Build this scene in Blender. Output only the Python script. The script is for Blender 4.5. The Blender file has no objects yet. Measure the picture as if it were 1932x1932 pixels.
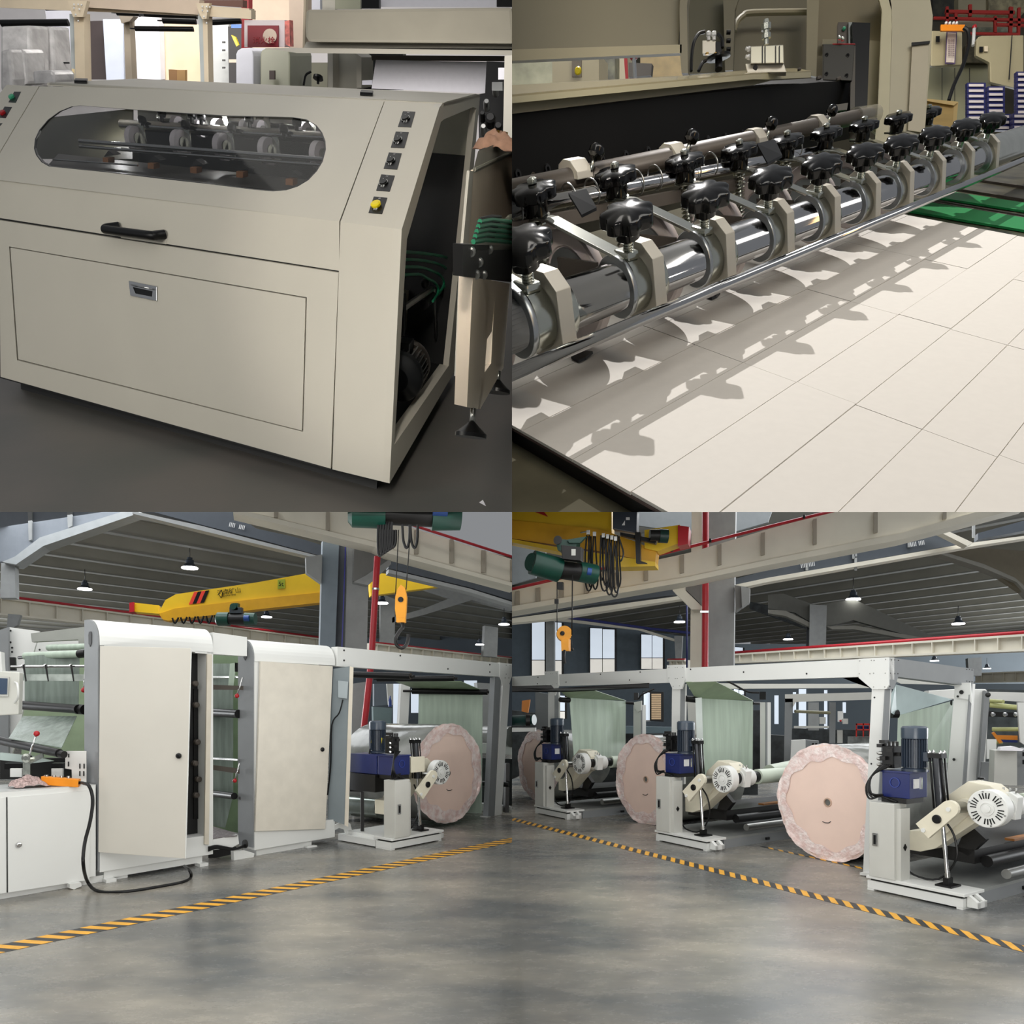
import bpy, bmesh, math, random
from mathutils import Vector, Matrix
R = random.Random(7)
sc = bpy.context.scene
COL = sc.collection
V = Vector
PI = math.pi

# ---------------------------------------------------------------- camera, world, lights, exposure
F, PX, PY = 1400.0, 966.0, 1335.0          # focal length and principal point in pixels of the 1932 px frame
CAM = V((0, 0, 1.6))
cd = bpy.data.cameras.new('camera'); cam = bpy.data.objects.new('camera', cd); COL.objects.link(cam)
cam.location = CAM; cam.rotation_euler = (PI/2, 0, 0)
cd.sensor_width = 36; cd.lens = 36*F/1932; cd.shift_y = (PY-966)/1932; cd.clip_start = .02; cd.clip_end = 300
sc.camera = cam
sc.view_settings.view_transform = 'Standard'; sc.view_settings.look = 'None'
sc.view_settings.gamma = 1; sc.view_settings.exposure = 0.0
try: sc.view_settings.use_curve_mapping = False
except Exception: pass
w = bpy.data.worlds.new('World'); sc.world = w; w.use_nodes = True
w.node_tree.nodes['Background'].inputs[0].default_value = (.93, .96, 1, 1)
w.node_tree.nodes['Background'].inputs[1].default_value = 0.26
sc.cycles.max_bounces = 6; sc.cycles.diffuse_bounces = 3; sc.cycles.glossy_bounces = 3
sc.cycles.transmission_bounces = 6; sc.cycles.transparent_max_bounces = 12
sc.cycles.caustics_reflective = False; sc.cycles.caustics_refractive = False
sc.cycles.use_denoising = True

def ray(x, y): return V(((x-PX)/F, 1, (PY-y)/F))
def P(x, y, d): return CAM + ray(x, y)*d

def light(kind, name, loc, target, energy, color=(1, 1, 1), size=1, size_y=None, angle=None):
    ld = bpy.data.lights.new(name, kind); o = bpy.data.objects.new(name, ld); COL.objects.link(o)
    ld.energy = energy; ld.color = color
    if kind == 'AREA':
        ld.size = size
        if size_y: ld.shape = 'RECTANGLE'; ld.size_y = size_y
    else: ld.shadow_soft_size = size
    if kind == 'SPOT': ld.spot_size = angle; ld.spot_blend = .3
    o.location = loc; o.rotation_euler = (V(target)-V(loc)).to_track_quat('-Z', 'Y').to_euler()
    return o

# added unseen hall fills: under the partition, beyond it, far aside, low in front
K_ = (PY-966)/F; NDN = V((0, K_, -1)).normalized()
def under(x, y): return CAM+V((x, y, K_*y))+NDN*.03
light('AREA', 'hall_top_fill', under(-5, 6.2), under(-5, 6.2)+NDN, 300, (1, 1, .99), 9, 7)  # added, lies edge on below the partition so it stays unseen
light('AREA', 'hall_top_fill', under(5, 6.2), under(5, 6.2)+NDN, 300, (1, 1, .99), 9, 7)
light('AREA', 'hall_rear_fill', (-7, 16, 6.6), (-6, 15, 0), 900, (.95, .98, 1), 10, 8)  # added fill hidden behind the upper sets, no real skylight
light('AREA', 'hall_rear_fill', (7, 16, 6.6), (6, 15, 0), 900, (.95, .98, 1), 10, 8)
light('AREA', 'hall_side_fill', (-34, 30, 2.5), (0, 34, 6.5), 7000, (.95, .98, 1), 30, 6)  # added fill outside the view to brighten roof and rafters
light('AREA', 'hall_side_fill', (34, 30, 2.5), (0, 34, 6.5), 7000, (.95, .98, 1), 30, 6)
light('AREA', 'divider_fill', (-.05, 5.2, 1.45), (-1.05, 5.2, 1.45), 50, (1, .99, .97), 6, 1.3)  # added fill, edge on along the dividing wall
light('AREA', 'divider_fill', (.05, 5.2, 1.45), (1.05, 5.2, 1.45), 50, (1, .99, .97), 6, 1.3)
light('AREA', 'low_front_fill', (-1.6, .9, .5), (-4.2, 7, 1.4), 95, (1, .98, .94), 2.6, .7)  # added fill below the view for the machine fronts
light('AREA', 'low_front_fill', (1.6, .9, .5), (4.2, 7, 1.2), 95, (1, .98, .94), 2.6, .7)

# ---------------------------------------------------------------- materials
def lin(c): return tuple((v/255/12.92) if v/255 <= .04045 else ((v/255+.055)/1.055)**2.4 for v in c)
MATS = {}
def mat(name, rgb, rough=.5, metal=0.0, var=.04, scale=6.0, bump=0.0, bscale=80.0, emit=0, alpha=1, spec=.5, coat=0, rgb2=None, stretch=None, trans=0, detail=5):
    if name in MATS: return MATS[name]
    m = bpy.data.materials.new(name); m.use_nodes = True; nt = m.node_tree; n = nt.nodes; l = nt.links
    b = n['Principled BSDF']; c = lin(rgb)
    b.inputs['Roughness'].default_value = rough; b.inputs['Metallic'].default_value = metal
    b.inputs['Specular IOR Level'].default_value = spec
    if coat: b.inputs['Coat Weight'].default_value = coat; b.inputs['Coat Roughness'].default_value = .08
    if trans: b.inputs['Transmission Weight'].default_value = trans
    if alpha < 1: b.inputs['Alpha'].default_value = alpha
    tc = n.new('ShaderNodeTexCoord'); mp = n.new('ShaderNodeMapping')
    l.new(tc.outputs['Object'], mp.inputs[0])
    if stretch: mp.inputs['Scale'].default_value = stretch
    nz = n.new('ShaderNodeTexNoise'); nz.inputs['Scale'].default_value = scale; nz.inputs['Detail'].default_value = detail
    l.new(mp.outputs[0], nz.inputs['Vector'])
    cr = n.new('ShaderNodeValToRGB'); e = cr.color_ramp.elements
    c2 = lin(rgb2) if rgb2 else c
    e[0].position = .35; e[0].color = (*[v*(1-var) for v in c], 1)
    e[1].position = .65; e[1].color = (*[min(1, v*(1+var)) for v in c2], 1)
    l.new(nz.outputs[0], cr.inputs[0]); l.new(cr.outputs[0], b.inputs['Base Color'])
    if bump:
        bz = n.new('ShaderNodeTexNoise'); bz.inputs['Scale'].default_value = bscale; bz.inputs['Detail'].default_value = 3
        l.new(mp.outputs[0], bz.inputs['Vector'])
        bp = n.new('ShaderNodeBump'); bp.inputs['Strength'].default_value = bump; bp.inputs['Distance'].default_value = .01
        l.new(bz.outputs[0], bp.inputs['Height']); l.new(bp.outputs[0], b.inputs['Normal'])
    if emit:
        b.inputs['Emission Color'].default_value = (*c, 1); b.inputs['Emission Strength'].default_value = emit
    MATS[name] = m
    return m
def clear(name, rgb, op=.35, rough=.1):
    """a see-through sheet: tinted transparency, some white scatter and a gloss coat"""
    if name in MATS: return MATS[name]
    m = bpy.data.materials.new(name); m.use_nodes = True; nt = m.node_tree; n = nt.nodes; l = nt.links
    out = n['Material Output']; b = n['Principled BSDF']; c = lin(rgb)
    b.inputs['Base Color'].default_value = (*c, 1); b.inputs['Roughness'].default_value = rough
    t = n.new('ShaderNodeBsdfTransparent'); mx = n.new('ShaderNodeMixShader')
    tc = n.new('ShaderNodeTexCoord'); nz = n.new('ShaderNodeTexNoise'); nz.inputs['Scale'].default_value = 3
    l.new(tc.outputs['Object'], nz.inputs['Vector'])
    mr = n.new('ShaderNodeMapRange'); mr.inputs[3].default_value = op*.85; mr.inputs[4].default_value = min(1, op*1.15)
    l.new(nz.outputs[0], mr.inputs[0]); l.new(mr.outputs[0], mx.inputs[0])
    l.new(t.outputs[0], mx.inputs[1]); l.new(b.outputs[0], mx.inputs[2]); l.new(mx.outputs[0], out.inputs[0])
    MATS[name] = m
    return m

# ---------------------------------------------------------------- oblique site frames
def toward(x, y): return ray(x, y).normalized()
class Frame:
    """o = origin; a = along the machine, u = up, b = back"""
    def __init__(s, o, a, u, b): s.o, s.a, s.u, s.b = o, a, u, b
    def at(f, s=0, t=0, w=0): return f.o+f.a*s+f.u*t+f.b*w
    def co(f, x, y, s=None, t=None, w=None):
        r = ray(x, y); cols = []; rhs = CAM-f.o
        for v, e in ((s, f.a), (t, f.u), (w, f.b)):
            if v is None: cols.append(e)
            else: rhs = rhs-e*v
        m = Matrix((cols[0], cols[1], -r)).transposed()
        q = m.inverted() @ rhs; k = [q[0], q[1]]
        return tuple(v if v is not None else k.pop(0) for v in (s, t, w))
    def on(f, x, y, **k): return f.at(*f.co(x, y, **k))

# ---------------------------------------------------------------- mesh building
BAY = [None]; BAYS = {}
class MB:
    def __init__(s): s.v = []; s.f = []; s.sm = []
    def add(s, vs, fs, sm=False):
        k = len(s.v); s.v += [V(p) for p in vs]; s.f += [tuple(i+k for i in f) for f in fs]; s.sm += [sm]*len(fs); return s
    def prism(s, pts, vec, pts2=None):
        n = len(pts); top = pts2 or [V(p)+vec for p in pts]
        return s.add(list(pts)+list(top), [tuple(range(n))[::-1], tuple(range(n, 2*n))]+[(i, (i+1) % n, n+(i+1) % n, n+i) for i in range(n)])
    def box(s, o, a, u, b):
        return s.prism([o, o+a, o+a+u, o+u], b)
    def cbox(s, c, a, u, b): return s.box(c-a/2-u/2-b/2, a, u, b)
    def fbox(s, f, s0, s1, t0, t1, w0, w1): return s.box(f.at(s0, t0, w0), f.a*(s1-s0), f.u*(t1-t0), f.b*(w1-w0))
    def lathe(s, p, axis, prof, n=20, cap=True, sm=True, eg=None):
        ax = V(axis).normalized(); e = ax.orthogonal().normalized(); g = ax.cross(e); vs = []; fs = []
        if eg: e, g = eg
        for r, h in prof:
            for i in range(n):
                q = 2*PI*i/n; vs.append(V(p)+ax*h+(e*math.cos(q)+g*math.sin(q))*r)
        for j in range(len(prof)-1):
            for i in range(n): fs.append((j*n+i, j*n+(i+1) % n, (j+1)*n+(i+1) % n, (j+1)*n+i))
        s.add(vs, fs, sm)
        if cap:
            k = len(vs); s.add(vs[:n], [tuple(range(n))[::-1]]); s.add(vs[k-n:], [tuple(range(n))])
        return s
    def cyl(s, p, q, r, r2=None, n=16, sm=True, eg=None):
        d = V(q)-V(p); L = d.length; return s.lathe(p, d, [(r, 0), (r2 if r2 else r, L)], n, True, sm, eg)
    def tube(s, pts, r, n=8, sub=4):
        pts = [V(p) for p in pts]
        if sub and len(pts) > 2:
            q = [pts[0]*2-pts[1]]+pts+[pts[-1]*2-pts[-2]]; o = []
            for i in range(1, len(q)-2):
                for k in range(sub):
                    t = k/sub; a, b, c, d = q[i-1:i+3]
                    o.append(.5*((2*b)+(c-a)*t+(2*a-5*b+4*c-d)*t*t+(3*b-a-3*c+d)*t**3))
            pts = o+[pts[-1]]
        vs = []; fs = []; e = None
        for i, p in enumerate(pts):
            t = (pts[min(i+1, len(pts)-1)]-pts[max(i-1, 0)]).normalized()
            e = (t.orthogonal() if e is None else e-t*e.dot(t)).normalized(); g = t.cross(e)
            for k in range(n): vs.append(p+(e*math.cos(2*PI*k/n)+g*math.sin(2*PI*k/n))*r)
        for i in range(len(pts)-1):
            for k in range(n): fs.append((i*n+k, i*n+(k+1) % n, (i+1)*n+(k+1) % n, (i+1)*n+k))
        s.add(vs, fs, True); s.add(vs[:n], [tuple(range(n))[::-1]]); s.add(vs[-n:], [tuple(range(n))]); return s
    def ball(s, c, r, n=14, sq=(1, 1, 1)):
        vs = []; fs = []; m = n//2
        for j in range(m+1):
            for i in range(n):
                a = PI*j/m; b = 2*PI*i/n
                vs.append(V(c)+V((math.sin(a)*math.cos(b)*r*sq[0], math.sin(a)*math.sin(b)*r*sq[1], math.cos(a)*r*sq[2])))
        for j in range(m):
            for i in range(n): fs.append((j*n+i, (j+1)*n+i, (j+1)*n+(i+1) % n, j*n+(i+1) % n))
        return s.add(vs, fs, True)
    def holed(s, outer, inners, vec):
        """flat plate with holes: outline and holes as 3-D loops, thickness vec"""
        bm = bmesh.new(); es = []; loops = [outer]+inners
        for lp in loops:
            vv = [bm.verts.new(p) for p in lp]
            es += [bm.edges.new((vv[i], vv[(i+1) % len(vv)])) for i in range(len(vv))]
        bmesh.ops.triangle_fill(bm, edges=es, use_beauty=True)
        bm.verts.index_update(); vs = [v.co.copy() for v in bm.verts]; fs = [tuple(v.index for v in f.verts) for f in bm.faces]; bm.free()
        s.add(vs, fs); s.add([v+vec for v in vs], fs)
        for lp in loops:
            n = len(lp); s.add(list(lp)+[V(p)+vec for p in lp], [(i, (i+1) % n, n+(i+1) % n, n+i) for i in range(n)])
        return s
    def to(s, name, m, parent=None, bevel=0, seg=2, **tags):
        me = bpy.data.meshes.new(name)
        off = V(parent['_o']) if parent is not None and '_o' in parent else V((0, 0, 0))
        if parent is None and s.v:
            lo = V([min(v[i] for v in s.v) for i in range(3)]); hi = V([max(v[i] for v in s.v) for i in range(3)]); off = V(((lo.x+hi.x)/2, (lo.y+hi.y)/2, lo.z))
        me.from_pydata([v-off for v in s.v], [], s.f); me.materials.append(m)
        me.polygons.foreach_set('use_smooth', s.sm); me.update()
        bm = bmesh.new(); bm.from_mesh(me); bmesh.ops.remove_doubles(bm, verts=bm.verts, dist=1e-6)
        bmesh.ops.recalc_face_normals(bm, faces=bm.faces)
        if bevel:
            es = [e for e in bm.edges if len(e.link_faces) == 2 and e.calc_face_angle(0) > .6]
            bmesh.ops.bevel(bm, geom=es, offset=bevel, segments=seg, affect='EDGES', profile=.6, clamp_overlap=True)
        for e in bm.edges:
            if len(e.link_faces) == 2 and e.calc_face_angle(0) > .7: e.smooth = False
        bm.to_mesh(me); bm.free()
        o = bpy.data.objects.new(name, me); COL.objects.link(o)
        if parent is not None: o.parent = parent; o['_o'] = tuple(off)
        else: o.location = off; o['_o'] = tuple(off)
        for k, v in tags.items(): o[k] = v
        BAYS.setdefault(BAY[0], []).append(o)
        return o
def thing(name, label, cat, loc, group=None):
    o = bpy.data.objects.new(name, None); COL.objects.link(o); o.location = loc; o['_o'] = tuple(loc)
    o.empty_display_size = .1
    o['label'] = label; o['category'] = cat
    if group: o['group'] = group
    return o
def tag(o, label, cat, group=None):
    o['label'] = label; o['category'] = cat
    if group: o['group'] = group
    return o
def struct(o): o['kind'] = 'structure'; return o
def stuff(o): o['kind'] = 'stuff'; return o
def dup(root, delta, label=None):
    r = root.copy(); COL.objects.link(r); r.location = root.location+delta
    if label: r['label'] = label
    L = BAYS.setdefault(BAY[0], [])
    if r.type == 'MESH': L.append(r)
    for ch in list(root.children):
        c = ch.copy(); COL.objects.link(c); c.parent = r; L.append(c)
        for g in ch.children:
            d = g.copy(); COL.objects.link(d); d.parent = c; L.append(d)
    return r
def ring(c, e, g, r, n=24, r2=None, a0=0, a1=2*PI):
    r2 = r2 or r; full = abs(a1-a0-2*PI) < 1e-6
    m = n if full else n+1
    return [c+e*(r*math.cos(a0+(a1-a0)*i/n))+g*(r2*math.sin(a0+(a1-a0)*i/n)) for i in range(m)]
def rrect(f2, x0, x1, y0, y1, r, n=4):
    """rounded rectangle as 3-D loop; f2 maps (x, y) to a point"""
    o = []
    for cx, cy, a in ((x1-r, y1-r, 0), (x0+r, y1-r, PI/2), (x0+r, y0+r, PI), (x1-r, y0+r, 1.5*PI)):
        for k in range(n+1): q = a+PI/2*k/n; o.append(f2(cx+r*math.cos(q), cy+r*math.sin(q)))
    return o
def text(name, body, size, c, ex, ey, m, parent, depth=.0006, bold=False):
    """lettering as a mesh: c = centre, ex = reading direction, ey = up of the letters"""
    cu = bpy.data.curves.new(name, 'FONT'); cu.body = body; cu.size = size; cu.align_x = 'CENTER'; cu.align_y = 'CENTER'; cu.extrude = depth
    tmp = bpy.data.objects.new(name, cu); COL.objects.link(tmp)
    dg = bpy.context.evaluated_depsgraph_get(); me = bpy.data.meshes.new_from_object(tmp.evaluated_get(dg)); bpy.data.objects.remove(tmp)
    ex = V(ex).normalized(); ey = V(ey).normalized(); ez = ex.cross(ey)
    vs = [c+ex*v.co.x+ey*v.co.y+ez*v.co.z for v in me.vertices]; fs = [tuple(p.vertices) for p in me.polygons]
    return MB().add(vs, fs).to(name, m, parent)

# ================================================================ UPPER LEFT BAY: the sheeting machine housing and the shop behind it
BAY[0] = 'sheeter'
def pp(f, pts, **k): return [f.on(x, y, **k) for x, y in pts]
m_house = mat('grey_cream_enamel', (194, 189, 176), .38, var=.02, scale=3, bump=.03, bscale=160)
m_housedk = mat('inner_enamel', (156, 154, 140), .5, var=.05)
m_blk = mat('black_plastic', (13, 13, 14), .35, var=.1, spec=.3)
m_blkm = mat('black_metal', (26, 25, 25), .4, metal=.3, var=.2)
m_chrome = mat('chrome', (205, 205, 205), .12, metal=1, var=.03)
m_steel = mat('brushed_steel', (165, 165, 162), .28, metal=1, var=.08)
m_conc = mat('dark_concrete', (92, 92, 88), .4, var=.18, scale=2.2, rgb2=(88, 84, 80), bump=.02)
m_yel = mat('yellow_button', (228, 205, 20), .4)
m_red = mat('red_plastic', (170, 20, 28), .35)
m_grn = mat('green_button', (60, 160, 120), .35)
m_white = mat('white_ink', (225, 225, 225), .5)
m_beige = mat('beige_enamel', (205, 200, 186), .45, var=.04)
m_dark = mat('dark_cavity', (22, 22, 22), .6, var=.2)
m_belt = mat('green_belt', (24, 120, 84), .45, var=.06)
m_paper = mat('white_paper', (232, 230, 236), .7, var=.015, scale=30)
o1 = P(735, 912, 2.6)
f1 = Frame(o1, -toward(-2490, 22), -toward(410, 6500), toward(1210, 105))
tb = f1.co(758, 433, w=0)[1]; L = lambda x, y, s=0: f1.co(x, y, s=s)
_, tf, wf = L(835, 195); _, tr, wr = L(905, 178)
sl = f1.u*(tf-tb)+f1.b*wf
fs = Frame(f1.at(0, tb, 0), f1.a, sl.normalized(), f1.b); SL = sl.length
tl_ = f1.co(0, 712, w=0)
SLEFT = f1.co(1, 711, w=0)[0]                      # left end of the machine
IN = f1.b                                            # inwards
# floor of this bay, below the skirt by a few centimetres
GAP = .075
flo = MB().fbox(f1, SLEFT-4, 3.2, -GAP-.1, -GAP, -2.2, 7).to('floor', m_conc); struct(flo)
root = thing('sheeting_machine', 'grey cream enamelled machine housing with oval window and black grab handle on dark concrete', 'machine', f1.at(SLEFT/2, -GAP, .4))
# skirt and plinth
MB().fbox(f1, SLEFT+.05, -.08, -GAP, .03, .09, wr*.9).to('plinth', m_dark, root)
# lower body (frame around the access door)
seam = [(0, 413), (640, 513)]
g = .0025
def offs(pts, d):   # inset a 3-D convex loop towards its centre
    c = sum(pts, V((0, 0, 0)))/len(pts); return [p+(c-p).normalized()*d for p in pts]
door_px = [(19, 467), (577, 563), (570, 813), (34, 678)]
outer = pp(f1, [(-2, 415.5), (638.5, 514.5), (624, 884), (1, 711)], w=0)
hole = pp(f1, [(17, 465), (579, 561), (572, 815), (32, 680)], w=0)
MB().holed(outer, [hole], IN*.03).to('lower_body', m_house, root)
door = MB().prism(offs(pp(f1, door_px, w=0), .001), IN*.02).to('access_door', m_house, root, bevel=.002)
MB().prism(pp(f1, [(-2, 410), (642, 511), (626, 887), (0, 713)], w=.012), IN*.004).to('backing_panel', m_dark, root)
# recessed chrome latch on the access door
lf = [(244, 529), (297, 540), (297, 567), (247, 557)]
o_ = pp(f1, lf, w=0); i_ = pp(f1, [(252, 541), (289, 549), (288, 559), (257, 553)], w=0)
lt = MB().holed([p-IN*.006 for p in o_], [[p-IN*.006 for p in i_]], IN*.006).to('latch', m_chrome, root, bevel=.0015)
MB().prism([p-IN*.001 for p in i_], -IN*.001).to('latch_recess', m_blk, root)
MB().tube([p-IN*.011 for p in pp(f1, [(250, 536), (291, 544)], w=0)], .003, 8, 0).to('latch_lip', m_chrome, root)
# hood: vertical lip below the bend and slanted face with the oval window
bend = pp(f1, [(-4, 339.5), (640, 418), (640, 511), (-2, 411)], w=0)
MB().prism(bend, IN*.02).to('hood_lip', m_house, root)
foldy = lambda x: 147+.0495*x*0+0  # (kept simple: fold line measured below)
win_px = [(64, 280), (66, 262), (74, 245), (90, 226), (112, 210), (134, 201), (152, 199), (230, 205), (330, 212), (430, 218), (520, 220), (552, 221), (578, 225), (597, 236), (608, 250), (614, 266), (615, 282), (609, 305), (598, 323), (582, 340), (562, 352), (540, 359), (515, 361), (480, 358), (400, 348), (300, 337), (200, 325), (130, 318), (92, 314), (78, 306), (68, 293)]
# keep to the slanted plane
hood_outer = pp(fs, [(-4, 339.5), (640, 418), (726, 187), (380, 170), (75, 163), (0, 289)], w=0)
win = pp(fs, win_px, w=0)
MB().holed(hood_outer, [win], fs.b*.012).to('hood', m_house, root)
ce = sum(win, V((0, 0, 0)))/len(win)
MB().holed([ce+(p-ce)*1.0 for p in win], [[p+(ce-p).normalized()*.006 for p in win]], fs.b*.014).to('window_gasket', m_blk, root)
m_win = clear('tinted_window', (14, 16, 13), .22, .06)
MB().prism([p+fs.b*.008 for p in win], fs.b*.003).to('window_pane', m_win, root)
# left control column (slanted) with its three buttons
MB().prism(pp(fs, [(-60, 330), (-1.5, 288.5), (73, 163), (12, 160), (-50, 240)], w=0), fs.b*.012).to('left_column', m_house, root)
for k, (q, c, rr, mm, nm) in enumerate([([(27, 173), (40, 173), (30, 194), (16, 193)], (23, 184.5), .014, m_grn, 'green_button'), ([(9, 201), (23, 202), (11, 223), (-3, 222)], (6, 214.5), .014, m_red, 'red_button'), ([(-6, 232), (5, 232.5), (-6, 245), (-16, 245)], (-8, 240), .012, m_blk, 'black_button')]):
    pl = MB().prism([p-fs.b*.0015 for p in pp(fs, q, w=0)], fs.b*.0014).to('button_plate', m_blk, root)
    c3 = fs.on(*c, w=0); nrm = -(fs.a.cross(fs.u)).normalized()
    if nrm.dot(CAM-c3) < 0: nrm = -nrm
    MB().lathe(c3, nrm, [(rr, 0), (rr, .008), (rr*.8, .011)], 16).to(nm, mm, pl)
# right control column: vertical lower part and slanted upper part
MB().prism(pp(f1, [(642.5, 418.4), (758, 433), (735, 912), (627, 885.5)], w=0), IN*.02).to('right_column_lower', m_house, root)
MB().prism(pp(fs, [(642.5, 418.4), (758, 433), (835, 195), (727, 188.5)], w=0), fs.b*.012).to('right_column_upper', m_house, root)
nsl = (fs.a.cross(fs.u)).normalized()
if nsl.dot(CAM-fs.o) < 0: nsl = -nsl
plates = [([(760.5, 210.5), (783.8, 211.5), (775.5, 240.5), (751, 239.5)], (765.5, 225.5), 0), ([(747, 249), (771.3, 249.8), (763, 279.8), (737.5, 278.8)], (751, 265.8), 1), ([(734, 288.3), (758, 290), (749.5, 320.2), (724, 318.8)], (737.5, 305), 2), ([(719.5, 329.8), (745, 332), (735.5, 362), (710, 360)], (724, 346.5), 3), ([(705.5, 371.5), (731, 373.8), (721, 404.5), (695.5, 402)], (710.5, 389.5), 4)]
for q, c, k in plates:
    pl = MB().prism([p+nsl*.0015 for p in pp(fs, q, w=0)], -nsl*.0012).to('control_plate', m_blk, root)
    c3 = fs.on(*c, w=0); ex = (fs.on(q[1][0], q[1][1], w=0)-fs.on(q[0][0], q[0][1], w=0)).normalized(); ey = nsl.cross(ex)
    if k == 4:
        MB().lathe(c3, nsl, [(.014, 0), (.014, .003), (.017, .005), (.0175, .011), (.012, .014)], 20).to('mushroom_button', m_yel, pl, label='yellow mushroom push button')
    else:
        kb = MB().lathe(c3, nsl, [(.0165, 0), (.0165, .003), (.0135, .004), (.0125, .009)], 20).to('knob', m_blk, pl)
        MB().holed(ring(c3+nsl*.0045, ex, ey, .0165, 20), [ring(c3+nsl*.0045, ex, ey, .0145, 20)], nsl*.001).to('knob_ring', m_steel, pl)
    ptr = MB()
    for dx in ((-.004, .004) if k else (-.002, .007)):
        b0 = c3+ex*(.006+dx)-ey*.016+nsl*.003; ptr.cbox(b0, ex*.0018, ey*.010, nsl*.004)
    if k < 4: ptr.cbox(c3-ex*.006+ey*.013+nsl*.006, (ex-ey).normalized()*.010, (ex+ey).normalized()*.0018, nsl*.002)
    ptr.to('pointer_mark', m_white, pl)
    cc = sum(pp(fs, q[:2], w=0), V((0, 0, 0)))/2
    text('plate_lettering', ['ADJUST', 'START', 'SPEED', 'FEED RATE', 'SPEED'][k] if False else '|| ||', .006, cc-ey*.006+nsl*.0018, ex, ey, m_white, pl, .0002)
# top sheet
top = [f1.at(0, tf, wf), f1.at(0, tr, wr), f1.at(SLEFT-.02, tr, wr), f1.at(SLEFT-.02, tf, wf)]
MB().prism(top, -f1.u*.012).to('top_sheet', m_house, root)
for q in ([(142, 153), (166, 153.5), (164, 157.5), (140, 157)], [(681, 175.5), (704, 177), (703, 181), (679, 180)]):
    p0 = [f1.on(x, y, t=tf+.002) for x, y in q]
    MB().prism(p0, f1.u*.012).to('top_latch', m_blk, root, bevel=.002)
# fold highlights: small rounded nosings along bend and fold
MB().tube([f1.at(0, tf-.004, wf+.004), f1.at(SLEFT, tf-.004, wf+.004)], .006, 8, 0).to('fold', m_house, root)
# side ring frame
so = [(735, 912), (758, 433), (829, 203), (835, 195), (842, 191.5), (897, 177), (904, 178.5), (905.5, 184), (858, 700)]
si = [(744, 839), (768, 451), (832, 232), (837, 226), (893, 201.5), (900, 203), (899, 209), (846.5, 690)]
si = [(744, 839), (768, 451), (832, 230), (838, 225), (893, 202), (899, 204.5), (897, 214), (846.5, 690)]
MB().holed(pp(f1, so, s=0), [pp(f1, si, s=0)], -f1.a*.03).to('side_frame', m_house, root)
# inner bottom rail ledge and rear post return
MB().prism(pp(f1, [(744, 839), (744, 868), (858, 697), (846.5, 690)], s=-.03), -f1.a*.05).to('bottom_rail', m_house, root)
MB().prism([f1.at(-.0, 0.0, wr-.02), f1.at(-.12, 0, wr-.02), f1.at(-.12, tr-.02, wr-.02), f1.at(0, tr-.02, wr-.02)], f1.b*.02).to('rear_post', m_house, root)
# interior: rear lining above, dark cavity behind
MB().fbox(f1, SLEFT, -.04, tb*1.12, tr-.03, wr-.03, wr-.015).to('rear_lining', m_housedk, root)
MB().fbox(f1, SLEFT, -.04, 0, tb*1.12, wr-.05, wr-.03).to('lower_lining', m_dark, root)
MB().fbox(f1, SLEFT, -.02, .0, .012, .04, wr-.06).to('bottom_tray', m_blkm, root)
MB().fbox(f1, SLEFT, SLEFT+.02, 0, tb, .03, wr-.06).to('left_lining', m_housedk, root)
MB().prism(pp(f1, [(800, 590), (835, 230), (893, 204), (872, 470), (868, 500)], s=-.6), -f1.a*.01).to('inner_bulkhead', mat('inner_bulkhead_grey', (105, 105, 92), .5), root)
# drive motor seen through the side opening
mo = thing('electric_motor', 'black finned electric motor lying in the open side of the machine', 'motor', f1.on(790, 740, s=-.12))
BM = f1.on(775, 700, s=-.18); ax = (f1.a*.85-f1.b*.35+f1.u*.05).normalized(); ax = (f1.on(812, 650, s=-.02)-f1.on(770, 722, s=-.16)).normalized()
p0 = f1.on(772, 716, s=-.06); ax = (f1.on(816, 648, s=-.07)-p0).normalized(); e = ax.orthogonal().normalized(); h = ax.cross(e); Rm = .088
p0 = p0-f1.a*.05
MB().lathe(p0, ax, [(Rm*.5, -.03), (Rm*1.02, -.01), (Rm*1.08, .0), (Rm*1.08, .025), (Rm*.9, .03)], 28).to('end_bell', mat('motor_black', (34, 36, 38), .35, metal=.4), mo)
MB().lathe(p0, ax, [(Rm*.86, .03), (Rm*.86, .15)], 28).to('motor_body', m_blk, mo)
fn = MB()
for k in range(30):
    q = 2*PI*k/30; d = e*math.cos(q)+h*math.sin(q); tq = ax.cross(d)
    fn.cbox(p0+d*Rm*.93+ax*.09, d*Rm*.2, tq*.004, ax*.12)
fn.to('cooling_fin', m_steel, mo)
MB().lathe(p0, ax, [(Rm*1.0, .15), (Rm*1.04, .16), (Rm*1.0, .2), (Rm*.8, .215), (Rm*.2, .218)], 28).to('fan_cover', mat('worn_pewter', (120, 112, 104), .3, metal=.9), mo)
MB().cbox(p0+f1.u*Rm*1.1+ax*.05, ax*.08, f1.u*.05, ax.cross(f1.u)*.08).to('terminal_box', m_blk, mo, bevel=.005)
MB().tube([p0+f1.u*.14+ax*.04, p0+f1.u*.2+ax*.03, p0+f1.u*.3-ax*.0], .009, 8).to('flex_conduit', m_blk, mo)
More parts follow.
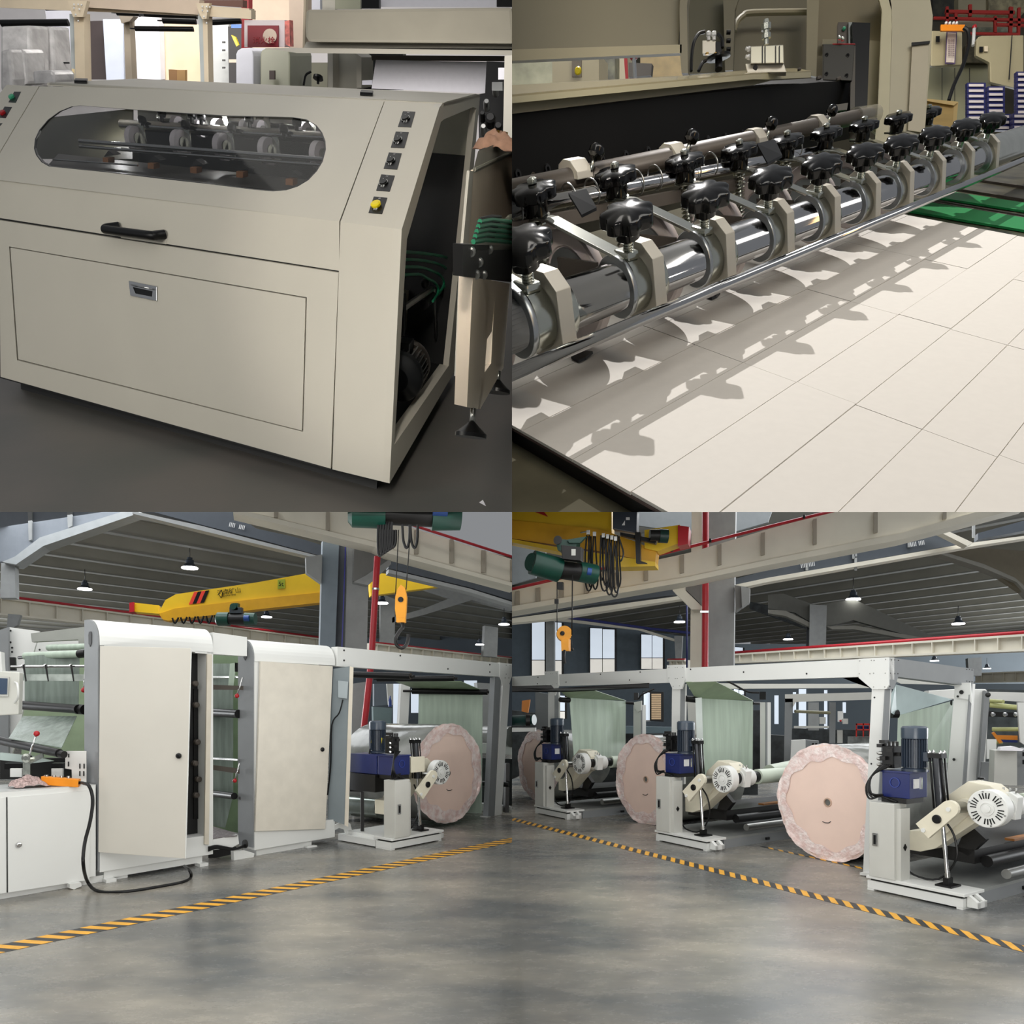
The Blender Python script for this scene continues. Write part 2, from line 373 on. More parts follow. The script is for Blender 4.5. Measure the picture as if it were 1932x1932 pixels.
# green round belts looping over a roller inside the side opening
bt = thing('belt_set', 'green round drive belts looped over a roller inside the side opening', 'belts', f1.on(800, 510, s=-.1))
for k in range(4):
    y = 478+k*13.5; x1 = 858-k*10.5
    q = [(735, y-4+k*2), (790, y-1), (x1-22, y+6), (x1-7, y+14), (x1, y+24), (x1-1, y+36), (x1-10, y+50)]
    MB().tube([f1.on(x, yy, s=-.1-.02*0) for x, yy in q], .0055, 8).to('belt', m_belt, bt)
MB().tube([f1.on(x, y, s=-.13) for x, y in [(866, 508), (800, 575)]], .02, 12, 0).to('belt_roller', m_blkm, bt)
MB().prism([f1.on(x, y, s=-.3) for x, y in [(745, 545), (795, 550), (795, 600), (790, 626), (745, 620)]], -f1.a*.02).to('white_bracket', m_housedk, bt)
MB().tube([f1.on(x, y, s=-.12) for x, y in [(820, 545), (822, 640)]], .006, 8, 0).to('rod', m_steel, bt)
MB().tube([f1.on(x, y, s=-.12) for x, y in [(757, 585), (775, 572), (815, 545)]], .012, 8, 0).to('link', m_steel, bt)
MB().ball(f1.on(802, 535, s=-.12), .02).to('ball', m_blk, bt)
# innards behind the window: bars, presser wheels, knobs and card packs
ins = thing('presser_assembly', 'rows of wheels, black knobs and steel bars seen through the oval window', 'machinery', f1.at(SLEFT/2, tb, .4))
def wl(x, y, dep): return fs.on(x, y, w=dep)
for (x0, y0, x1, y1, dep, r) in [(150, 266, 640, 303, .16, .008), (150, 276, 640, 314, .2, .006), (230, 235, 650, 262, .33, .02), (300, 222, 650, 240, .45, .016), (100, 301, 260, 312, .1, .003)]:
    MB().tube([wl(x0, y0, dep), wl(x1, y1, dep)], r, 10, 0).to('guide_bar', m_chrome, ins)
MB().prism([wl(90, 312, .12), wl(640, 372, .12), wl(640, 345, .42), wl(110, 290, .42)], -f1.u*.01).to('table_plate', mat('dark_plate', (52, 50, 44), .4, metal=.4), ins)
MB().prism([wl(60, 225, .5), wl(250, 205, .5), wl(250, 300, .5), wl(60, 300, .5)], f1.b*.01).to('side_plate', mat('olive_plate', (84, 82, 68), .5), ins)
m_wheel = mat('white_rubber', (205, 200, 205), .6)
m_zinc = mat('zinc_plate', (185, 188, 180), .25, metal=1, var=.12, scale=25)
wx = [(255, 262), (340, 270), (420, 277), (505, 285), (602, 293)]
for k, (x, y) in enumerate(wx+[(335, 238), (378, 240), (412, 243), (465, 244), (490, 246), (575, 250), (610, 255)]):
    near = k < 5; dep = .22 if near else .40; r = .046 if near else .036
    c = wl(x, y, dep)
    wb = MB().lathe(c-f1.a*.013, f1.a, [(r*.55, 0), (r, .002), (r, .03), (r*.55, .032)], 20).to('presser_wheel', m_wheel, ins)
    MB().lathe(c-f1.a*.02, f1.a, [(r*.5, 0), (r*.5, .045)], 14).to('wheel_hub', m_steel, wb)
    MB().prism([c+f1.a*.02+f1.u*.05, c+f1.a*.05+f1.u*.05, c+f1.a*.07-f1.u*.03, c+f1.a*.04-f1.u*.03], f1.b*.01).to('wheel_arm', m_zinc, wb)
for (x, y) in [(268, 228), (350, 237), (437, 243), (535, 246), (305, 215), (362, 218), (380, 222), (470, 226), (560, 232)]:
    c = wl(x, y, .26); MB().lathe(c, f1.u, [(.008, -.03), (.008, -.01), (.017, -.008), (.02, .004), (.017, .014), (.006, .018)], 10).to('clamp_knob', m_blk, ins)
for (x, y) in [(290, 312), (370, 320), (457, 328), (550, 342), (205, 302)]:
    c = wl(x, y, .16); MB().cbox(c, f1.a*.035, f1.u*.02, f1.b*.05).to('card_pack', mat('card_brown', (140, 95, 60), .7), ins)
    MB().prism([c+f1.u*.01-f1.a*.03, c+f1.u*.035, c+f1.u*.02+f1.a*.04], f1.b*.05).to('card_flap', m_dark, ins)
# black grab handle
h3 = lambda x, y, d: f1.on(x, y, w=0)-IN*d
hr = thing('grab_handle', 'glossy black bar handle on the hood front below the oval window', 'handle', f1.on(260, 430, w=0))
MB().tube([h3(226, 427, 0), h3(214, 427, .03), h3(210, 428, .042), h3(216, 430, .047), h3(290, 439.5, .047), h3(300, 441, .042), h3(303, 441, .03), h3(312, 442, 0)], .0155, 12, 3).to('handle_bar', m_blk, hr)
MB().prism([h3(224, 441, -.0), h3(315, 451, 0), h3(314, 461, 0), h3(229, 449, 0)], -IN*.001).to('handle_backplate', m_house, hr)

# ---- feed conveyor at the right of the housing
fc = Frame(f1.at(.35, 0, 0), f1.a, f1.u, f1.b)
m_shell = mat('warm_enamel', (222, 206, 184), .42, var=.03)
cv = thing('delivery_conveyor', 'grey delivery conveyor with green cords, black side plate and levelling feet beside the machine', 'conveyor', f1.on(905, 790, s=.33))
S0 = .46
def q1(x, y, s=S0): return f1.on(x, y, s=s)
MB().prism([q1(873, 461), q1(968, 463), q1(968, 533), q1(873, 522)], -f1.a*.02).to('side_plate', m_blkm, cv)
for x, y in [(890, 474), (924, 470), (905, 494), (899, 517), (913, 518)]:
    c = q1(x, y); MB().lathe(c-f1.b*.006, -f1.b, [(.008, -.006), (.008, .004), (.005, .006)], 10).to('bolt', m_steel, cv)
MB().prism([q1(898, 461), q1(975, 463), q1(1060, 380), q1(960, 405)], -f1.u*.01).to('deck', m_beige, cv)
for k in range(5):
    MB().tube([q1(893+k*3, 456-k*9.5), q1(915+k*3, 452-k*9.5), q1(972, 458-k*9.5)], .0045, 6, 0).to('cord', m_belt, cv)
    MB().tube([q1(894+k*3, 451-k*9.5), q1(920+k*2, 446-k*9.5), q1(945, 447-k*9.5)], .003, 6, 0).to('slot', m_dark, cv)
MB().prism([q1(892, 524), q1(910, 526), q1(901, 772), q1(881, 768)], -f1.a*.03).to('leg', m_shell, cv)
MB().prism([q1(910, 526), q1(927, 528), q1(914, 706), q1(905, 772), q1(901, 772)], -f1.a*.01).to('leg', m_shell, cv)
MB().prism([q1(935, 530), q1(962, 535), q1(950, 690), q1(926, 690)], -f1.a*.02).to('leg', m_shell, cv)
MB().prism([q1(912, 706), q1(926, 686), q1(950, 686), q1(950, 694), q1(906, 772), q1(902, 772)], -f1.a*.01).to('foot_rail', m_shell, cv)
MB().prism([q1(918, 528), q1(936, 530), q1(928, 625), q1(916, 645)], -f1.a*.01).to('web_plate', m_shell, cv)
for x, y, z in [(893, 770, .052), (941, 700, .04)]:
    c = q1(x, y); MB().lathe(c, -f1.u, [(.006, 0), (.006, z*.6)], 8).to('foot_stem', m_steel, cv)
    MB().lathe(c-f1.u*z*.55, -f1.u, [(.008, 0), (.014, .006), (.034, .022), (.034, .03)], 18).to('levelling_foot', m_blk, cv)
# cabinet behind the conveyor, with the rag lying on it
cab = thing('side_cabinet', 'warm grey cabinet box beside the open side frame', 'cabinet', q1(930, 420))
Sc = .22
def q2(x, y, s=Sc): return f1.on(x, y, s=s)
MB().prism([q2(893, 321), q2(972, 287), q2(972, 462), q2(884, 462)], -f1.a*.01).to('side_panel', m_shell, cab)
MB().prism([q2(886, 322), q2(893, 323), q2(880, 700), q2(862, 710), q2(872, 480)], -f1.a*.01).to('front_post', m_house, cab)
MB().prism([q2(893, 321), q2(972, 285), q2(990, 250), q2(902, 285)], -f1.u*.01).to('lid', m_house, cab)
MB().tube([q2(895, 320), q2(972, 284)], .006, 6, 0).to('lid_edge', m_housedk, cab)
# crumpled rag
def rag(name, label, c, e1, e2, up, w, h, z, m, seed=3, n=26, amp=1.0):
    rr = random.Random(seed); ph = [(rr.uniform(2, 9), rr.uniform(2, 9), rr.uniform(0, 6)) for _ in range(7)]
    vs = []; fs_ = []
    for j in range(n+1):
        for i in range(n+1):
            u, v = i/n*2-1, j/n*2-1; q = math.atan2(v, u); rad = math.hypot(u, v)
            fold = sum(math.sin(a*u+b*v+p+math.sin(b*u)*1.5) for a, b, p in ph)/5
            env = max(0, 1-(abs(u)**3*.8+abs(v)**3*.8)); wob = 1+.12*math.sin(q*3+seed)
            vs.append(c+e1*u*w*wob+e2*v*h*wob+up*(z*env*(.65+.45*fold*amp)+.002))
    for j in range(n):
        for i in range(n): k = j*(n+1)+i; fs_.append((k, k+1, k+n+2, k+n+1))
    b = MB().add(vs, fs_, True); b.add([v-up*.002 for v in vs], [f[::-1] for f in fs_], True)
    return tag(b.to(name, m), label, 'rag')
rag('rag', 'crumpled brown cleaning rag on the cabinet lid beside the conveyor', q2(936, 279), f1.a, f1.b, f1.u, .075, .09, .07, mat('brown_cloth', (176, 136, 112), .9, var=.1, scale=40))
tag(MB().prism([q2(937, 246), q2(957, 250), q2(957, 265), q2(937, 262)], f1.b*.02).to('packet', mat('yellow_packet', (214, 176, 40), .5)), 'yellow packet poking out behind the brown rag', 'packet')

# ---- background of the shop (each thing at its own distance)
def slab(pts, d, thick, name, m, parent=None, bevel=0, fr=None, **k):
    """upright panel facing the aisle: outline given where it is seen, d metres off, thick metres deep"""
    return MB().prism([P(x, y, d) for x, y in pts], (fr or f1).b*thick).to(name, m, parent, bevel, **k)
def rect(x0, y0, x1, y1): return [(x0, y0), (x1, y0), (x1, y1), (x0, y1)]
struct(slab([(-700, -700), (1300, -700), (1300, 500), (-700, 500)], 11.5, .1, 'wall_back', mat('pale_wall', (226, 222, 222), .8, var=.02)))
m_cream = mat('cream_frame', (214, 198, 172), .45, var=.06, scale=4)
m_creamsh = mat('cream_frame_side', (176, 162, 142), .5, var=.06)  # darker copy of the cream, shade painted into the rear post
gt = thing('gantry', 'cream steel gantry with gusseted posts and black rollers behind the machine', 'gantry', P(250, 150, 6.5))
slab([(-5, -12), (470, 16), (470, 34), (-5, 14)], 6.5, .12, 'top_beam', m_cream, gt)
slab([(150, 0), (376, 0), (376, 28), (150, 13)], 6.45, .1, 'upper_beam', mat('tan_beam', (205, 186, 166), .4), gt)
slab([(376, 0), (458, 0), (458, 14), (376, 8)], 6.8, .1, 'brown_beam', mat('brown_beam', (110, 72, 58), .6), gt)
slab([(376, 9), (474, 19), (474, 36), (376, 30)], 6.4, .1, 'top_beam', m_cream, gt)
for x0, x1, x2, g0, g1, yt in [(131, 160, 159, 128, 164, 2), (374, 393, 392, 370, 395, 6)]:
    slab([(g0, yt), (g1, yt), (g1-3, 12+yt), (x1-4, 30+yt), (x0+7, 30+yt), (g0+3, 12+yt)], 6.35, .05, 'gusset', m_cream, gt)
    slab([(x0+8, 26), (x1-2, 26), (x1+1, 168), (x0+12, 168)], 6.4, .1, 'post', m_cream, gt)
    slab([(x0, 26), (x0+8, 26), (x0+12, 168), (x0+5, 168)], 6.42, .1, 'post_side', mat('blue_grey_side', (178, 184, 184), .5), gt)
    for dx, dy in [(12, 7), (20, 7), (26, 8), (12, 14), (22, 16), (15, 26), (20, 38)]:
        MB().lathe(P(g0+dx, yt+dy, 6.33), (0, -1, 0), [(.008, 0), (.006, .006)], 6).to('rivet', m_white, gt)
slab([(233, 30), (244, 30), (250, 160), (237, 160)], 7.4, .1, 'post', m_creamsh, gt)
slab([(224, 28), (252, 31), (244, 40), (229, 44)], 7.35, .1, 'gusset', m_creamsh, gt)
for k, (x0, y0, x1, y1, r, dd) in enumerate([(2, 44, 129, 42.5, 5.3, 6.2), (85, 14.5, 128, 13.5, 4.3, 7), (255, 54, 365, 55, 3.8, 6.6), (220, 24, 372, 31, 4, 7.2), (307, 39, 370, 41, 4.2, 6.9), (395, 42, 455, 39, 4.5, 7.2)]):
    rr_ = MB().tube([P(x0, y0, dd), P(x1, y1, dd)], r*dd/F, 12, 0).to('roller', m_blk, gt)
    MB().tube([P(x0-10, y0-.3, dd), P(x0, y0, dd)], 1.2*dd/F, 6, 0).to('journal', m_blk, rr_)
slab([(262, 10), (270, 30), (262, 32)], 7, .02, 'brace', m_blk, gt)
# white and beige panels standing behind the gantry
m_pan = mat('white_panel', (236, 236, 246), .6)
t_ = tag(slab([(157, 40), (228, 38), (228, 150), (163, 150)], 9.2, .3, 'open_cabinet', mat('cabinet_brown_dark', (66, 56, 56), .6)), 'tall dark open cabinet behind the left gantry post', 'cabinet')
for pts, d, nm, m, lb in [([(85, 20), (134, 20), (136, 125), (100, 125)], 9.9, 'panel', m_pan, 'pale white panel left of the gusseted gantry post'), ([(194, 36), (232, 36), (234, 155), (201, 155)], 9.0, 'panel', mat('bluish_panel', (212, 220, 238), .6), 'bluish white panel right of the dark open cabinet'), ([(246, 30), (300, 30), (303, 150), (250, 150)], 8.8, 'panel', m_pan, 'bright white panel between the two gantry posts'), ([(298, 44), (377, 46), (381, 156), (303, 154)], 8.9, 'panel', mat('beige_board', (228, 208, 176), .7), 'beige board panel behind the cardboard box'), ([(389, 46), (431, 46), (433, 160), (394, 160)], 8.6, 'panel', mat('grey_panel', (202, 205, 204), .6), 'grey panel with four black slots left of the hydrant box')]:
    tag(slab(pts, d, .12, nm, m), lb, 'panel')
for y, q_ in ((78, 'topmost'), (93, 'second'), (112, 'third'), (126, 'lowest')): tag(slab(rect(419, y, 424, y+3.5), 8.5, .02, 'panel_slot', m_blk), q_+' of the four small black slots in the grey panel', 'slot', 'slots in the grey panel')
bx = thing('cardboard_box', 'brown cardboard box standing on the beige ledge behind the machine', 'box', P(333, 154, 7.5))
slab([(318, 131), (334, 132), (334, 154), (319, 152)], 7.5, .05, 'carton', mat('cardboard', (170, 128, 84), .8), bx)
slab([(334, 132), (349, 132), (349, 154), (334, 154)], 7.45, .05, 'carton_side', mat('cardboard_lit', (202, 160, 104), .8), bx)  # lighter copy of the cardboard paints light onto this side
sr = thing('spare_rack', 'dark open rack with yellow and blue parts beside the red pipe', 'rack', P(445, 158, 8.2))
slab([(430, 50), (458, 50), (458, 160), (432, 160)], 8.3, .2, 'rack_body', mat('rack_black', (34, 30, 32), .6), sr)
slab(rect(436, 46, 456, 53), 8.1, .05, 'blue_part', mat('blue_plastic', (40, 110, 190), .4), sr)
slab([(436, 66), (444, 70), (450, 85), (446, 88)], 8.1, .03, 'yellow_part', m_yel, sr)
slab(rect(432, 112, 458, 118), 8.1, .05, 'shelf', m_shell, sr)
# shrink-wrapped machine parts at far left
m_wrapg = mat('wrapped_grey', (178, 176, 176), .22, var=.22, scale=9, bump=.5, bscale=14)
for pts, d, lb in [([(0, 50), (56, 48), (58, 165), (0, 170)], 5.6, 'tall pale machine part wrapped in clear film at far left'), ([(56, 52), (97, 50), (104, 150), (100, 165), (60, 165)], 5.8, 'grey L shaped machine part wrapped in glossy film'), ([(0, 96), (18, 92), (24, 150), (22, 170), (0, 172)], 5.2, 'rounded film wrapped bundle at the far left edge'), ([(21, 94), (42, 92), (46, 100), (50, 160), (24, 166)], 5.3, 'film wrapped bundle second from the left edge'), ([(60, 134), (96, 132), (104, 140), (104, 158), (62, 158)], 5.1, 'low film wrapped block above the machine top')]:
    tag(slab(pts, d, .25, 'wrapped_part', m_wrapg, None, .02), lb, 'machine part')
tag(slab([(104, 128), (134, 130), (135, 152), (106, 152)], 6.0, .05, 'warning_board', mat('board_yellowish', (238, 216, 168), .6)), 'pale yellow board with orange and black print above the machine top', 'board')
stuff(slab([(110, 137), (121, 136), (127, 141), (121, 145), (111, 145)], 5.98, .004, 'board_print', mat('orange_print', (222, 120, 60), .6), bpy.data.objects['warning_board']))
tag(MB().tube([P(104, 118.5, 5.9), P(131, 118.5, 5.9)], .006, 6, 0).to('grey_rod', m_blkm), 'thin dark rod behind the wrapped parts', 'rod')
# red hydrant box and red pipe
hp = thing('hydrant_box', 'red fire hydrant box in white frame with red lettering', 'box', P(505, 90, 7.0))
slab(rect(461, 38, 537, 89), 7.0, .15, 'box_frame', mat('frame_white', (232, 222, 224), .5), hp)
slab(rect(467, 48, 525, 89), 6.98, .02, 'red_front', mat('hydrant_red', (142, 40, 50), .45), hp)
MB().add([p for p in [P(509, 68, 6.96)]+ring(P(509, 68, 6.96), V((1, 0, 0)), V((0, 0, 1)), 13*7/F, 20, 14*7/F)], [(0, i+1, (i+1) % 20+1) for i in range(20)]).to('lamp_glare_disc', mat('glare_cream', (226, 205, 186), .5), hp)  # lamp glare painted as a pale disc on the red front
text('lettering', '消火栓', 14*7/F, P(498, 77, 6.95), (1, 0, 0), (0, 0, 1), mat('lettering_red', (170, 30, 40), .5), hp, .002)
slab([(537, 40), (546, 38), (547, 88), (539, 84)], 6.95, .1, 'striped_side', mat('pink_red_stripe', (222, 120, 110), .5, var=.4, scale=18), hp)
struct(slab(rect(455.5, -5, 469, 92), 7.3, .1, 'trim_1', m_red))
# columns and beams
for pts, d, m, nm in [([(469, -5), (546, -5), (546, 100), (469, 100)], 9.6, mat('tan_wall', (206, 186, 166), .7), 'wall_side'), ([(545, -5), (574, -5), (572, 95), (547, 95)], 7.6, mat('tan_column', (190, 170, 150), .6), 'trim_2')]:
    struct(slab(pts, d, .3, nm, m))
# rounded control cabinets
m_sage = mat('sage_enamel', (172, 172, 150), .4)
for x0, x1, yt, yb, lb in [(491, 563, 90, 168, 'rounded sage green cabinet with a small switch behind the machine'), (445, 487, 90, 168, 'white cabinet left of the rounded sage cabinet')]:
    r_ = thing('control_cabinet', lb, 'cabinet', P((x0+x1)/2, yb, 5.6)); w_ = x1-x0
    pts = [(x0, yb), (x0, yt+12), (x0+3, yt+5), (x0+10, yt+1), (x1-10-w_*.2, yt), (x1-w_*.25, yt+6), (x1-w_*.22, yt+16), (x1-w_*.22, yb)]
    slab(pts, 5.6, .5, 'cabinet_body', m_sage if x0 > 450 else m_pan, r_, .01)
slab(rect(508, 133, 518, 150), 5.55, .02, 'switch_plate', mat('switch_brown', (60, 36, 30), .5), bpy.data.objects['control_cabinet'])
mc = thing('press_unit', 'black press frame with hoses between the sage cabinet and the pale post', 'machine', P(580, 165, 5.9))
slab(rect(541, 123, 564, 166), 5.9, .15, 'black_block', m_blk, mc)
slab(rect(564, 118, 618, 166), 6.6, .05, 'rear_plate', mat('olive_grey', (132, 130, 112), .5), mc)
MB().tube([P(573, 160, 5.8), P(577, 142, 5.8), P(587, 135, 5.8)], .008, 8).to('hose', m_blk, mc)
MB().lathe(P(600, 158, 5.8), f1.u, [(.01, 0), (.01, .03), (.04, .032), (.036, .05), (.01, .055)], 12).to('star_knob', m_blk, mc)
# big hood machine with the white web
hm = thing('web_machine', 'grey machine with long rounded hood above a white paper web', 'machine', P(760, 170, 4.8))
m_hood = mat('hood_grey', (160, 154, 138), .4, var=.03)
slab([(577, 18), (966, 14), (970, 60), (970, 83), (582, 80), (576, 70), (575, 45)], 4.6, .4, 'hood', m_hood, hm, .02)
slab([(578, 79), (970, 84), (970, 92), (573, 90)], 4.7, .1, 'upper_rail', m_house, hm)
slab([(585, 90), (970, 91), (970, 96), (590, 93)], 4.75, .1, 'rail_gap', m_dark, hm)
slab([(500, 91), (560, 90), (970, 95), (970, 104), (560, 100)], 4.65, .1, 'lower_rail', m_house, hm)
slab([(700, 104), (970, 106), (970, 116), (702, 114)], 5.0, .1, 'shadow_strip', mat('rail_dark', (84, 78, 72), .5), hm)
slab([(709, 113), (925, 117), (916, 176), (701, 167)], 4.9, .01, 'paper_web', m_paper, hm)
slab([(676, 101), (760, 101), (760, 170), (676, 170)], 5.4, .1, 'rear_dark_plate', m_blkm, hm)
slab([(683, 152), (702, 151), (702, 160), (683, 160)], 4.9, .05, 'white_block', m_pan, hm)
slab([(628, 100), (672, 100), (674, 168), (629, 168)], 5.2, .3, 'door_column', mat('door_grey', (184, 180, 166), .4), hm)
slab([(618, 99), (628, 99), (628, 168), (619, 168)], 5.1, .3, 'post', m_house, hm)
slab([(672, 101), (682, 108), (682, 166), (673, 166)], 5.1, .3, 'post', m_beige, hm)
slab(rect(715, -4, 937, 13), 5.4, .01, 'upper_web', m_paper, hm)
slab(rect(682, -4, 715, 16), 5.3, .05, 'upper_bracket', m_blk, hm)
slab(rect(937, -4, 970, 13), 5.3, .05, 'upper_bracket', m_blkm, hm)
slab([(588, -5), (604, -5), (604, 18), (588, 18)], 5.6, .05, 'pale_post', m_pan, hm)
slab([(604, -5), (632, -5), (632, 18), (604, 18)], 5.7, .05, 'pale_post', m_beige, hm)
slab([(632, -5), (680, -5), (680, 17), (632, 17)], 5.7, .05, 'pale_post', m_sage, hm)
slab([(573, -5), (577, -5), (575, 90), (571, 90)], 4.9, .05, 'lit_edge', m_cream, hm)
mm_ = thing('black_gearing', 'dark gear and roller mechanism right of the white web', 'machinery', P(930, 250, 4.4))
slab([(918, 116), (966, 118), (970, 290), (904, 285), (902, 178), (915, 176)], 4.6, .1, 'dark_body', m_blkm, mm_)
slab([(952, 105), (970, 104), (970, 262), (949, 262)], 4.3, .1, 'pale_side', m_house, mm_)
for x, y, r in [(918, 193, 6), (925, 222, 10), (910, 215, 5), (935, 165, 6), (940, 238, 8), (912, 240, 6)]:
    MB().lathe(P(x, y, 4.4), (0, -1, 0), [(r*4.4/F, -.05), (r*4.4/F, .0), (r*3/F, .01)], 16).to('gear', m_steel if r == 6 else m_blkm, mm_)
slab(rect(928, 155, 948, 171), 4.35, .04, 'clamp_bar', m_steel, mm_)
slab(rect(940, 128, 968, 150), 4.4, .05, 'white_card', m_paper, mm_)
tag(MB().add([f1.on(x, y, t=-GAP+.001) for x, y in [(904, 948), (911, 943), (917, 955)]], [(0, 1, 2)]).to('paper_scrap', m_paper), 'tiny white paper scrap on the floor at lower right', 'paper scrap')
light('AREA', 'shop_fill', (-3.0, .3, 2.75), f1.at(-.75, .45, 0), 36, (1, .97, .9), 1.8, 1.2)  # added key outside the view to brighten the machine front
light('AREA', 'shop_fill', (-.3, .75, 3.25), f1.at(.25, .3, .3), 9, (1, .95, .88), .8, .8)  # added fill above the view for the open side
for x_ in (200, 400, 560): light('POINT', 'inner_fill', fs.on(x_, 214, w=.26), f1.at(0, 0, 0), 1.1, (1, 1, 1), .015)  # added points inside the hood to brighten the parts behind the window
light('AREA', 'shop_fill', P(790, -190, 3.5), P(790, 90, 4.9), 17, (1, .96, .93), 1.4, .8)  # added fill for the long hood and the web below
light('AREA', 'shop_fill', P(150, -420, 4.6), P(180, 60, 6.4), 30, (1, .96, .9), 2, .8)  # added fill for gantry and wrapped parts
light('SPOT', 'conveyor_fill_spot', (-.15, -1.0, 2.35), f1.on(900, 470, s=.25), 190, (1, .93, .84), .15, angle=.5)  # added spot to brighten conveyor and cabinet
light('AREA', 'shop_fill', P(480, -500, 3.0), f1.at(-.6, .4, 0), 5, (1, .97, .9), 1.6, 1.2)  # added weak fill from above
light('AREA', 'shop_fill', P(250, -700, 6.5), P(400, 100, 9), 190, (1, .95, .9), 4, 2)  # added fill for the far panels

# ================================================================ UPPER RIGHT BAY: cut sheets running out under a shaft of presser wheels
BAY[0] = 'cutter'
f2 = Frame(P(1189, 928, .9), toward(2500, 60), -toward(1500, 4460), toward(-450, 0))
DV = V((.35, 1, .6)).normalized()
m_sheet = mat('cut_board', (228, 223, 215), .75, var=.012, scale=60, bump=.01, bscale=500)
m_sheetw = m_sheet
m_under = mat('red_brown_core', (120, 84, 80), .8)
m_zc = mat('zinc', (196, 198, 188), .2, metal=1, var=.1, scale=14)
m_sh = mat('ground_shaft', (190, 190, 192), .1, metal=1, var=.03)
m_zg = mat('blue_zinc_ring', (176, 180, 182), .3, metal=.9, var=.08)
m_alu = mat('aluminium_block', (206, 200, 186), .42, metal=.35, var=.03)
m_knob = mat('bakelite', (5, 5, 6), .14, spec=.35, coat=.1)
m_rub = mat('pinkish_rubber', (206, 194, 190), .6)
m_rail = mat('grey_pipe', (84, 77, 70), .5, metal=.15)
m_olive = mat('olive_enamel', (108, 102, 82), .45, var=.04, scale=3)
m_olive2 = mat('olive_enamel_light', (140, 132, 106), .45, var=.04)
m_cream2 = mat('cream_shelf_enamel', (172, 164, 134), .3, var=.03)
m_beam = mat('black_beam_enamel', (9, 8, 7), .6, spec=.15, var=.2, scale=5)
# bed of the machine under the sheets
stuffbed = struct(MB().fbox(f2, -1.4, 3.6, -.05, -.028, -1.6, 1.0).to('floor', mat('bed_plate', (96, 92, 76), .8, spec=.05, var=.25, scale=5, bump=.1, bscale=5)))
dk = thing('run_out_table', 'worn dark steel run out table with two green belts beyond the sheets', 'table', f2.at(2.3, -.05, .2))
MB().fbox(f2, 2.02, 3.6, -.035, -.012, -1.4, .9).to('table_plate', mat('worn_plate', (84, 80, 64), .35, metal=.4, var=.5, scale=12), dk)
for s0, s1 in ((2.045, 2.25), (2.36, 2.52)):
    MB().prism([f2.at(s0, -.010, .7), f2.at(s1, -.010, .7), f2.at(s1+.1, -.010, -1.2), f2.at(s0+.13, -.010, -1.2)], f2.u*.006).to('green_belt', mat('vivid_belt', (10, 132, 66), .5, var=.05), dk)
for s0 in (2.28, 2.32, 2.62, 2.9): MB().fbox(f2, s0, s0+.012, -.012, -.004, -1.2, .8).to('rib', m_rail, dk)
# cut sheets, each a sheet of its own
rs = random.Random(5); SL2, SW2 = .4905, .1085
for r_ in range(-6, 4):
    for c_ in range(0, 5):
        s0 = c_*(SL2+.0018)+(.0 if r_ >= 0 else -.0035*0)+(.0 if r_ > -3 else .004); w0 = r_*(SW2+.0014)
        if r_ < 0: s0 += -.006 + .004*(r_ % 3)
        if c_ == 4 or (c_ == 3 and False): continue
        x_ = f2.at(s0+.25, 0, w0+.05)-CAM
        col = ['nearest the left edge', 'in the second rank', 'in the third rank', 'in the far rank'][c_]
        row = {3: 'under the wheels, rearmost', 2: 'under the shaft shadow', 1: 'crossed by the wheel shadows', 0: 'just in front of the rod shadow', -1: 'first in full light', -2: 'second in full light', -3: 'third in full light', -4: 'fourth in full light', -5: 'fifth in full light', -6: 'sixth in full light'}[r_]
        sh = MB().fbox(f2, s0, s0+SL2, -.004, rs.uniform(-.0004, .0004), w0, w0+SW2)
        tag(sh.to('cut_sheet', m_sheet), f'white board strip {col}, {row}', 'sheet', 'cut board strips on the bed')
        # thin dark underlay edge seen in the joints
st_ = MB().fbox(f2, 0.0, 4*SL2, -.0075, -.0045, -6*SW2-.01, 4*SW2)
tag(st_.to('carrier_sheet', mat('carrier_sheet_brown', (92, 74, 70), .7)), 'thin brown carrier sheet showing in the joints between the white strips', 'sheet')
tag(MB().fbox(f2, .004, 4*SL2, -.027, -.0085, -6*SW2-.01, 4*SW2).to('bed_edge', m_blkm), 'dark edge of the sheet bed above the olive plate', 'bed')
# light rod in front of the shaft
r1 = f2.co(966, 704, t=.10); r2 = f2.co(1932, 302, t=.10)
tag(MB().cyl(f2.at(r1[0], .10, r1[2])-f2.a*.3, f2.at(r2[0], .10, r2[2])+f2.a*.3, .0088, n=20).to('guide_rod', m_sh), 'long thin polished rod in front of the wheel shaft', 'rod')
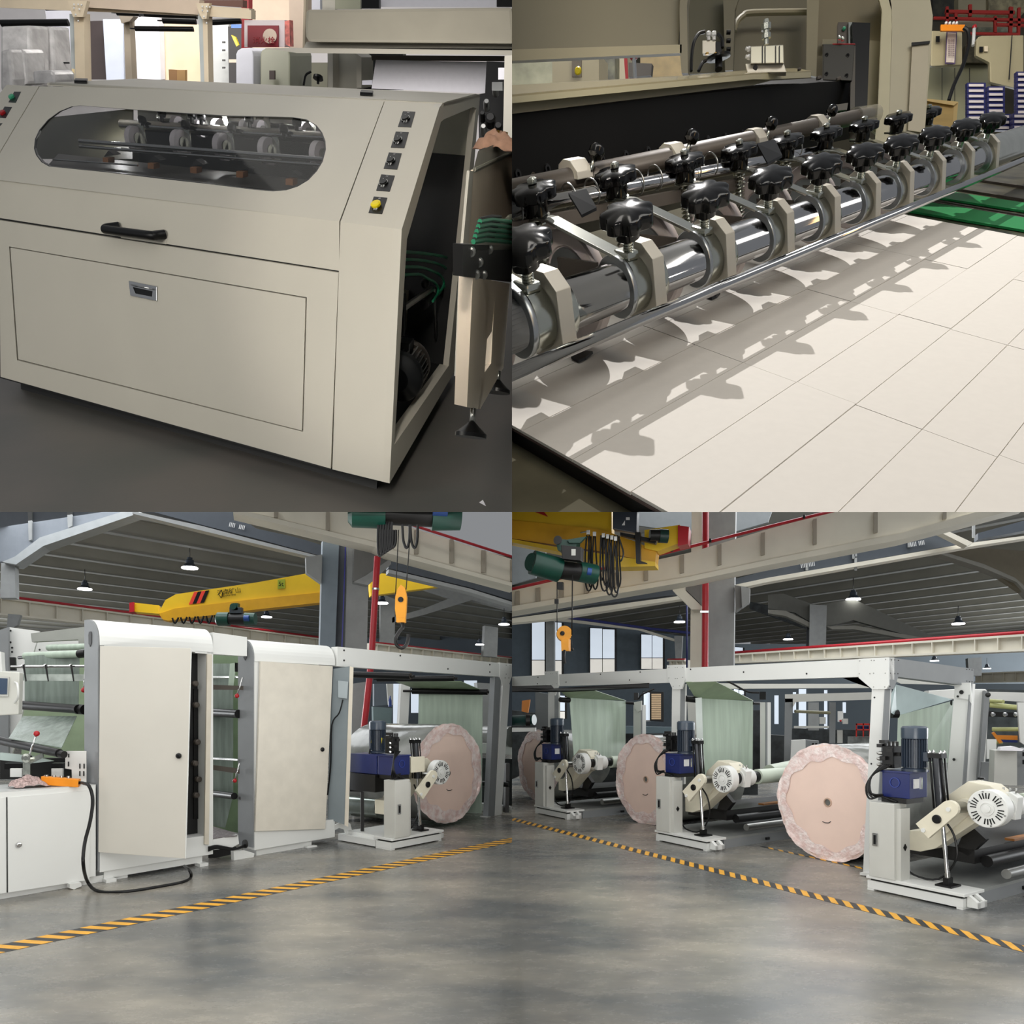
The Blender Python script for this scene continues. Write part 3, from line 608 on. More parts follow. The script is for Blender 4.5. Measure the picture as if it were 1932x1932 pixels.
# shaft
T2 = .12; W2 = f2.co(1103, 563, t=T2)[2]
fa = Frame(f2.at(0, T2, W2), f2.a, f2.u, f2.b)
e1 = f2.a; e2 = (f2.u-e1*f2.u.dot(e1)).normalized(); e3 = e1.cross(e2)
if e3.dot(CAM-fa.o) < 0: e3 = -e3
RS = .033; EG = (f2.u, f2.b)
sh_ = thing('wheel_shaft', 'thick polished steel shaft carrying the clamp collars', 'shaft', fa.at(.8, -.03, 0))
MB().cyl(fa.at(-.6), fa.at(2.5), RS, n=36, eg=EG).to('shaft_rod', m_sh, sh_)
MB().cyl(fa.at(2.50), fa.at(3.8), RS*1.35, n=36, eg=EG).to('shaft_end', m_zc, sh_)
def star(mb, c, ax, r, h, n=8, lobe=.16):
    ax = ax.normalized(); e = ax.orthogonal().normalized(); g = ax.cross(e); N = n*8; vs = []; fs_ = []
    prof = [(.95, 0), (1, .06), (1, .66), (.975, .74), (.92, .79), (.75, .87), (.45, .95), (.1, 1.0)]
    for rr_, hh in prof:
        for i in range(N):
            q = 2*PI*i/N; m_ = (1-lobe*(.5-.5*math.cos(n*q))**1.5*min(1, rr_*1.05)) if rr_ > .6 else 1
            vs.append(c+ax*h*hh+(e*math.cos(q)+g*math.sin(q))*r*rr_*m_)
    for j in range(len(prof)-1):
        for i in range(N): fs_.append((j*N+i, j*N+(i+1) % N, (j+1)*N+(i+1) % N, (j+1)*N+i))
    mb.add(vs, fs_, True); mb.add(vs[:N], [tuple(range(N))]); mb.add(vs[-N:], [tuple(range(N))], True)
    return mb
def spring(mb, p, ax, r, L, turns, wr):
    ax = ax.normalized(); e = ax.orthogonal().normalized(); g = ax.cross(e)
    n = turns*12
    return mb.tube([p+ax*L*i/n+(e*math.cos(2*PI*i/12)+g*math.sin(2*PI*i/12))*r for i in range(n+1)], wr, 5, 0)
rcv = toward(1155, 440); suv = (f2.u-rcv*f2.u.dot(rcv)).normalized()

KA = (suv*.88-rcv*.47+e1*.05).normalized(); KR = (suv*.94-rcv*.30).normalized()
def clamp_unit(S, label):
    o = fa.at(S)
    t = thing('wheel_clamp', label, 'clamp', o, 'wheel clamps along the shaft')
    L2 = lambda s, y, z: o+e1*s+f2.u*y-f2.b*z
    oct_ = [(.044, -.03), (.056, -.014), (.056, .022), (.038, .046), (-.036, .048), (-.054, .030), (-.056, -.03)]
    MB().prism([L2(-.017, y, z) for y, z in oct_], e1*.034).to('clamp_block', m_alu, t, bevel=.0015)
    MB().lathe(L2(-.060, 0, 0), e1, [(.040, 0), (.042, .002), (.042, .040), (.040, .043)], 40, eg=EG).to('collar', m_zc, t)
    MB().lathe(L2(-.072, 0, 0), e1, [(.0425, 0), (.0435, .0015), (.0435, .010), (.0425, .0115)], 40, eg=EG).to('ring', m_zg, t)
    MB().lathe(L2(.017, 0, 0), e1, [(.040, 0), (.0415, .002), (.0415, .018), (.040, .020)], 40, eg=EG).to('end_ring', m_zc, t)
    wc = L2(WS, 0, 0)+f2.u*WT+f2.b*.125
    MB().lathe(wc-e1*.015, e1, [(.056, .003), (.058, 0), (.078, 0), (.082, .004), (.082, .026), (.078, .03), (.058, .03), (.056, .027)], 44, eg=EG).to('presser_wheel', m_rub, t)
    MB().lathe(wc-e1*.016, e1, [(.012, 0), (.054, 0), (.055, .004), (.055, .028), (.054, .032)], 30, eg=EG).to('wheel_hub', m_zg, t)
    MB().prism([L2(-.085, .030, -.03), L2(-.085, -.010, -.03), L2(-.085, -.03, -.13), L2(-.085, .02, -.13)], e1*.006).to('fork_plate', m_rail, t)
    # front knob on its tilted threaded stud
    ax = KA; b0 = L2(-.040, .036, .010)
    sd = MB().cyl(b0, b0+ax*.06, .0072, n=12)
    for k in range(11): sd.lathe(b0+ax*(.003+k*.0036), ax, [(.0072, 0), (.0086, .0009), (.0072, .0018)], 12, False)
    sd.to('threaded_stud', m_zc, t)
    MB().cbox(L2(-.040, .042, .006), e1*.034, f2.u*.012, f2.b*.034).to('weld_nut', m_zc, t, bevel=.004)
    MB().lathe(b0+ax*.030, ax, [(.016, 0), (.0185, .002), (.0195, .024)], 24).to('knob_hub', m_knob, t)
    star(MB(), b0+ax*.050, ax, .0410, .024, 7, .17).to('star_knob', m_knob, t)
    # arm plate rising to the rear with the second knob and its spring
    aw = e1*.036; bb = f2.b; uu = f2.u
    c0 = L2(-.070, .036, .016); q_ = lambda t_, w_: o+e1*-.085+uu*t_+bb*w_
    c1 = q_(.062, .125); c2 = q_(.066, .15); c3 = q_(.060, .225)
    th = uu*.005; ar = MB()
    for p_, r_ in ((c0, c1), (c1, c2), (c2, c3)): ar.prism([p_, p_+aw, r_+aw, r_], th)
    ar.to('arm_plate', m_zc, t, bevel=.0008)
    kc = q_(.065, .19)+aw*.5
    MB().lathe(kc, KR, [(.022, 0), (.022, .002)], 16).to('washer', m_zc, t)
    MB().lathe(kc+KR*.002, KR, [(.017, 0), (.0195, .003), (.0205, .028)], 24).to('knob_hub', m_knob, t)
    star(MB(), kc+KR*.028, KR, .040, .021, 7, .14).to('star_knob', m_knob, t)
    MB().lathe(kc+KR*.050, KR, [(.008, 0), (.008, .006), (.004, .008)], 12).to('stud_end', m_zc, t)
    SD = -(uu-e1*.12).normalized()
    MB().cyl(kc, kc+SD*.10, .0055, n=8).to('stud', m_zc, t)
    spring(MB(), kc+SD*.006, SD, .0115, .088, 12, .0019).to('spring', m_zc, t)
    return t
us = [fs_s for fs_s in (.030, .250, .468, .705, .925, 1.152, 1.372, 1.615, 1.86, 2.10)]
names = ['cut by the left edge', 'nearest with a whole front knob', 'second from the near end with whole knobs', 'third from the near end with whole knobs', 'fourth from the near end', 'middle of the shaft', 'fourth from the far end', 'third from the far end', 'second from the far end', 'last before the bare shaft end']
S0_ = fa.co(1040, 595, w=0)[0]
base_unit = None
us = [fa.co(x, y, w=0)[0] for x, y in [(1032, 597), (1208, 535), (1343, 480), (1457, 440), (1547, 405), (1625, 376), (1690, 350), (1752, 328), (1808, 309), (1857, 290)]]
wq = fa.co(1086, 535, w=.125); WS = wq[0]-us[1]; WT = wq[1]
for k, S in enumerate(us):
    lb = f'zinc wheel clamp with black star knobs, {names[k]}'
    if k == 0: base_unit = clamp_unit(S, lb); su0 = S
    else: dup(base_unit, e1*(S-su0), lb)
# sheet guides (small black tongues on the paper)
for k, (x, y) in enumerate([(1091, 672), (1338, 558)]):
    c = f2.on(x, y, t=.002); tag(MB().prism([c-e1*.02, c+e1*.022, c+e1*.03-f2.b*.012, c+e1*.0-f2.b*.02, c-e1*.02-f2.b*.02], f2.u*.004).to('guide_tongue', m_blk), ['nearer black guide tongue lying on the strips under the rod', 'farther black guide tongue lying on the strips under the rod'][k], 'guide')
# grey rear pipe, chrome ring rod, cream pipe clamps with small knobs
W3 = .52
def q3(x, y, w=W3): return f2.on(x, y, w=w)
tag(MB().cyl(q3(925, 371), q3(1640, 216), .019, n=20).to('rear_pipe', m_rail), 'matt grey pipe in front of the black beam', 'pipe')
cr_ = thing('ring_rod', 'polished rear rod carrying thin steel rings', 'rod', q3(1300, 320, .46))
MB().cyl(q3(925, 402, .46), q3(1560, 283, .46), .013, n=18).to('rod', m_sh, cr_)
for x, y in [(976, 408), (1078, 385), (1121, 375), (1205, 357), (1240, 348), (1313, 333), (1345, 322), (1378, 317), (1455, 304), (1505, 290)]:
    c = q3(x-4, y-13, .46); MB().tube(ring(c, f2.u, f2.b, .021, 20)+[c+f2.u*.021], .0016, 6, 0).to('ring', m_steel, cr_)
tag(MB().prism([q3(940, 425, .44), q3(1560, 305, .44), q3(1560, 322, .44), q3(940, 455, .44)], f2.b*.01).to('inner_rail', m_rail), 'dull grey inner rail behind the springs', 'rail')
for k, (x, y) in enumerate([(1083, 330), (1268, 296), (1422, 266), (1540, 238)]):
    sc_ = q3(x, y); g_ = thing('pipe_clamp', ['cream chamfered clamp on the grey pipe, nearest with small knob', 'cream pipe clamp second from the left', 'cream pipe clamp third from the left', 'cream pipe clamp farthest along the grey pipe'][k], 'clamp', sc_, 'cream clamps on the grey pipe')
    pl = [(-.022, -.012), (-.018, .010), (-.006, .020), (.010, .020), (.024, .004), (.024, -.008)]
    MB().prism([sc_+f2.b*(-z*1.3)+f2.u*(y_+.006)-e1*.022 for z, y_ in pl], e1*.05).to('clamp_body', m_alu, g_, bevel=.0015)
    kb = sc_+e1*.04+f2.u*.030-f2.b*.03
    MB().cyl(sc_-f2.b*.028+e1*.022+f2.u*.005, kb, .004, n=8).to('stem', m_zc, g_)
    MB().lathe(kb, (f2.u*.7+e1*.5-f2.b*.3), [(.008, -.004), (.0145, 0), (.0155, .01), (.012, .016), (.003, .018)], 16).to('small_knob', m_knob, g_)
# spare black arms seen in the back
for k, (x0, y0, x1, y1) in enumerate([(1085, 380, 1120, 405), (1440, 285, 1470, 305)]):
    tag(MB().prism([q3(x0-12, y0-10, .3), q3(x0+22, y0-18, .3), q3(x1+6, y1-8, .27), q3(x1-22, y1+6, .27)], f2.u*.004).to('folded_lever', m_blk), ['folded black arm behind the nearest front knob', 'folded black arm behind the fourth front knob'][k], 'arm')
# black beam with its row of socket screws
W4 = .60
bm_ = thing('black_beam', 'heavy black knife beam with a row of socket screws', 'beam', f2.at(.8, .2, W4)); bm_['kind'] = 'thing'
MB().prism([f2.on(x, y, w=W4) for x, y in [(930, 219), (1480, 160), (1606, 151), (1603, 262), (930, 400)]], f2.b*.12).to('beam_body', m_beam, bm_)
for k, (x, y) in enumerate([(976, 328), (1032, 318), (1086, 306), (1135, 300), (1180, 292), (1222, 284), (1262, 275), (1300, 268), (1335, 263), (1368, 258), (1400, 252)]):
    c = f2.on(x, y, w=W4); nb = -f2.b
    sw = MB().holed(ring(c+nb*.004, e1, e2, .0085, 14), [ring(c+nb*.004, e1, e2, .0042, 6)], -nb*.006).to('socket_screw', m_blkm, bm_)
for x, y in [(1005, 330), (1157, 303), (1201, 294), (1241, 286), (1279, 278)]:
    MB().lathe(f2.on(x, y, w=W4)-f2.b*.001, -f2.b, [(.005, 0), (.005, .001)], 10).to('plug', m_rail, bm_)
# beam end block with guide plate and tall black rail
eb = thing('guide_plate', 'dark grey guide plate with four socket screws beside a tall black rail', 'guide', P(1585, 200, 1.75))
d_ = 2.28
def sl2(pts, d, thick, nm, m, par=None, bevel=0, **k): return MB().prism([P(x, y, d) for x, y in pts], DV*thick).to(nm, m, par, bevel, **k)
sl2([(1553, 83), (1613, 84), (1608, 152), (1553, 150)], d_, .04, 'plate', mat('dark_plate_grey', (52, 50, 44), .4, metal=.2), eb, .002)
sl2([(1606, 84), (1614, 86), (1612, 262), (1603, 262)], d_+.01, .03, 'plate_side', mat('plate_side_grey', (78, 72, 62), .4), eb)
sl2([(1571, 82), (1613, 82), (1614, 84), (1571, 84)], d_-.001, .02, 'red_shim', m_red, eb)
for x, y in [(1559.5, 104), (1599, 105), (1559, 140), (1597, 143)]:
    MB().lathe(P(x, y, d_-.0), -DV, [(.0055, -.002), (.0055, .003), (.003, .003), (.003, .0)], 14).to('socket_screw', m_blkm, eb)
sl2([(1581, 42), (1606, 42), (1606, 82), (1581, 82)], d_+.08, .05, 'linear_rail', m_rail, eb)
sl2([(1601, 42), (1608, 42), (1608, 84), (1601, 84)], d_+.07, .02, 'rail_edge', m_zc, eb)
sl2([(1608, 42), (1642, 43), (1636, 210), (1612, 212)], d_+.06, .05, 'tall_block', m_blk, eb)
MB().ball(P(1592.5, 54, d_+.075), .0055).to('green_plug', m_grn, eb)
for x, y in [(1584, 75), (1590, 77)]: MB().lathe(P(x, y, d_-.01), f2.u, [(.004, 0), (.006, .004), (.003, .01)], 8).to('fitting', m_zc, eb)
sl2([(1571, 198), (1600, 194), (1598, 207), (1573, 210)], 2.2, .03, 'stop_block', mat('plate_side_grey', (78, 72, 62), .4), eb)
for x, y in [(1545, 146), (1582, 148)]:
    MB().lathe(P(x, y+4, 2.2), f2.u, [(.008, 0), (.008, .006), (.0065, .008)], 6).to('hex_bolt', m_rail, eb)
# cream shelf over the beam
W5 = .575
sf = thing('cream_shelf', 'long cream enamelled shelf with a folded front lip above the black beam', 'shelf', f2.on(1200, 180, w=W5))
MB().prism([f2.on(x, y, w=W5) for x, y in [(930, 185.5), (1422, 140.5), (1530, 136), (1530, 146), (1450, 150), (1422, 149.5), (930, 198.5)]], f2.b*.006).to('front_lip', m_cream2, sf)
MB().prism([f2.on(x, y, w=W5+.02) for x, y in [(930, 196), (1425, 149), (1455, 152), (1420, 161), (930, 219)]], f2.b*.006).to('lower_lip', m_olive2, sf)
tt = f2.co(1200, 163, w=W5)[1]
MB().prism([f2.on(930, 185.5, w=W5), f2.on(1422, 140.5, w=W5), f2.on(1530, 136, w=W5), f2.on(1500, 131, w=W5+.05), f2.on(1430, 133, w=W5+.09), f2.on(1300, 145, w=W5+.10), f2.on(930, 166, w=W5+.12)], f2.u*.003).to('shelf_top', mat('cream_gloss', (150, 140, 108), .14, var=.04), sf)
# pneumatic cylinder on the shelf
py = thing('air_cylinder', 'square aluminium air cylinder with a chrome nut on top, standing on the cream shelf', 'cylinder', P(1447, 134, 1.55))
dp = 1.93
sl2([(1406, 120), (1479, 120), (1484, 136), (1410, 137)], dp, .05, 'base_plate', m_alu, py, .002)
sl2([(1416, 87), (1478, 84), (1479, 119), (1416, 120)], dp-.01, .05, 'cylinder_body', mat('aluminium_profile', (170, 166, 150), .3, metal=.8), py, .002)
for x in (1438, 1443, 1463, 1470): sl2(rect(x, 86, x+1.6, 119), dp-.012, .003, 'profile_groove', m_blkm, py)
MB().lathe(P(1446, 84, dp+.01), f2.u, [(.006, 0), (.006, .012), (.012, .012), (.012, .022), (.008, .022), (.008, .03), (.013, .03), (.013, .042), (.008, .044), (.006, .052)], 8, sm=False).to('rod_nut', m_zc, py)
for y in (93, 108): MB().lathe(P(1415, y, dp), V((-1, -.2, 0)), [(.006, 0), (.006, .006), (.004, .006), (.004, .012)], 10).to('port_fitting', m_white, py)
MB().lathe(P(1425, 128, dp-.001), -DV, [(.006, 0), (.006, .002)], 14).to('bore', m_dark, py)
tag(MB().lathe(P(1508, 133, 2.0), f2.u, [(.005, 0), (.005, .005)], 8).to('hex_bolt', m_rail), 'single hex bolt on the shelf right of the air cylinder', 'bolt')
# valve block with black hoses
vb = thing('valve_block', 'small metal valve block with two black hoses behind the shelf', 'valve', P(1338, 110, 1.75)); dv_ = 2.08
sl2(rect(1325, 76, 1350, 101), dv_, .03, 'valve_body', m_alu, vb, .002)
sl2(rect(1350, 78, 1362, 104), dv_, .03, 'valve_black', m_blk, vb, .002)
for x in (1337, 1347): MB().lathe(P(x, 76, dv_), f2.u, [(.005, 0), (.005, .008), (.007, .01), (.007, .018), (.004, .02)], 8).to('push_fitting', m_white, vb)
for x in (1334, 1350): MB().lathe(P(x, 103, dv_), f2.u, [(.005, 0), (.005, .004)], 8).to('brass_fitting', mat('brass', (190, 150, 70), .3, metal=1), vb)
MB().tube([P(1330, 60, dv_), P(1318, 64, dv_), P(1309, 80, dv_), P(1305, 105, dv_), P(1304, 134, dv_)], .0045, 8).to('hose', m_blk, vb)
MB().tube([P(1354, 64, dv_), P(1362, 74, dv_), P(1363, 90, dv_)], .0045, 8).to('hose', m_blk, vb)
MB().tube([P(1340, 112, dv_), P(1326, 118, dv_), P(1318, 134, dv_)], .0045, 8).to('hose', m_blk, vb)
MB().lathe(P(1356, 113, dv_-.02), f2.u, [(.02, 0), (.032, .003), (.032, .009), (.02, .012)], 18).to('hand_wheel', m_blk, vb)
MB().cyl(P(1356, 131, dv_-.02), P(1356, 114, dv_-.02), .01, n=10).to('wheel_stem', m_blkm, vb)
# hood and housing walls
hd = thing('cutter_housing', 'olive enamelled hood and arched housing wall above the black beam', 'housing', P(1300, 50, 2.2))
sl2([(940, -20), (1292, -20), (1283, 22), (1280, 84), (940, 100)], 1.95, .03, 'hood', m_olive, hd)
sl2([(940, 94), (1286, 84), (1286, 100), (940, 116)], 1.93, .03, 'hood_rail', m_olive2, hd)
sl2([(1284, -20), (1300, -20), (1296, 12), (1298, 138), (1286, 138), (1283, 100), (1282, 20)], 1.93, .05, 'hood_post', m_olive, hd)
sl2([(1296, -20), (1395, -20), (1388, 20), (1384, 135), (1298, 140)], 2.4, .02, 'wall_panel', mat('olive_mid', (84, 80, 60), .5), hd)
sl2([(1364, -20), (1400, -20), (1386, 20), (1383, 132), (1368, 133)], 2.35, .02, 'wall_rib', m_olive, hd)
for y in (61, 77, 93): MB().cyl(P(1371, y, 2.33), P(1378, y, 2.33), .006, n=10).to('cap_screw', m_blk, hd)
sl2([(1390, -20), (1540, -20), (1536, 140), (1384, 140)], 2.5, .02, 'inner_wall', m_olive, hd)
MB().tube([P(1385, 60, 2.45), P(1390, 42, 2.45), P(1402, 30, 2.45), P(1420, 24, 2.45), P(1530, 22, 2.45)], .009, 8).to('arch_bead', m_olive2, hd)
sl2([(1523, -20), (1546, -20), (1540, 145), (1521, 140)], 2.4, .03, 'wall_rib', m_olive2, hd)
sl2([(1540, -20), (1690, -20), (1664, 40), (1660, 260), (1540, 160)], 2.48, .02, 'inner_wall', mat('olive_warm', (122, 112, 86), .45, var=.04), hd)
sl2([(1552, 74), (1582, 74), (1582, 84), (1552, 84)], 2.45, .02, 'wall_patch', m_olive2, hd)
sl2([(1640, 76), (1664, 78), (1657, 256), (1632, 230)], 2.44, .02, 'corrugated_strip', m_olive2, hd)
# right pillar with the arched inner edge and inset door
pf = thing('housing_pillar', 'beige grey machine pillar with arched edge and narrow inset door', 'pillar', P(1700, 250, 1.8)); pf['kind'] = 'thing'
arch = [(1650, -20), (1660, 4), (1664, 20), (1663, 60), (1657, 200), (1652, 262)]
sl2(arch+[(1652, 300), (1675, 300), (1683, 40), (1682, 10), (1676, -20)], 2.4, .02, 'arched_edge', mat('cream_grey_edge', (206, 198, 166), .4), pf)
sl2([(1672, -20), (1682, 20), (1683, 60), (1675, 300), (1741, 300), (1756, 100), (1760, 30), (1752, -20)], 2.4, .2, 'pillar_body', mat('pillar_beige', (196, 188, 162), .42, var=.03), pf)
sl2([(1721, 84), (1753, 80), (1746, 235), (1744, 250), (1713, 246)], 2.39, .01, 'inset_door', mat('door_beige', (200, 190, 166), .42), pf, .001)
sl2([(1720, 80), (1755, 77), (1754, 82), (1720, 86)], 2.385, .006, 'door_shadow_gap', m_dark, pf)
# background beyond the opening and to the right
struct(sl2(rect(900, -60, 2100, 600), 9, .1, 'wall_back', mat('shop_far_wall', (78, 72, 56), .8, var=.5, scale=1.2)))
bk = lambda pts, d, nm, m, lb, cat='cabinet', th=.2, bev=0: tag(sl2(pts, d, th, nm, m, None, bev), lb, cat)
m_bgc = mat('bg_cabinet', (168, 158, 128), .45, var=.04)
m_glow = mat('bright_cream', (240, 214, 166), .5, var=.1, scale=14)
bk(rect(940, 100, 1042, 175), 3.2, 'pale_machine', mat('bg_grey', (170, 170, 146), .3, var=.3, scale=8), 'pale grey machine side seen under the hood at left', 'machine')
cbn = thing('switch_cabinet', 'beige cabinet with a yellow push button seen under the hood', 'cabinet', P(1090, 165, 3))
sl2(rect(1042, 100, 1130, 175), 3.0, .2, 'cabinet_body', m_bgc, cbn)
sl2(rect(1079, 112, 1097, 145), 2.98, .01, 'switch_plate', mat('plate_taupe', (92, 80, 60), .5), cbn)
MB().lathe(P(1091.5, 134.5, 2.97), -DV, [(.012, 0), (.014, .01), (.01, .016)], 16).to('yellow_button', m_yel, cbn)
bk([(1128, 100), (1160, 100), (1160, 150), (1128, 160)], 3.3, 'machine_part', mat('dark_green_grey', (96, 96, 76), .4, var=.6, scale=20), 'dark part with a round bright eye beside the beige cabinet', 'machine part')
bk(rect(1158, 100, 1182, 150), 3.4, 'post', m_bgc, 'pale post under the hood right of the beige cabinet', 'post')
bk([(1177, 106), (1183, 106), (1185, 150), (1180, 150)], 3.1, 'red_tag', m_red, 'red strip hanging under the hood', 'strip', .01)
lv = thing('ball_lever', 'chrome lever with red ball seen under the hood', 'lever', P(1198, 150, 2.6))
MB().cyl(P(1198, 150, 2.6), P(1196, 108, 2.6), .007, n=10).to('lever_rod', m_chrome, lv); MB().ball(P(1196, 104, 2.6), .016).to('ball', m_red, lv)
bk([(1186, 118), (1230, 120), (1228, 142), (1186, 145)], 3.0, 'bracket', m_rail, 'grey bracket with a hole behind the red ball lever', 'bracket', .05)
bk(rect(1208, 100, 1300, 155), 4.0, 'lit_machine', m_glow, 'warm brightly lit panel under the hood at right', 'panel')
# right background: cabinets, red frame, blue boxes, wooden crate
cA = thing('shop_cabinet', 'beige shop cabinet with a framed notice and an orange box on top', 'cabinet', P(1800, 190, 4.2))
sl2([(1757, 57), (1816, 60), (1816, 122), (1755, 125)], 4.2, .05, 'cabinet_body', m_bgc, cA, .01)
sl2(rect(1766, 68, 1773, 79), 4.18, .01, 'switch', m_blk, cA)
sl2([(1786, 59), (1806, 60), (1802, 121), (1783, 120)], 4.17, .008, 'notice_frame', mat('violet_frame', (92, 76, 112), .5), cA)
sl2([(1788, 61), (1804, 62), (1800.5, 118), (1785, 117.5)], 4.165, .004, 'notice_sheet', mat('notice_pinkish', (204, 190, 180), .6, var=.1, scale=40), cA)
stuff(text('notice_lettering', '\n'.join(['llll lll lllll']*9), 4.2*3.6/F*1, P(1795, 90, 4.155), (1, 0, 0), (0, 0, 1), mat('notice_ink', (120, 100, 110), .6), cA, .0005))
sl2([(1752, 124), (1870, 117), (1868, 200), (1866, 245), (1745, 250)], 4.4, .05, 'cabinet_base', mat('base_grey', (150, 148, 122), .45), cA)
for x in (1777, 1801, 1829): sl2([(x, 128), (x+1, 128), (x+1, 240), (x, 240)], 4.38, .005, 'door_gap', m_dark, cA)
ob = thing('orange_box', 'orange connector box with four plugs on the beige shop cabinet', 'box', P(1798, 57, 4.1))
sl2(rect(1775, 46, 1821, 58), 4.1, .03, 'box_body', mat('orange_enamel', (232, 136, 20), .45), ob, .004)
for x in (1785, 1792, 1799, 1805): MB().cyl(P(x, 46, 4.1), P(x, 42, 4.1), .007, n=8).to('plug', m_white, ob)
tag(MB().tube([P(1818, 52, 4.05), P(1826, 60, 4.05), P(1827, 85, 4.05), P(1818, 120, 4.05), P(1800, 160, 4.05), P(1790, 190, 4.05)], .010, 8).to('black_cable', m_blk), 'thick black cable hanging from the orange box', 'cable')
mg = thing('shop_mechanism', 'steel lever mechanism with red handle between the beige cabinets', 'machinery', P(1830, 110, 4.3))
sl2([(1822, 85), (1845, 80), (1870, 100), (1870, 118), (1820, 118)], 4.35, .2, 'block', mat('mech_dark', (80, 74, 56), .4, metal=.5, var=.4, scale=30), mg)
MB().cyl(P(1836, 86, 4.25), P(1838, 54, 4.25), .009, n=8).to('lever_rod', m_white, mg)
MB().ball(P(1838.5, 51, 4.25), .013).to('red_handle', m_red, mg); MB().ball(P(1856, 104, 4.2), .014).to('black_ball', m_blk, mg)
cB = thing('arched_cabinet', 'rounded top beige cabinet with black and cream switches at right', 'cabinet', P(1880, 160, 4.1))
sl2([(1841, 105), (1842, 76), (1846, 69), (1853, 67), (1932, 66), (1932, 170), (1868, 155), (1867, 118)], 4.1, .05, 'cabinet_body', m_bgc, cB, .008)
sl2(rect(1848, 88, 1855, 98), 4.09, .006, 'switch', m_blk, cB); sl2(rect(1857, 87, 1864, 97), 4.09, .006, 'switch', m_cream, cB)
sl2([(1909, 66), (1910.5, 66), (1905, 150), (1903, 150)], 4.085, .005, 'door_gap', m_dark, cB)
rf = thing('steel_rack', 'red steel frame rack in the far background', 'frame', P(1860, 60, 6))
m_rf = mat('red_frame_paint', (190, 40, 28), .45)
for q in ([(1762, 31), (1935, 35), (1935, 40), (1762, 35)], [(1784, 18), (1915, 20), (1915, 26), (1784, 24)], [(1785, 12), (1790, 12), (1790, 42), (1785, 42)], [(1905, 12), (1912, 13), (1910, 62), (1904, 62)], [(1921, 14), (1926, 14), (1925, 62), (1920, 62)], [(1876, 30), (1881, 30), (1881, 62), (1876, 62)], [(1826, 60), (1925, 62), (1925, 66), (1826, 64)], [(1880, 43), (1940, 45), (1940, 49), (1880, 48)], [(1828, 8), (1834, 8), (1834, 30), (1828, 30)], [(1801, 24), (1807, 24), (1806, 40), (1802, 40)]):
    sl2(q, 6, .04, 'frame_bar', m_rf, rf)
for k, (q, m_, lb) in enumerate([(rect(1760, -10, 1800, 30), mat('bg_dark', (48, 46, 34), .6, var=.5, scale=20), 'dark machine mass at the upper right behind the pillar'), (rect(1808, -10, 1860, 28), m_bgc, 'cream machine end behind the red frame'), (rect(1865, -10, 1932, 24), mat('bg_tan', (150, 140, 108), .5, var=.4, scale=18), 'tan machine behind the right end of the red frame'), (rect(1810, 36, 1900, 42), m_cream, 'long cream roller behind the red frame'), (rect(1845, 45, 1925, 60), mat('bg_grey2', (150, 150, 130), .5, var=.3, scale=20), 'pale grey block under the red frame')]):
    bk(q, 7+k*.2, 'shop_machine', m_, lb, 'machine')
cr2 = thing('wooden_crate', 'plywood crate standing right of the beige pillar', 'crate', P(1775, 250, 2.8))
m_ply = mat('plywood', (198, 166, 104), .6, var=.1, scale=5, stretch=(1, 1, 6)); m_ply2 = mat('plywood_light', (214, 184, 124), .6, var=.08)
sl2([(1746, 187), (1800, 199), (1795, 262), (1744, 255)], 2.8, .03, 'front_panel', m_ply, cr2); sl2([(1745, 186), (1800, 191), (1808, 192), (1800, 199), (1746, 190)], 2.79, .05, 'rim', m_ply2, cr2)
sl2([(1800, 199), (1808, 192), (1803, 250), (1795, 258)], 2.8, .05, 'side_panel', m_ply2, cr2)
m_blue = mat('navy_carton', (30, 32, 92), .5); m_lab = mat('carton_label', (206, 196, 196), .6)
n_ = 0
for cx0, cx1, yt, rows_, d in [(1825, 1860, 156, 8, 3.9), (1863, 1896, 163, 8, 3.7), (1918, 1938, 135, 12, 3.6), (1875, 1908, 215, 3, 3.5), (1911, 1940, 214, 3, 3.45)]:
    hh = 10.2 if d > 3.5 else 10.5
    for r_ in range(rows_):
        y0 = yt+r_*hh; n_ += 1
        if y0 > 246: continue
        bxo = thing('navy_carton', f'{["top","second","third","fourth","fifth","sixth","seventh","eighth","ninth","tenth","eleventh","twelfth"][r_]} navy carton of the stack {["at the left", "in the middle", "at the right edge", "low in front of the middle stack", "low at the right"][[1825,1863,1918,1875,1911].index(cx0)]}', 'box', P(cx0, y0+hh, d), 'navy cartons')
        sl2(rect(cx0, y0, cx1, y0+hh-.8), d, .05, 'carton', m_blue, bxo)
        sl2(rect(cx0+3, y0+2.5, cx1-4, y0+hh-3), d-.004, .003, 'carton_label', m_lab, bxo)
# plastic-wrapped tube at the far end of the grey pipe
tag(MB().cyl(q3(1612, 222), q3(1650, 216), .026, n=16).to('plastic_sleeve', clear('clear_film', (180, 175, 160), .35, .1)), 'clear plastic sleeve on the far end of the grey pipe', 'sleeve')
# spot standing in for the sun behind the rollers throws their shadow over the strips
tgt = f2.at(1.2, 0, .1); LD = (f2.u+f2.b*.58+f2.a*.62)
light('SPOT', 'rear_sun_spot', tgt+LD*3.4, tgt, 1080, (1, .965, .93), .02, angle=1.1)

light('AREA', 'highlight_fill', (1.3, -.3, 4.6), f2.at(.9, .1, .2), 30, (1, .97, .90), 3.0, .8)  # added above the view for highlights on the metal
light('AREA', 'amber_glint_fill', (1.9, -.6, 3.6), f2.at(.9, .1, .2), 5, (1, .62, .25), .25, 1.6)  # added warm source, there to give the metal amber reflections
light('AREA', 'shop_fill', P(1800, -260, 3.2), P(1830, 160, 4.4), 13, (1, .96, .86), 1.2, .8)  # added fill for the background at the right

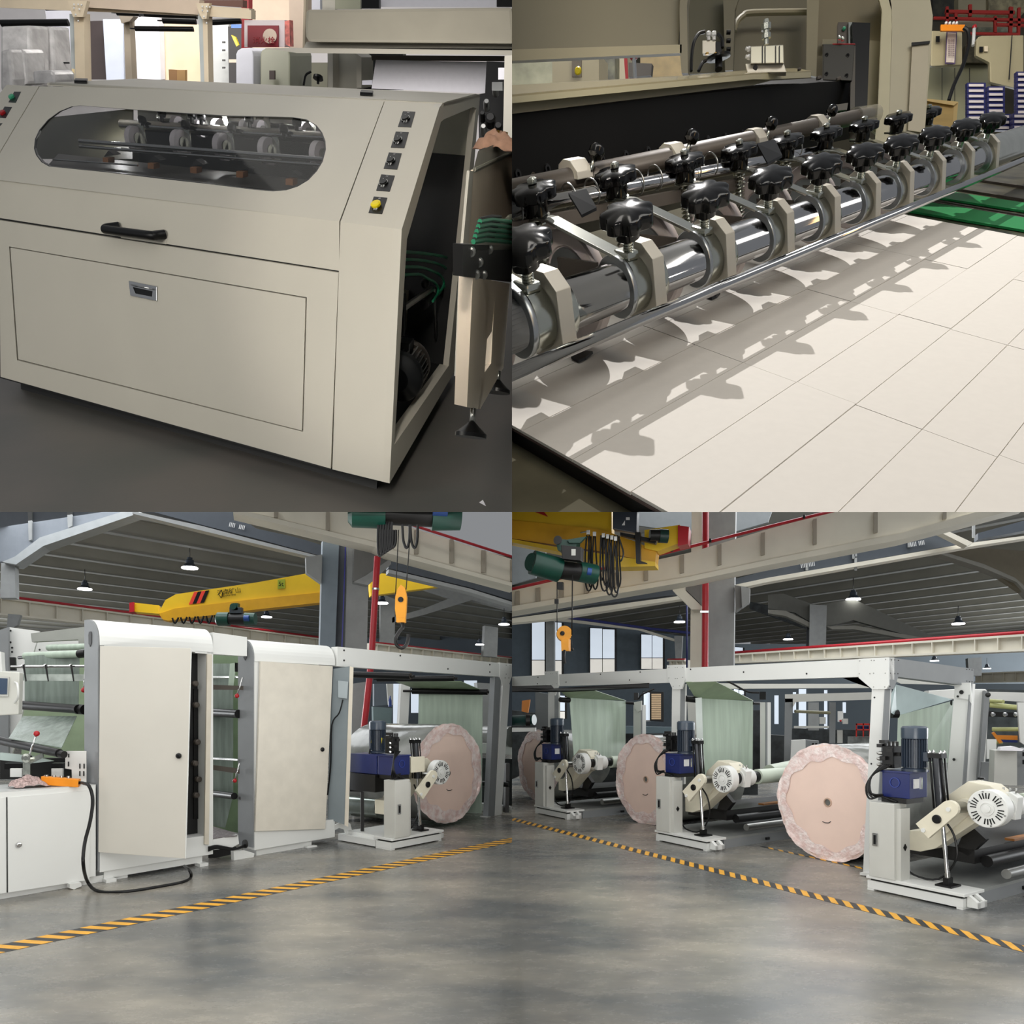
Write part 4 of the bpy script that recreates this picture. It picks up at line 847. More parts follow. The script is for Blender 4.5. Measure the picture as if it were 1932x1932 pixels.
# ================================================================ LOWER HALF: the assembly hall (left and right bays share one floor)
BAY[0] = None
def floor_mat():
    m = bpy.data.materials.new('polished_concrete'); m.use_nodes = True; nt = m.node_tree; n = nt.nodes; l = nt.links; b = n['Principled BSDF']
    tc = n.new('ShaderNodeTexCoord'); mp = n.new('ShaderNodeMapping'); l.new(tc.outputs['Object'], mp.inputs[0]); mp.inputs['Rotation'].default_value = (0, 0, .6)
    mp.inputs['Scale'].default_value = (1, 2.2, 1)
    def nz(scale, det, rough=.6):
        q = n.new('ShaderNodeTexNoise'); q.inputs['Scale'].default_value = scale; q.inputs['Detail'].default_value = det; q.inputs['Roughness'].default_value = rough; l.new(mp.outputs[0], q.inputs['Vector']); return q
    n1 = nz(.55, 6); n2 = nz(4, 10, .75)
    r1 = n.new('ShaderNodeValToRGB'); e = r1.color_ramp.elements; e[0].position = .38; e[0].color = (*lin((104, 106, 106)), 1); e[1].position = .66; e[1].color = (*lin((164, 158, 146)), 1)  # broad pale patches paint soft sunlight into the mottled concrete
    r2 = n.new('ShaderNodeValToRGB'); e = r2.color_ramp.elements; e[0].position = .35; e[0].color = (.72, .72, .72, 1); e[1].position = .8; e[1].color = (1.02, 1.01, 1, 1)
    mx = n.new('ShaderNodeMix'); mx.data_type = 'RGBA'; mx.blend_type = 'MULTIPLY'; mx.inputs[0].default_value = 1
    l.new(n1.outputs[0], r1.inputs[0]); l.new(n2.outputs[0], r2.inputs[0]); l.new(r1.outputs[0], mx.inputs[6]); l.new(r2.outputs[0], mx.inputs[7]); l.new(mx.outputs[2], b.inputs['Base Color'])
    rr = n.new('ShaderNodeMapRange'); rr.inputs[3].default_value = .19; rr.inputs[4].default_value = .34; l.new(n2.outputs[0], rr.inputs[0]); l.new(rr.outputs[0], b.inputs['Roughness'])
    b.inputs['Specular IOR Level'].default_value = .6
    return m
struct(MB().box(V((-40, .8, -.05)), V((80, 0, 0)), V((0, 0, .05)), V((0, 70, 0))).to('floor', floor_mat()))
Z = V((0, 0, 1)); X = V((1, 0, 0)); Y = V((0, 1, 0))
# added panels between the bays, edge on and unseen, keep their light apart
m_part = mat('partition_grey', (160, 162, 160), .8)
k_ = (PY-966)/F
struct(MB().add([CAM+V((-12, .6, .6*k_)), CAM+V((12, .6, .6*k_)), CAM+V((12, 11, 11*k_)), CAM+V((-12, 11, 11*k_))], [(0, 1, 2, 3)]).to('ceiling_light_divider', m_part))
struct(MB().add([V((0, .6, 0)), V((0, 60, 0)), V((0, 60, 18)), V((0, 11, 12.4)), V((0, 5, 9)), V((0, .6, 9))], [(0, 1, 2, 3, 4, 5)]).to('wall_light_divider', m_part))
m_mw = mat('machine_white', (222, 223, 220), .38, var=.012, scale=2)
m_mg = mat('machine_grey_and_shade', (128, 131, 133), .6, var=.03)  # grey metal sides; also shade painted on the sides of white frames
m_mb = mat('door_beige_white', (205, 201, 191), .36, var=.02, scale=2)
m_cab = mat('box_grey_white', (196, 196, 190), .42, var=.02)
m_film = mat('pale_green_film', (176, 192, 176), .35, var=.10, scale=2.4, stretch=(6, 6, .5))
m_film2 = mat('pale_green_film_back', (150, 168, 138), .4, var=.08)
m_filmg = mat('grey_film', (128, 140, 132), .25, var=.18, scale=3, stretch=(6, 6, .6), bump=.3, bscale=12)
m_rolb = mat('film_grey_roll', (126, 128, 124), .16, var=.3, scale=2.5, bump=.35, bscale=7, spec=.8)
m_pink = mat('pink_paper_end', (244, 216, 202), .6, var=.03, scale=3)
m_pinkf = mat('film_over_paper', (238, 206, 200), .12, var=.02, rgb2=(252, 238, 234), scale=14, bump=1.0, bscale=42, spec=1.0)  # whitish creases; the noise also paints bright streaks into the film
m_navy = mat('navy_tank', (24, 36, 94), .32, var=.08)
m_mot = mat('motor_slate', (46, 56, 70), .35, var=.08)
m_crane = mat('crane_yellow', (230, 188, 30), .4, var=.06, scale=1.5)
m_pipe = mat('red_pipe', (176, 28, 40), .35, var=.08)
m_gird = mat('girder_white', (218, 212, 197), .55, var=.07, scale=1.3)
m_roof = mat('roof_grey', (176, 174, 166), .7, var=.08, scale=.6)
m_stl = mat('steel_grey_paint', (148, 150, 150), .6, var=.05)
m_hgreen = mat('hoist_green', (10, 66, 54), .35, var=.12)
m_rack = mat('far_dark', (46, 50, 52), .5, var=.5, scale=6)
m_lamp = mat('lamp_glow', (255, 255, 250), .5, emit=9, var=0)
m_hook = mat('hook_yellow', (226, 150, 16), .4, var=.06)
m_tape = mat('hazard_yellow', (224, 164, 50), .5, var=.1, scale=8)
m_tapeb = mat('hazard_dark', (44, 46, 48), .5, var=.15, scale=8)
m_glass_day = mat('window_daylight', (206, 216, 228), .4, emit=.75, var=.1, scale=.8)
DW = {'left_hall': V((-.35, 1, 0)).normalized(), 'right_hall': V((.35, 1, 0)).normalized()}
def hs(pts, d, thick, nm, m, par=None, bevel=0, **k): return MB().prism([P(x, y, d) for x, y in pts], DW[BAY[0]]*thick).to(nm, m, par, bevel, **k)
def ht(pts, d, thick, nm, m, label, cat, bevel=0, group=None): return tag(hs(pts, d, thick, nm, m, None, bevel), label, cat, group)
def fp(f, pts, nm, m, par=None, thick=.05, bevel=0, vec=None, **k):
    """prism whose front face lies on one of the frame's planes"""
    return MB().prism([f.on(x, y, **k) for x, y in pts], (vec or f.b)*thick).to(nm, m, par, bevel)
A3 = V(((2116-966)/F, 1, 0)).normalized(); B3 = V((-1, (2116-966)/F, 0)).normalized()
f3 = Frame(V((*P(187, 1667, 1.6*F/332).xy, 0)), A3, Z, B3)
A4 = V(((60-966)/F, 1, 0)).normalized(); B4 = V((1, 906/F, 0)).normalized()
f4 = Frame(V((*P(1817, 1717, 1.6*F/382).xy, 0)), A4, Z, B4)
def bay_lamp(x, y, w_, label, d=None):
    d = d or 26.0; r = w_/2*d/F; c = P(x, y, d)
    t = thing('high_bay_lamp', label, 'lamp', c, 'high bay lamps')
    MB().lathe(c, Z, [(r, 0), (r*1.02, r*.12), (r*.95, r*.2)], 22).to('glowing_lens', m_lamp, t)
    MB().lathe(c+Z*r*.2, Z, [(r*.95, 0), (r*.5, r*.5), (r*.5, r*.9), (r*.32, r*1.0), (r*.32, r*1.25)], 18).to('lamp_housing', m_mot, t)
    MB().cyl(c+Z*r*1.4, c+Z*r*3.2, r*.05, n=6).to('rod', m_blkm, t)
def hook_block(name, label, top, rope_tops, c, s, face, m_ropes=m_blkm):
    """crane hook: c = centre of the yellow sheave housing, s = scale, face = view side axis"""
    t = thing(name, label, 'crane hook', c)
    e = X if face else (X*.25+Y*.97)
    pl = [(-.10, .42), (0, .55), (.12, .46), (.17, .2), (.15, -.2), (.12, -.5), (-.12, -.5), (-.17, -.15), (-.16, .2)] if not face else [(.30*math.cos(q*PI/9), .30*math.sin(q*PI/9)+.12) for q in range(-2, 12)]+[(-.13, -.3), (-.10, -.5), (.14, -.5), (.17, -.2)]
    n_ = Y if face else V((.97, -.25, 0))
    MB().prism([c+X*x*s+Z*z*s-Y*.09*s for x, z in pl], Y*.18*s).to('sheave_housing', m_hook, t, bevel=.012*s)
    MB().lathe(c+Z*.12*s-Y*.09*s, -Y, [(.08*s, 0), (.08*s, .02*s), (.04*s, .03*s)], 14).to('axle_cap', m_blk, t)
    MB().cbox(c-Z*.46*s, X*.26*s, Z*.14*s, Y*.22*s).to('yoke', m_hook, t, bevel=.02*s)
    hk = [c-Z*s*.52]
    if face: pts = [(0, -.52), (0, -.66), (.02, -.8), (.03, -.95)]; MB().tube([c+X*x*s+Z*z*s for x, z in pts], .05*s, 8).to('hook', m_blkm, t)
    else: MB().tube([c+X*x*s+Z*z*s for x, z in [(.03, -.52), (.05, -.66), (-.02, -.74), (-.09, -.84), (-.16, -.98), (-.14, -1.16), (0, -1.26), (.14, -1.18), (.2, -1.0), (.21, -.86)]], .05*s, 10).to('hook', m_blkm, t)
    for a_, b_ in rope_tops: MB().cyl(a_, c+b_*s, .016*s, n=6).to('wire_rope', m_ropes, t)
    return t
def unwind_stand(f, label):
    """hydraulic shaftless unwind stand; f = frame at its near lower corner"""
    A = f.at
    t = thing('unwind_stand', label, 'machine', A(.35, 0, .15))
    g = lambda s0, s1, t0, t1, w0, w1, nm, m, par=None, bv=0: MB().fbox(f, s0, s1, t0, t1, w0, w1).to(nm, m, par or t, bv)
    g(0, .80, .012, .085, 0, .26, 'base_beam', m_mw, bv=.004); g(.0, .05, 0, .012, 0, .26, 'base_foot', m_mw); g(.74, .8, 0, .012, 0, .26, 'base_foot', m_mw)
    g(.02, .78, .085, .105, .02, .24, 'slide_rail', m_blkm); g(-.02, .80, .105, .13, -.02, .30, 'carriage_plate', m_mw, bv=.003)
    bk_ = MB(); bk_.prism([A(-.005, .02, .05), A(-.09, .02, .05), A(-.09, .06, .05), A(-.05, .09, .05), A(-.005, .12, .05)], f.b*.04)
    bk_.prism([A(-.005, .02, .15), A(-.09, .02, .15), A(-.09, .06, .15), A(-.05, .09, .15), A(-.005, .12, .15)], f.b*.04); bk_.fbox(f, -.09, -.08, .02, .07, .05, .19); bk_.to('end_bracket', m_mw, t)
    
    # control box
    bxo = g(.54, .765, .13, .78, -.03, .16, 'control_box', m_cab, bv=.006)
    g(.50, .54, .13, .74, .0, .14, 'cable_duct', m_cab)
    la = A(.70, .40, -.034); MB().fbox(f, .685, .73, .40, .51, -.04, -.03).to('latch_plate', m_chrome, bxo); MB().fbox(f, .697, .717, .415, .495, -.045, -.04).to('latch_handle', m_blk, bxo)
    for tt_, ww in ((.62, .06), (.18, .05)): MB().fbox(f, .532, .539, tt_, tt_+.05, ww, ww+.05).to('vent_grille', m_blk, bxo)
    MB().prism([A(.493, .38, .06), A(.493, .41, .085), A(.493, .44, .06), A(.493, .41, .035)], f.a*.006).to('diamond_knob', m_blk, bxo)
    # hydraulic tank, motor and valve block
    tk = g(.46, .70, .825, 1.04, .06, .34, 'hydraulic_tank', m_navy, bv=.004); g(.45, .71, 1.04, 1.055, .05, .35, 'tank_lid', m_navy)
    g(.48, .70, .78, .825, .05, .32, 'tank_shelf', m_blkm)
    MB().fbox(f, .452, .46, .91, .99, .12, .20).to('rating_plate', m_white, tk); MB().fbox(f, .45, .46, .90, 1.0, .23, .25).to('level_gauge', m_chrome, tk)
    rc_ = A(.585, .955, .057); MB().holed(ring(rc_, f.a, Z, .045, 20), [ring(rc_, f.a, Z, .038, 20)], -f.b*.004).to('emboss_ring', mat('navy_emboss', (44, 62, 140), .3), tk)
    mc = A(.484, 1.055, .18)
    mo = MB().lathe(mc, Z, [(.10, 0), (.10, .02), (.082, .03), (.082, .27), (.10, .28)], 26).to('motor_body', m_mot, t)
    fb = MB()
    for k in range(26): q = 2*PI*k/26; d = X*math.cos(q)+Y*math.sin(q); fb.cbox(mc+d*.09+Z*.155, d*.022, Z.cross(d)*.006, Z*.24)
    fb.to('cooling_fins', m_mot, mo)
    MB().lathe(mc+Z*.28, Z, [(.102, 0), (.104, .02), (.104, .09), (.09, .105), (.02, .11)], 26).to('fan_cowl', mat('cowl_slate', (58, 70, 84), .3), mo)
    MB().cbox(mc+Z*.13-f.a*.115, f.a*.05, f.b*.08, Z*.08).to('terminal_box', m_mot, mo, bevel=.006)
    vb_ = MB().cbox(A(.66, 1.17, .14), f.a*.10, f.b*.13, Z*.19).to('valve_block', m_blk, t, bevel=.005)
    rr = random.Random(3)
    vp = MB()
    for k in range(7): vp.cbox(A(.60+rr.uniform(0, .14), 1.09+k*.035, .12+rr.uniform(-.05, .05)), f.a*.05, f.b*.07, Z*.03)
    for k in range(4): c = A(.60+k*.035, 1.265, .12); vp.lathe(c, Z, [(.012, 0), (.012, .04)], 10)
    vp.to('solenoid', m_blkm, vb_)
    for k in range(3): MB().lathe(A(.715, 1.10+k*.05, .10), f.a-f.b, [(.015, 0), (.018, .03), (.01, .05)], 10).to('valve_knob', m_steel, vb_)
    for k in range(5):
        s_ = .70-.0*k; MB().tube([A(.70-.02*k, 1.10, .05), A(.76, 1.0, -.0), A(.80-.012*k, .90-.012*k, -.02), A(.78-.03*k, .80+.012*k, -.0), A(.68, .83, .01), A(.60-.01*k, .79, .04)], .0085, 7).to('hose', m_blk, t)
    # lifting cylinder with rod and foot
    p0 = A(.283, 1.20, .16); p1 = A(.248, .76, .16); p2 = A(.198, .19, .16); ax = (p1-p0).normalized()
    MB().cyl(p0, p1, .040, n=20).to('cylinder_barrel', mat('barrel_black', (54, 56, 60), .22, metal=.5), t)
    for d_ in (-f.a*.045-f.b*.03, f.a*.045-f.b*.03, f.a*.045+f.b*.03, -f.a*.045+f.b*.03):
        MB().cyl(p0+d_-ax*.02, p1+d_, .008, n=6).to('tie_rod', m_blk, t); MB().lathe(p0+d_-ax*.015, -ax, [(.013, 0), (.013, .015), (.005, .03)], 8).to('tie_nut', m_chrome, t)
    MB().cbox(p0, f.a*.115, f.b*.085, ax*.04).to('cylinder_cap', m_blk, t)
    MB().cyl(p1, p2, .016, n=14).to('piston_rod', m_chrome, t)
    MB().cyl(p2+(p1-p2)*.08, p2, .021, n=12).to('rod_end', m_steel, t)
    g(.13, .26, .13, .145, .08, .24, 'foot_plate', m_blk); g(.175, .215, .145, .20, .12, .20, 'clevis', m_blk)
    MB().tube([A(.26, .68, .2), A(.18, .55, .22), A(.16, .35, .22), A(.3, .16, .22), A(.5, .16, .2), A(.56, .25, .18)], .009, 8).to('hose', m_blk, t)
    # link plate and swing arm
    def slot(c0, c1, r0, r1, w):
        d = (c1-c0).normalized(); e_ = V((0, 0, 1))*d.dot(f.a)-f.a*d.z
        o = [c1+(d*math.cos(q)+e_*math.sin(q))*r1 for q in [PI/2-PI*i/8 for i in range(9)]]; o += [c0-e_*r0, c0+e_*r0]
        return [p+f.b*0 for p in o]
    MB().prism(slot(A(.335, .575, .02), A(.115, .785, .02), .075, .068, 0), f.b*.04).to('link_plate', mat('arm_ivory', (222, 216, 196), .4), t, bevel=.003)
    MB().prism(slot(A(.335, .575, .26), A(.115, .785, .26), .075, .068, 0), f.b*.04).to('link_plate', MATS['arm_ivory'], t, bevel=.003)
    MB().lathe(A(.211, .69, .02), -f.b, [(.036, 0), (.036, .012), (.03, .015)], 18).to('pivot_cap', m_blk, t)
    for q in ((.32, .585), (.12, .78)): MB().lathe(A(q[0], q[1], .02), -f.b, [(.018, 0), (.018, .012)], 12).to('bolt', m_mw, t)
    MB().cyl(A(.12, .78, .05), A(.12, .78, .30), .045, n=16).to('link_pin', m_steel, t)
    MB().prism([A(.615, .516, .30), A(.50, .53, .30), A(.355, .66, .30), A(.27, .86, .30), A(.108, .993, .30), A(-.06, .975, .30), A(-.16, .90, .30), A(-.16, .74, .30), A(.05, .659, .30), A(.368, .396, .30), A(.50, .348, .30), A(.611, .348, .30)], f.b*.2).to('swing_arm', MATS['arm_ivory'], t, bevel=.008)
    MB().prism([A(.30, .38, .5), A(.20, .34, .5), A(.06, .50, .5), A(.20, .62, .5)], f.b*.06).to('arm_bracket', m_blkm, t)
    # chuck disc with its slots, hub and reel shaft
    cc = A(-.12, .805, .12); R0 = .15
    dk_ = MB().lathe(cc, f.b, [(R0*.96, 0), (R0, .006), (R0, .10), (R0*.9, .11)], 44).to('chuck_disc', m_mw, t)
    sl_ = MB()
    for k in range(30):
        q = 2*PI*k/30+.04
        if k % 5 == 4: continue
        d = f.a*math.cos(q)+Z*math.sin(q); e_ = -f.a*math.sin(q)+Z*math.cos(q)
        sl_.cbox(cc+d*R0*.68-f.b*.001, d*R0*.30, e_*R0*.055, f.b*.006)
    stuff(sl_.to('vent_slots', m_blk, dk_))
    MB().lathe(cc, -f.b, [(R0*.36, 0), (R0*.36, .008), (R0*.31, .009), (R0*.31, .002), (R0*.2, .002), (R0*.2, .014), (R0*.05, .016)], 26).to('chuck_hub', m_mw, dk_)
    for k in range(6): q = 2*PI*k/6+.3; MB().lathe(cc+(f.a*math.cos(q)+Z*math.sin(q))*R0*.9, -f.b, [(.007, 0), (.007, .006)], 8).to('rim_bolt', m_steel, dk_)
    MB().cyl(cc+f.b*.10, cc+f.b*.24, .072, n=24).to('hub_drum', m_blk, t)
    MB().cyl(cc+f.b*.24, cc+f.b*.46, .095, n=28).to('bearing_housing', m_mw, t)
    MB().cyl(cc+f.b*.46, cc+f.b*.58, .075, .062, n=24).to('drive_collar', m_blk, t)
    MB().cyl(cc+f.b*.58, cc+f.b*1.7, .085, n=28).to('core_tube', mat('reel_green_white', (206, 216, 200), .4), t)
    MB().prism([cc+f.b*.26+Z*.10+f.a*.08, cc+f.b*.26+Z*.12-f.a*.05, cc+f.b*.26+Z*.08-f.a*.11, cc+f.b*.26-Z*.10-f.a*.09, cc+f.b*.26-Z*.08+f.a*.09], f.b*.10).to('bearing_cap', m_mw, t, bevel=.006)
    for k in range(4): MB().cyl(cc+f.b*.31+Z*.11+f.a*(.06-.045*k), cc+f.b*.31+Z*.15+f.a*(.06-.045*k), .008, n=8).to('cap_bolt', m_steel, t)
    return t
def paper_roll(c, ax, R_, L_, label, seed=1, core=True):
    """c = centre of the visible end face, ax = direction the roll runs away in"""
    t = thing('paper_roll', label, 'paper roll', c-Z*R_)
    e = V((-ax.y, ax.x, 0)); rr = random.Random(seed)
    MB().lathe(c+ax*.004, ax, [(R_*.985, 0), (R_, .02), (R_, L_)], 72).to('film_wrapped_body', m_rolb, t)
    b = MB(); rings = [(.058, .004), (.3, 0), (.55, .001), (.80, 0), (.99, -.002)]; n = 72
    for r0, r1 in zip(rings, rings[1:]):
        p = [c-ax*r0[1]+(e*math.cos(2*PI*i/n)+Z*math.sin(2*PI*i/n))*R_*r0[0] for i in range(n)]; q = [c-ax*r1[1]+(e*math.cos(2*PI*i/n)+Z*math.sin(2*PI*i/n))*R_*r1[0] for i in range(n)]
        b.add(p+q, [(i, (i+1) % n, n+(i+1) % n, n+i) for i in range(n)], True)
    b.to('paper_end_face', m_pink, t)
    # crinkled film folded over the rim
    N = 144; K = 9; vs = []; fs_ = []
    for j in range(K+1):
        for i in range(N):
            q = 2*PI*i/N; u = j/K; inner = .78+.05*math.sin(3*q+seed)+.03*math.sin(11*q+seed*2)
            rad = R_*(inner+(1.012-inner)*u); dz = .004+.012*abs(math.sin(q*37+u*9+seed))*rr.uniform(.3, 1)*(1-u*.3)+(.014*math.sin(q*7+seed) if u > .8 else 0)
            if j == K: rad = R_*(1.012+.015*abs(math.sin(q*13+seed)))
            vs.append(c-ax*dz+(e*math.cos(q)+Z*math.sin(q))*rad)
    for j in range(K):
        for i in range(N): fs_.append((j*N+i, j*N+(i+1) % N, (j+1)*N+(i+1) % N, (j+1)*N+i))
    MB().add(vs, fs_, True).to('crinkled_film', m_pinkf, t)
    if core:
        MB().lathe(c-ax*.012, ax, [(R_*.058, 0), (R_*.058, .05), (R_*.082, .05), (R_*.082, .008), (R_*.075, 0), (R_*.058, 0)], 28, False).to('core_tube', mat('core_kraft', (196, 166, 146), .7), t)
        MB().lathe(c+ax*.03, ax, [(R_*.06, 0), (R_*.06, .002)], 24).to('core_hole', m_dark, t)
    MB().tube([c-ax*.006+e*R_*x*(-1 if ax.x > 0 else 1)*-1+Z*R_*z for x, z in [(-.06, -.32), (-.02, -.35), (.05, -.355), (.10, -.34)]], .004, 6).to('pen_mark', m_dark, t)
    return t
def girder_run(f, top_px, bot_px, w, n, name, label, m, thick=.12, ribs=True, pipe=None):
    """white runway girder between two sight lines on plane w"""
    t = thing(name, label, 'girder', f.on(*bot_px[0], w=w)); t['kind'] = 'thing'
    MB().prism([f.on(x, y, w=w) for x, y in top_px+bot_px[::-1]], f.b*thick).to('web', m, t)
    a0, a1 = f.on(*bot_px[0], w=w), f.on(*bot_px[-1], w=w); b0, b1 = f.on(*top_px[0], w=w), f.on(*top_px[-1], w=w)
    MB().box(a0-f.b*.12, a1-a0, -Z*.05, f.b*(.24+thick)).to('lower_flange', m, t)
    MB().box(b0-f.b*.10, b1-b0, Z*.05, f.b*(.2+thick)).to('upper_flange', m, t)
    if ribs:
        for k in range(n+1):
            u = (k+.35)/(n+1); p = a0+(a1-a0)*u; q = b0+(b1-b0)*u
            MB().box(p-f.b*.10, f.a*.02, q-p, f.b*.10).to('stiffener', m, t)
    if pipe:
        MB().tube([b0+Z*pipe*1.6-f.b*.05, b1+Z*pipe*1.6-f.b*.05], pipe, 8, 0).to('red_rail', m_pipe, t)
    return t

# ---------------------------------------------------------------- lower left bay
BAY[0] = 'left_hall'
W0 = dict(w=0)
# tape on the floor
def hazard(f, x0, y0, x1, y1, n, k0, k1, half, slant, label, duty=.5, far=None):
    s0, _, w0 = f.co(x0, y0, t=0); s1, _, w1 = f.co(x1, y1, t=0); per = (s1-s0)/n; sw = (w1-w0)/(s1-s0)
    if far: q_ = f.co(*far, t=0); sw = (q_[2]-w0)/(q_[0]-s0)
    off = -(per*duty+slant)/2
    t = thing('hazard_tape', label, 'floor tape', f.at(s0, 0, w0))
    wm = lambda s: w0+(s-s0)*sw
    sa, sb = s0+per*k0, s0+per*k1
    MB().prism([f.at(sa, 0, wm(sa)-half), f.at(sb, 0, wm(sb)-half), f.at(sb, 0, wm(sb)+half), f.at(sa, 0, wm(sa)+half)], Z*.002).to('dark_strip', m_tapeb, t)
    for k in range(k0, k1):
        a = s0+per*k+off; b = a+per*duty
        MB().prism([f.at(a, .001, wm(a)-half), f.at(b, .001, wm(b)-half), f.at(b+slant, .001, wm(b)+half), f.at(a+slant, .001, wm(a)+half)], Z*.002).to('yellow_stripe', m_tape, t)
hazard(f3, 62, 1777.6, 296, 1727, 6, -3, 58, .10, -.11, 'yellow and dark hazard tape crossing the floor in front of the white machines', far=(700, 1641.5))
# low cabinet at far left
lc = thing('low_cabinet', 'low white cabinet with round knob and worktop at the far left', 'cabinet', f3.on(90, 1683, t=0))
tL = f3.co(181, 1481, w=0)[1]; s1 = f3.co(181, 1667, w=0)[0]
MB().fbox(f3, -2.2, s1, .07, tL, .0, .62).to('cabinet_body', m_mw, lc, .006)
MB().fbox(f3, -2.2, s1+.3, .0, .06, .05, .5).to('plinth', m_mw, lc)
MB().fbox(f3, -2.2, s1, tL, tL+.004, .0, .65).to('worktop', mat('worktop_pale', (206, 208, 206), .25), lc)
fp(f3, [(14.5, 1505), (171, 1491), (169, 1660), (15.5, 1684)], 'door', m_mw, lc, .012, w=-.012); fp(f3, [(-20, 1508), (11, 1505), (12, 1684), (-20, 1690)], 'door', m_mw, lc, .012, w=-.012)
fp(f3, [(12, 1504), (14, 1504), (15, 1684), (13, 1684)], 'door_gap', m_dark, lc, .003, w=-.004)
MB().lathe(f3.on(35, 1594, w=-.012), -B3, [(.022, 0), (.024, .006), (.020, .018), (.012, .02)], 18).to('door_knob', m_chrome, lc)
fp(f3, [(132, 1668), (153, 1665), (154, 1672), (140, 1678), (132, 1676)], 'foot_bracket', m_mw, lc, .08, w=-.06)
# rounded tall cabinets
def tall(label, sx, ytop, cover, door, base, front, side_x, face_left, n_):
    t = thing('tall_cabinet', label, 'cabinet', f3.on(side_x+30, base[0][1], t=0))
    return t
# --- first tall cabinet
c1 = thing('tall_cabinet', 'tall white rounded cabinet with big beige door standing open, left one', 'cabinet', f3.at(.5, 0, .3))
s0 = f3.co(188, 1600, w=0)[0]; s2 = f3.co(402, 1600, w=0)[0]; ht1 = f3.co(190, 1166, w=0)[1]; hc = f3.co(188, 1217, w=0)[1]; ho = f3.co(402, 1234, w=0)[1]
Dp = .30
def cover(sa, sb, t0, t1, par, Dp=.30):
    r = (t1-t0)*.8; pr = [f3.at(sa, t0, 0)]+[f3.at(sa, t1-r+r*math.sin(q), r-r*math.cos(q)) for q in [PI/2*i/8 for i in range(9)]]+[f3.at(sa, t1, Dp), f3.at(sa, t0, Dp)]
    MB().prism(pr, A3*(sb-sa)).to('rounded_cover', m_mw, par)
    for p in list(par.children)[-1:]:
        for q in p.data.polygons: q.use_smooth = False
cover(s0, s2, hc-.01, ht1, c1)
sd = [f3.at(s0-.004, .12, -.002), f3.at(s0-.004, ht1-.22, -.002)]+[f3.at(s0-.004, ht1-.22+.22*math.sin(q), .22-.222*math.cos(q)) for q in [PI/2*i/6 for i in range(1, 7)]]+[f3.at(s0-.004, ht1, Dp), f3.at(s0-.004, .12, Dp)]
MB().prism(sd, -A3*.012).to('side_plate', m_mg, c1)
for x, y, r in [(168, 1185, .03)]: pass
sc0 = f3.at(s0-.018, 2.25, .16)
MB().prism([sc0+Z*.05+B3*.02, sc0+Z*.02+B3*.035, sc0-Z*.06+B3*.03, sc0-Z*.09, sc0-Z*.06-B3*.03, sc0+Z*.02-B3*.035, sc0+Z*.05-B3*.02], -A3*.004).to('slot_hole', m_dark, c1)
MB().fbox(f3, s0, s2, .10, .30, 0, Dp).to('base', m_mw, c1, .004); MB().fbox(f3, s0+.05, s2-.1, .03, .10, .03, Dp).to('plinth', m_mw, c1)
for s_ in (.04, .93): MB().fbox(f3, s0+s_, s0+s_+.09, .0, .03, -.04, .06).to('foot_bracket', m_mw, c1)
MB().fbox(f3, s2-.06, s2, .3, hc, 0, Dp).to('right_post', m_mw, c1); MB().fbox(f3, s2-.19, s2, ho-.0, hc, 0, .03).to('lintel', m_mw, c1)
MB().fbox(f3, s0, s2-.06, .3, hc, Dp-.1, Dp-.08).to('rear_panel', m_dark, c1); MB().fbox(f3, s0, s0+.04, .3, hc, 0, Dp-.1).to('left_post', m_mg, c1)
for (x0, y0, x1, y1, w_) in [(366, 1300, 374, 1545, .18), (373, 1250, 384, 1560, .2), (378, 1330, 386, 1340, .15)]: fp(f3, rect(x0, y0, x1, y1), 'inner_rail', m_blkm, c1, .05, w=w_)
for x, y in [(366, 1290), (368, 1330), (370, 1400), (366, 1440), (372, 1470), (368, 1500)]: MB().lathe(f3.on(x, y, w=.15), -B3, [(.03, 0), (.03, .04), (.02, .05)], 12).to('inner_part', m_rail, c1)
fp(f3, rect(380, 1306, 386, 1314), 'small_label', m_white, c1, .004, w=.19)
dd = f3.on(188, 1400, w=0).y-.03
drr = hs([(188.5, 1218.5), (360, 1223), (349, 1620), (185.5, 1608)], dd, .022, 'door', m_mb, c1, .003)
drr['label'] = 'wide open beige door'
MB().lathe(P(338, 1426, dd), -Y, [(.022, 0), (.026, .008), (.024, .02), (.012, .03)], 18).to('door_knob', m_blk, c1)
hs([(360, 1223), (361.5, 1223), (351, 1620), (349, 1620)], dd+.002, .03, 'door_edge', m_mw, c1)
fp(f3, [(391, 1234), (400, 1235), (394, 1594), (386, 1593)], 'door_return', mat('return_cream', (206, 198, 182), .4), c1, .02, w=-.02)
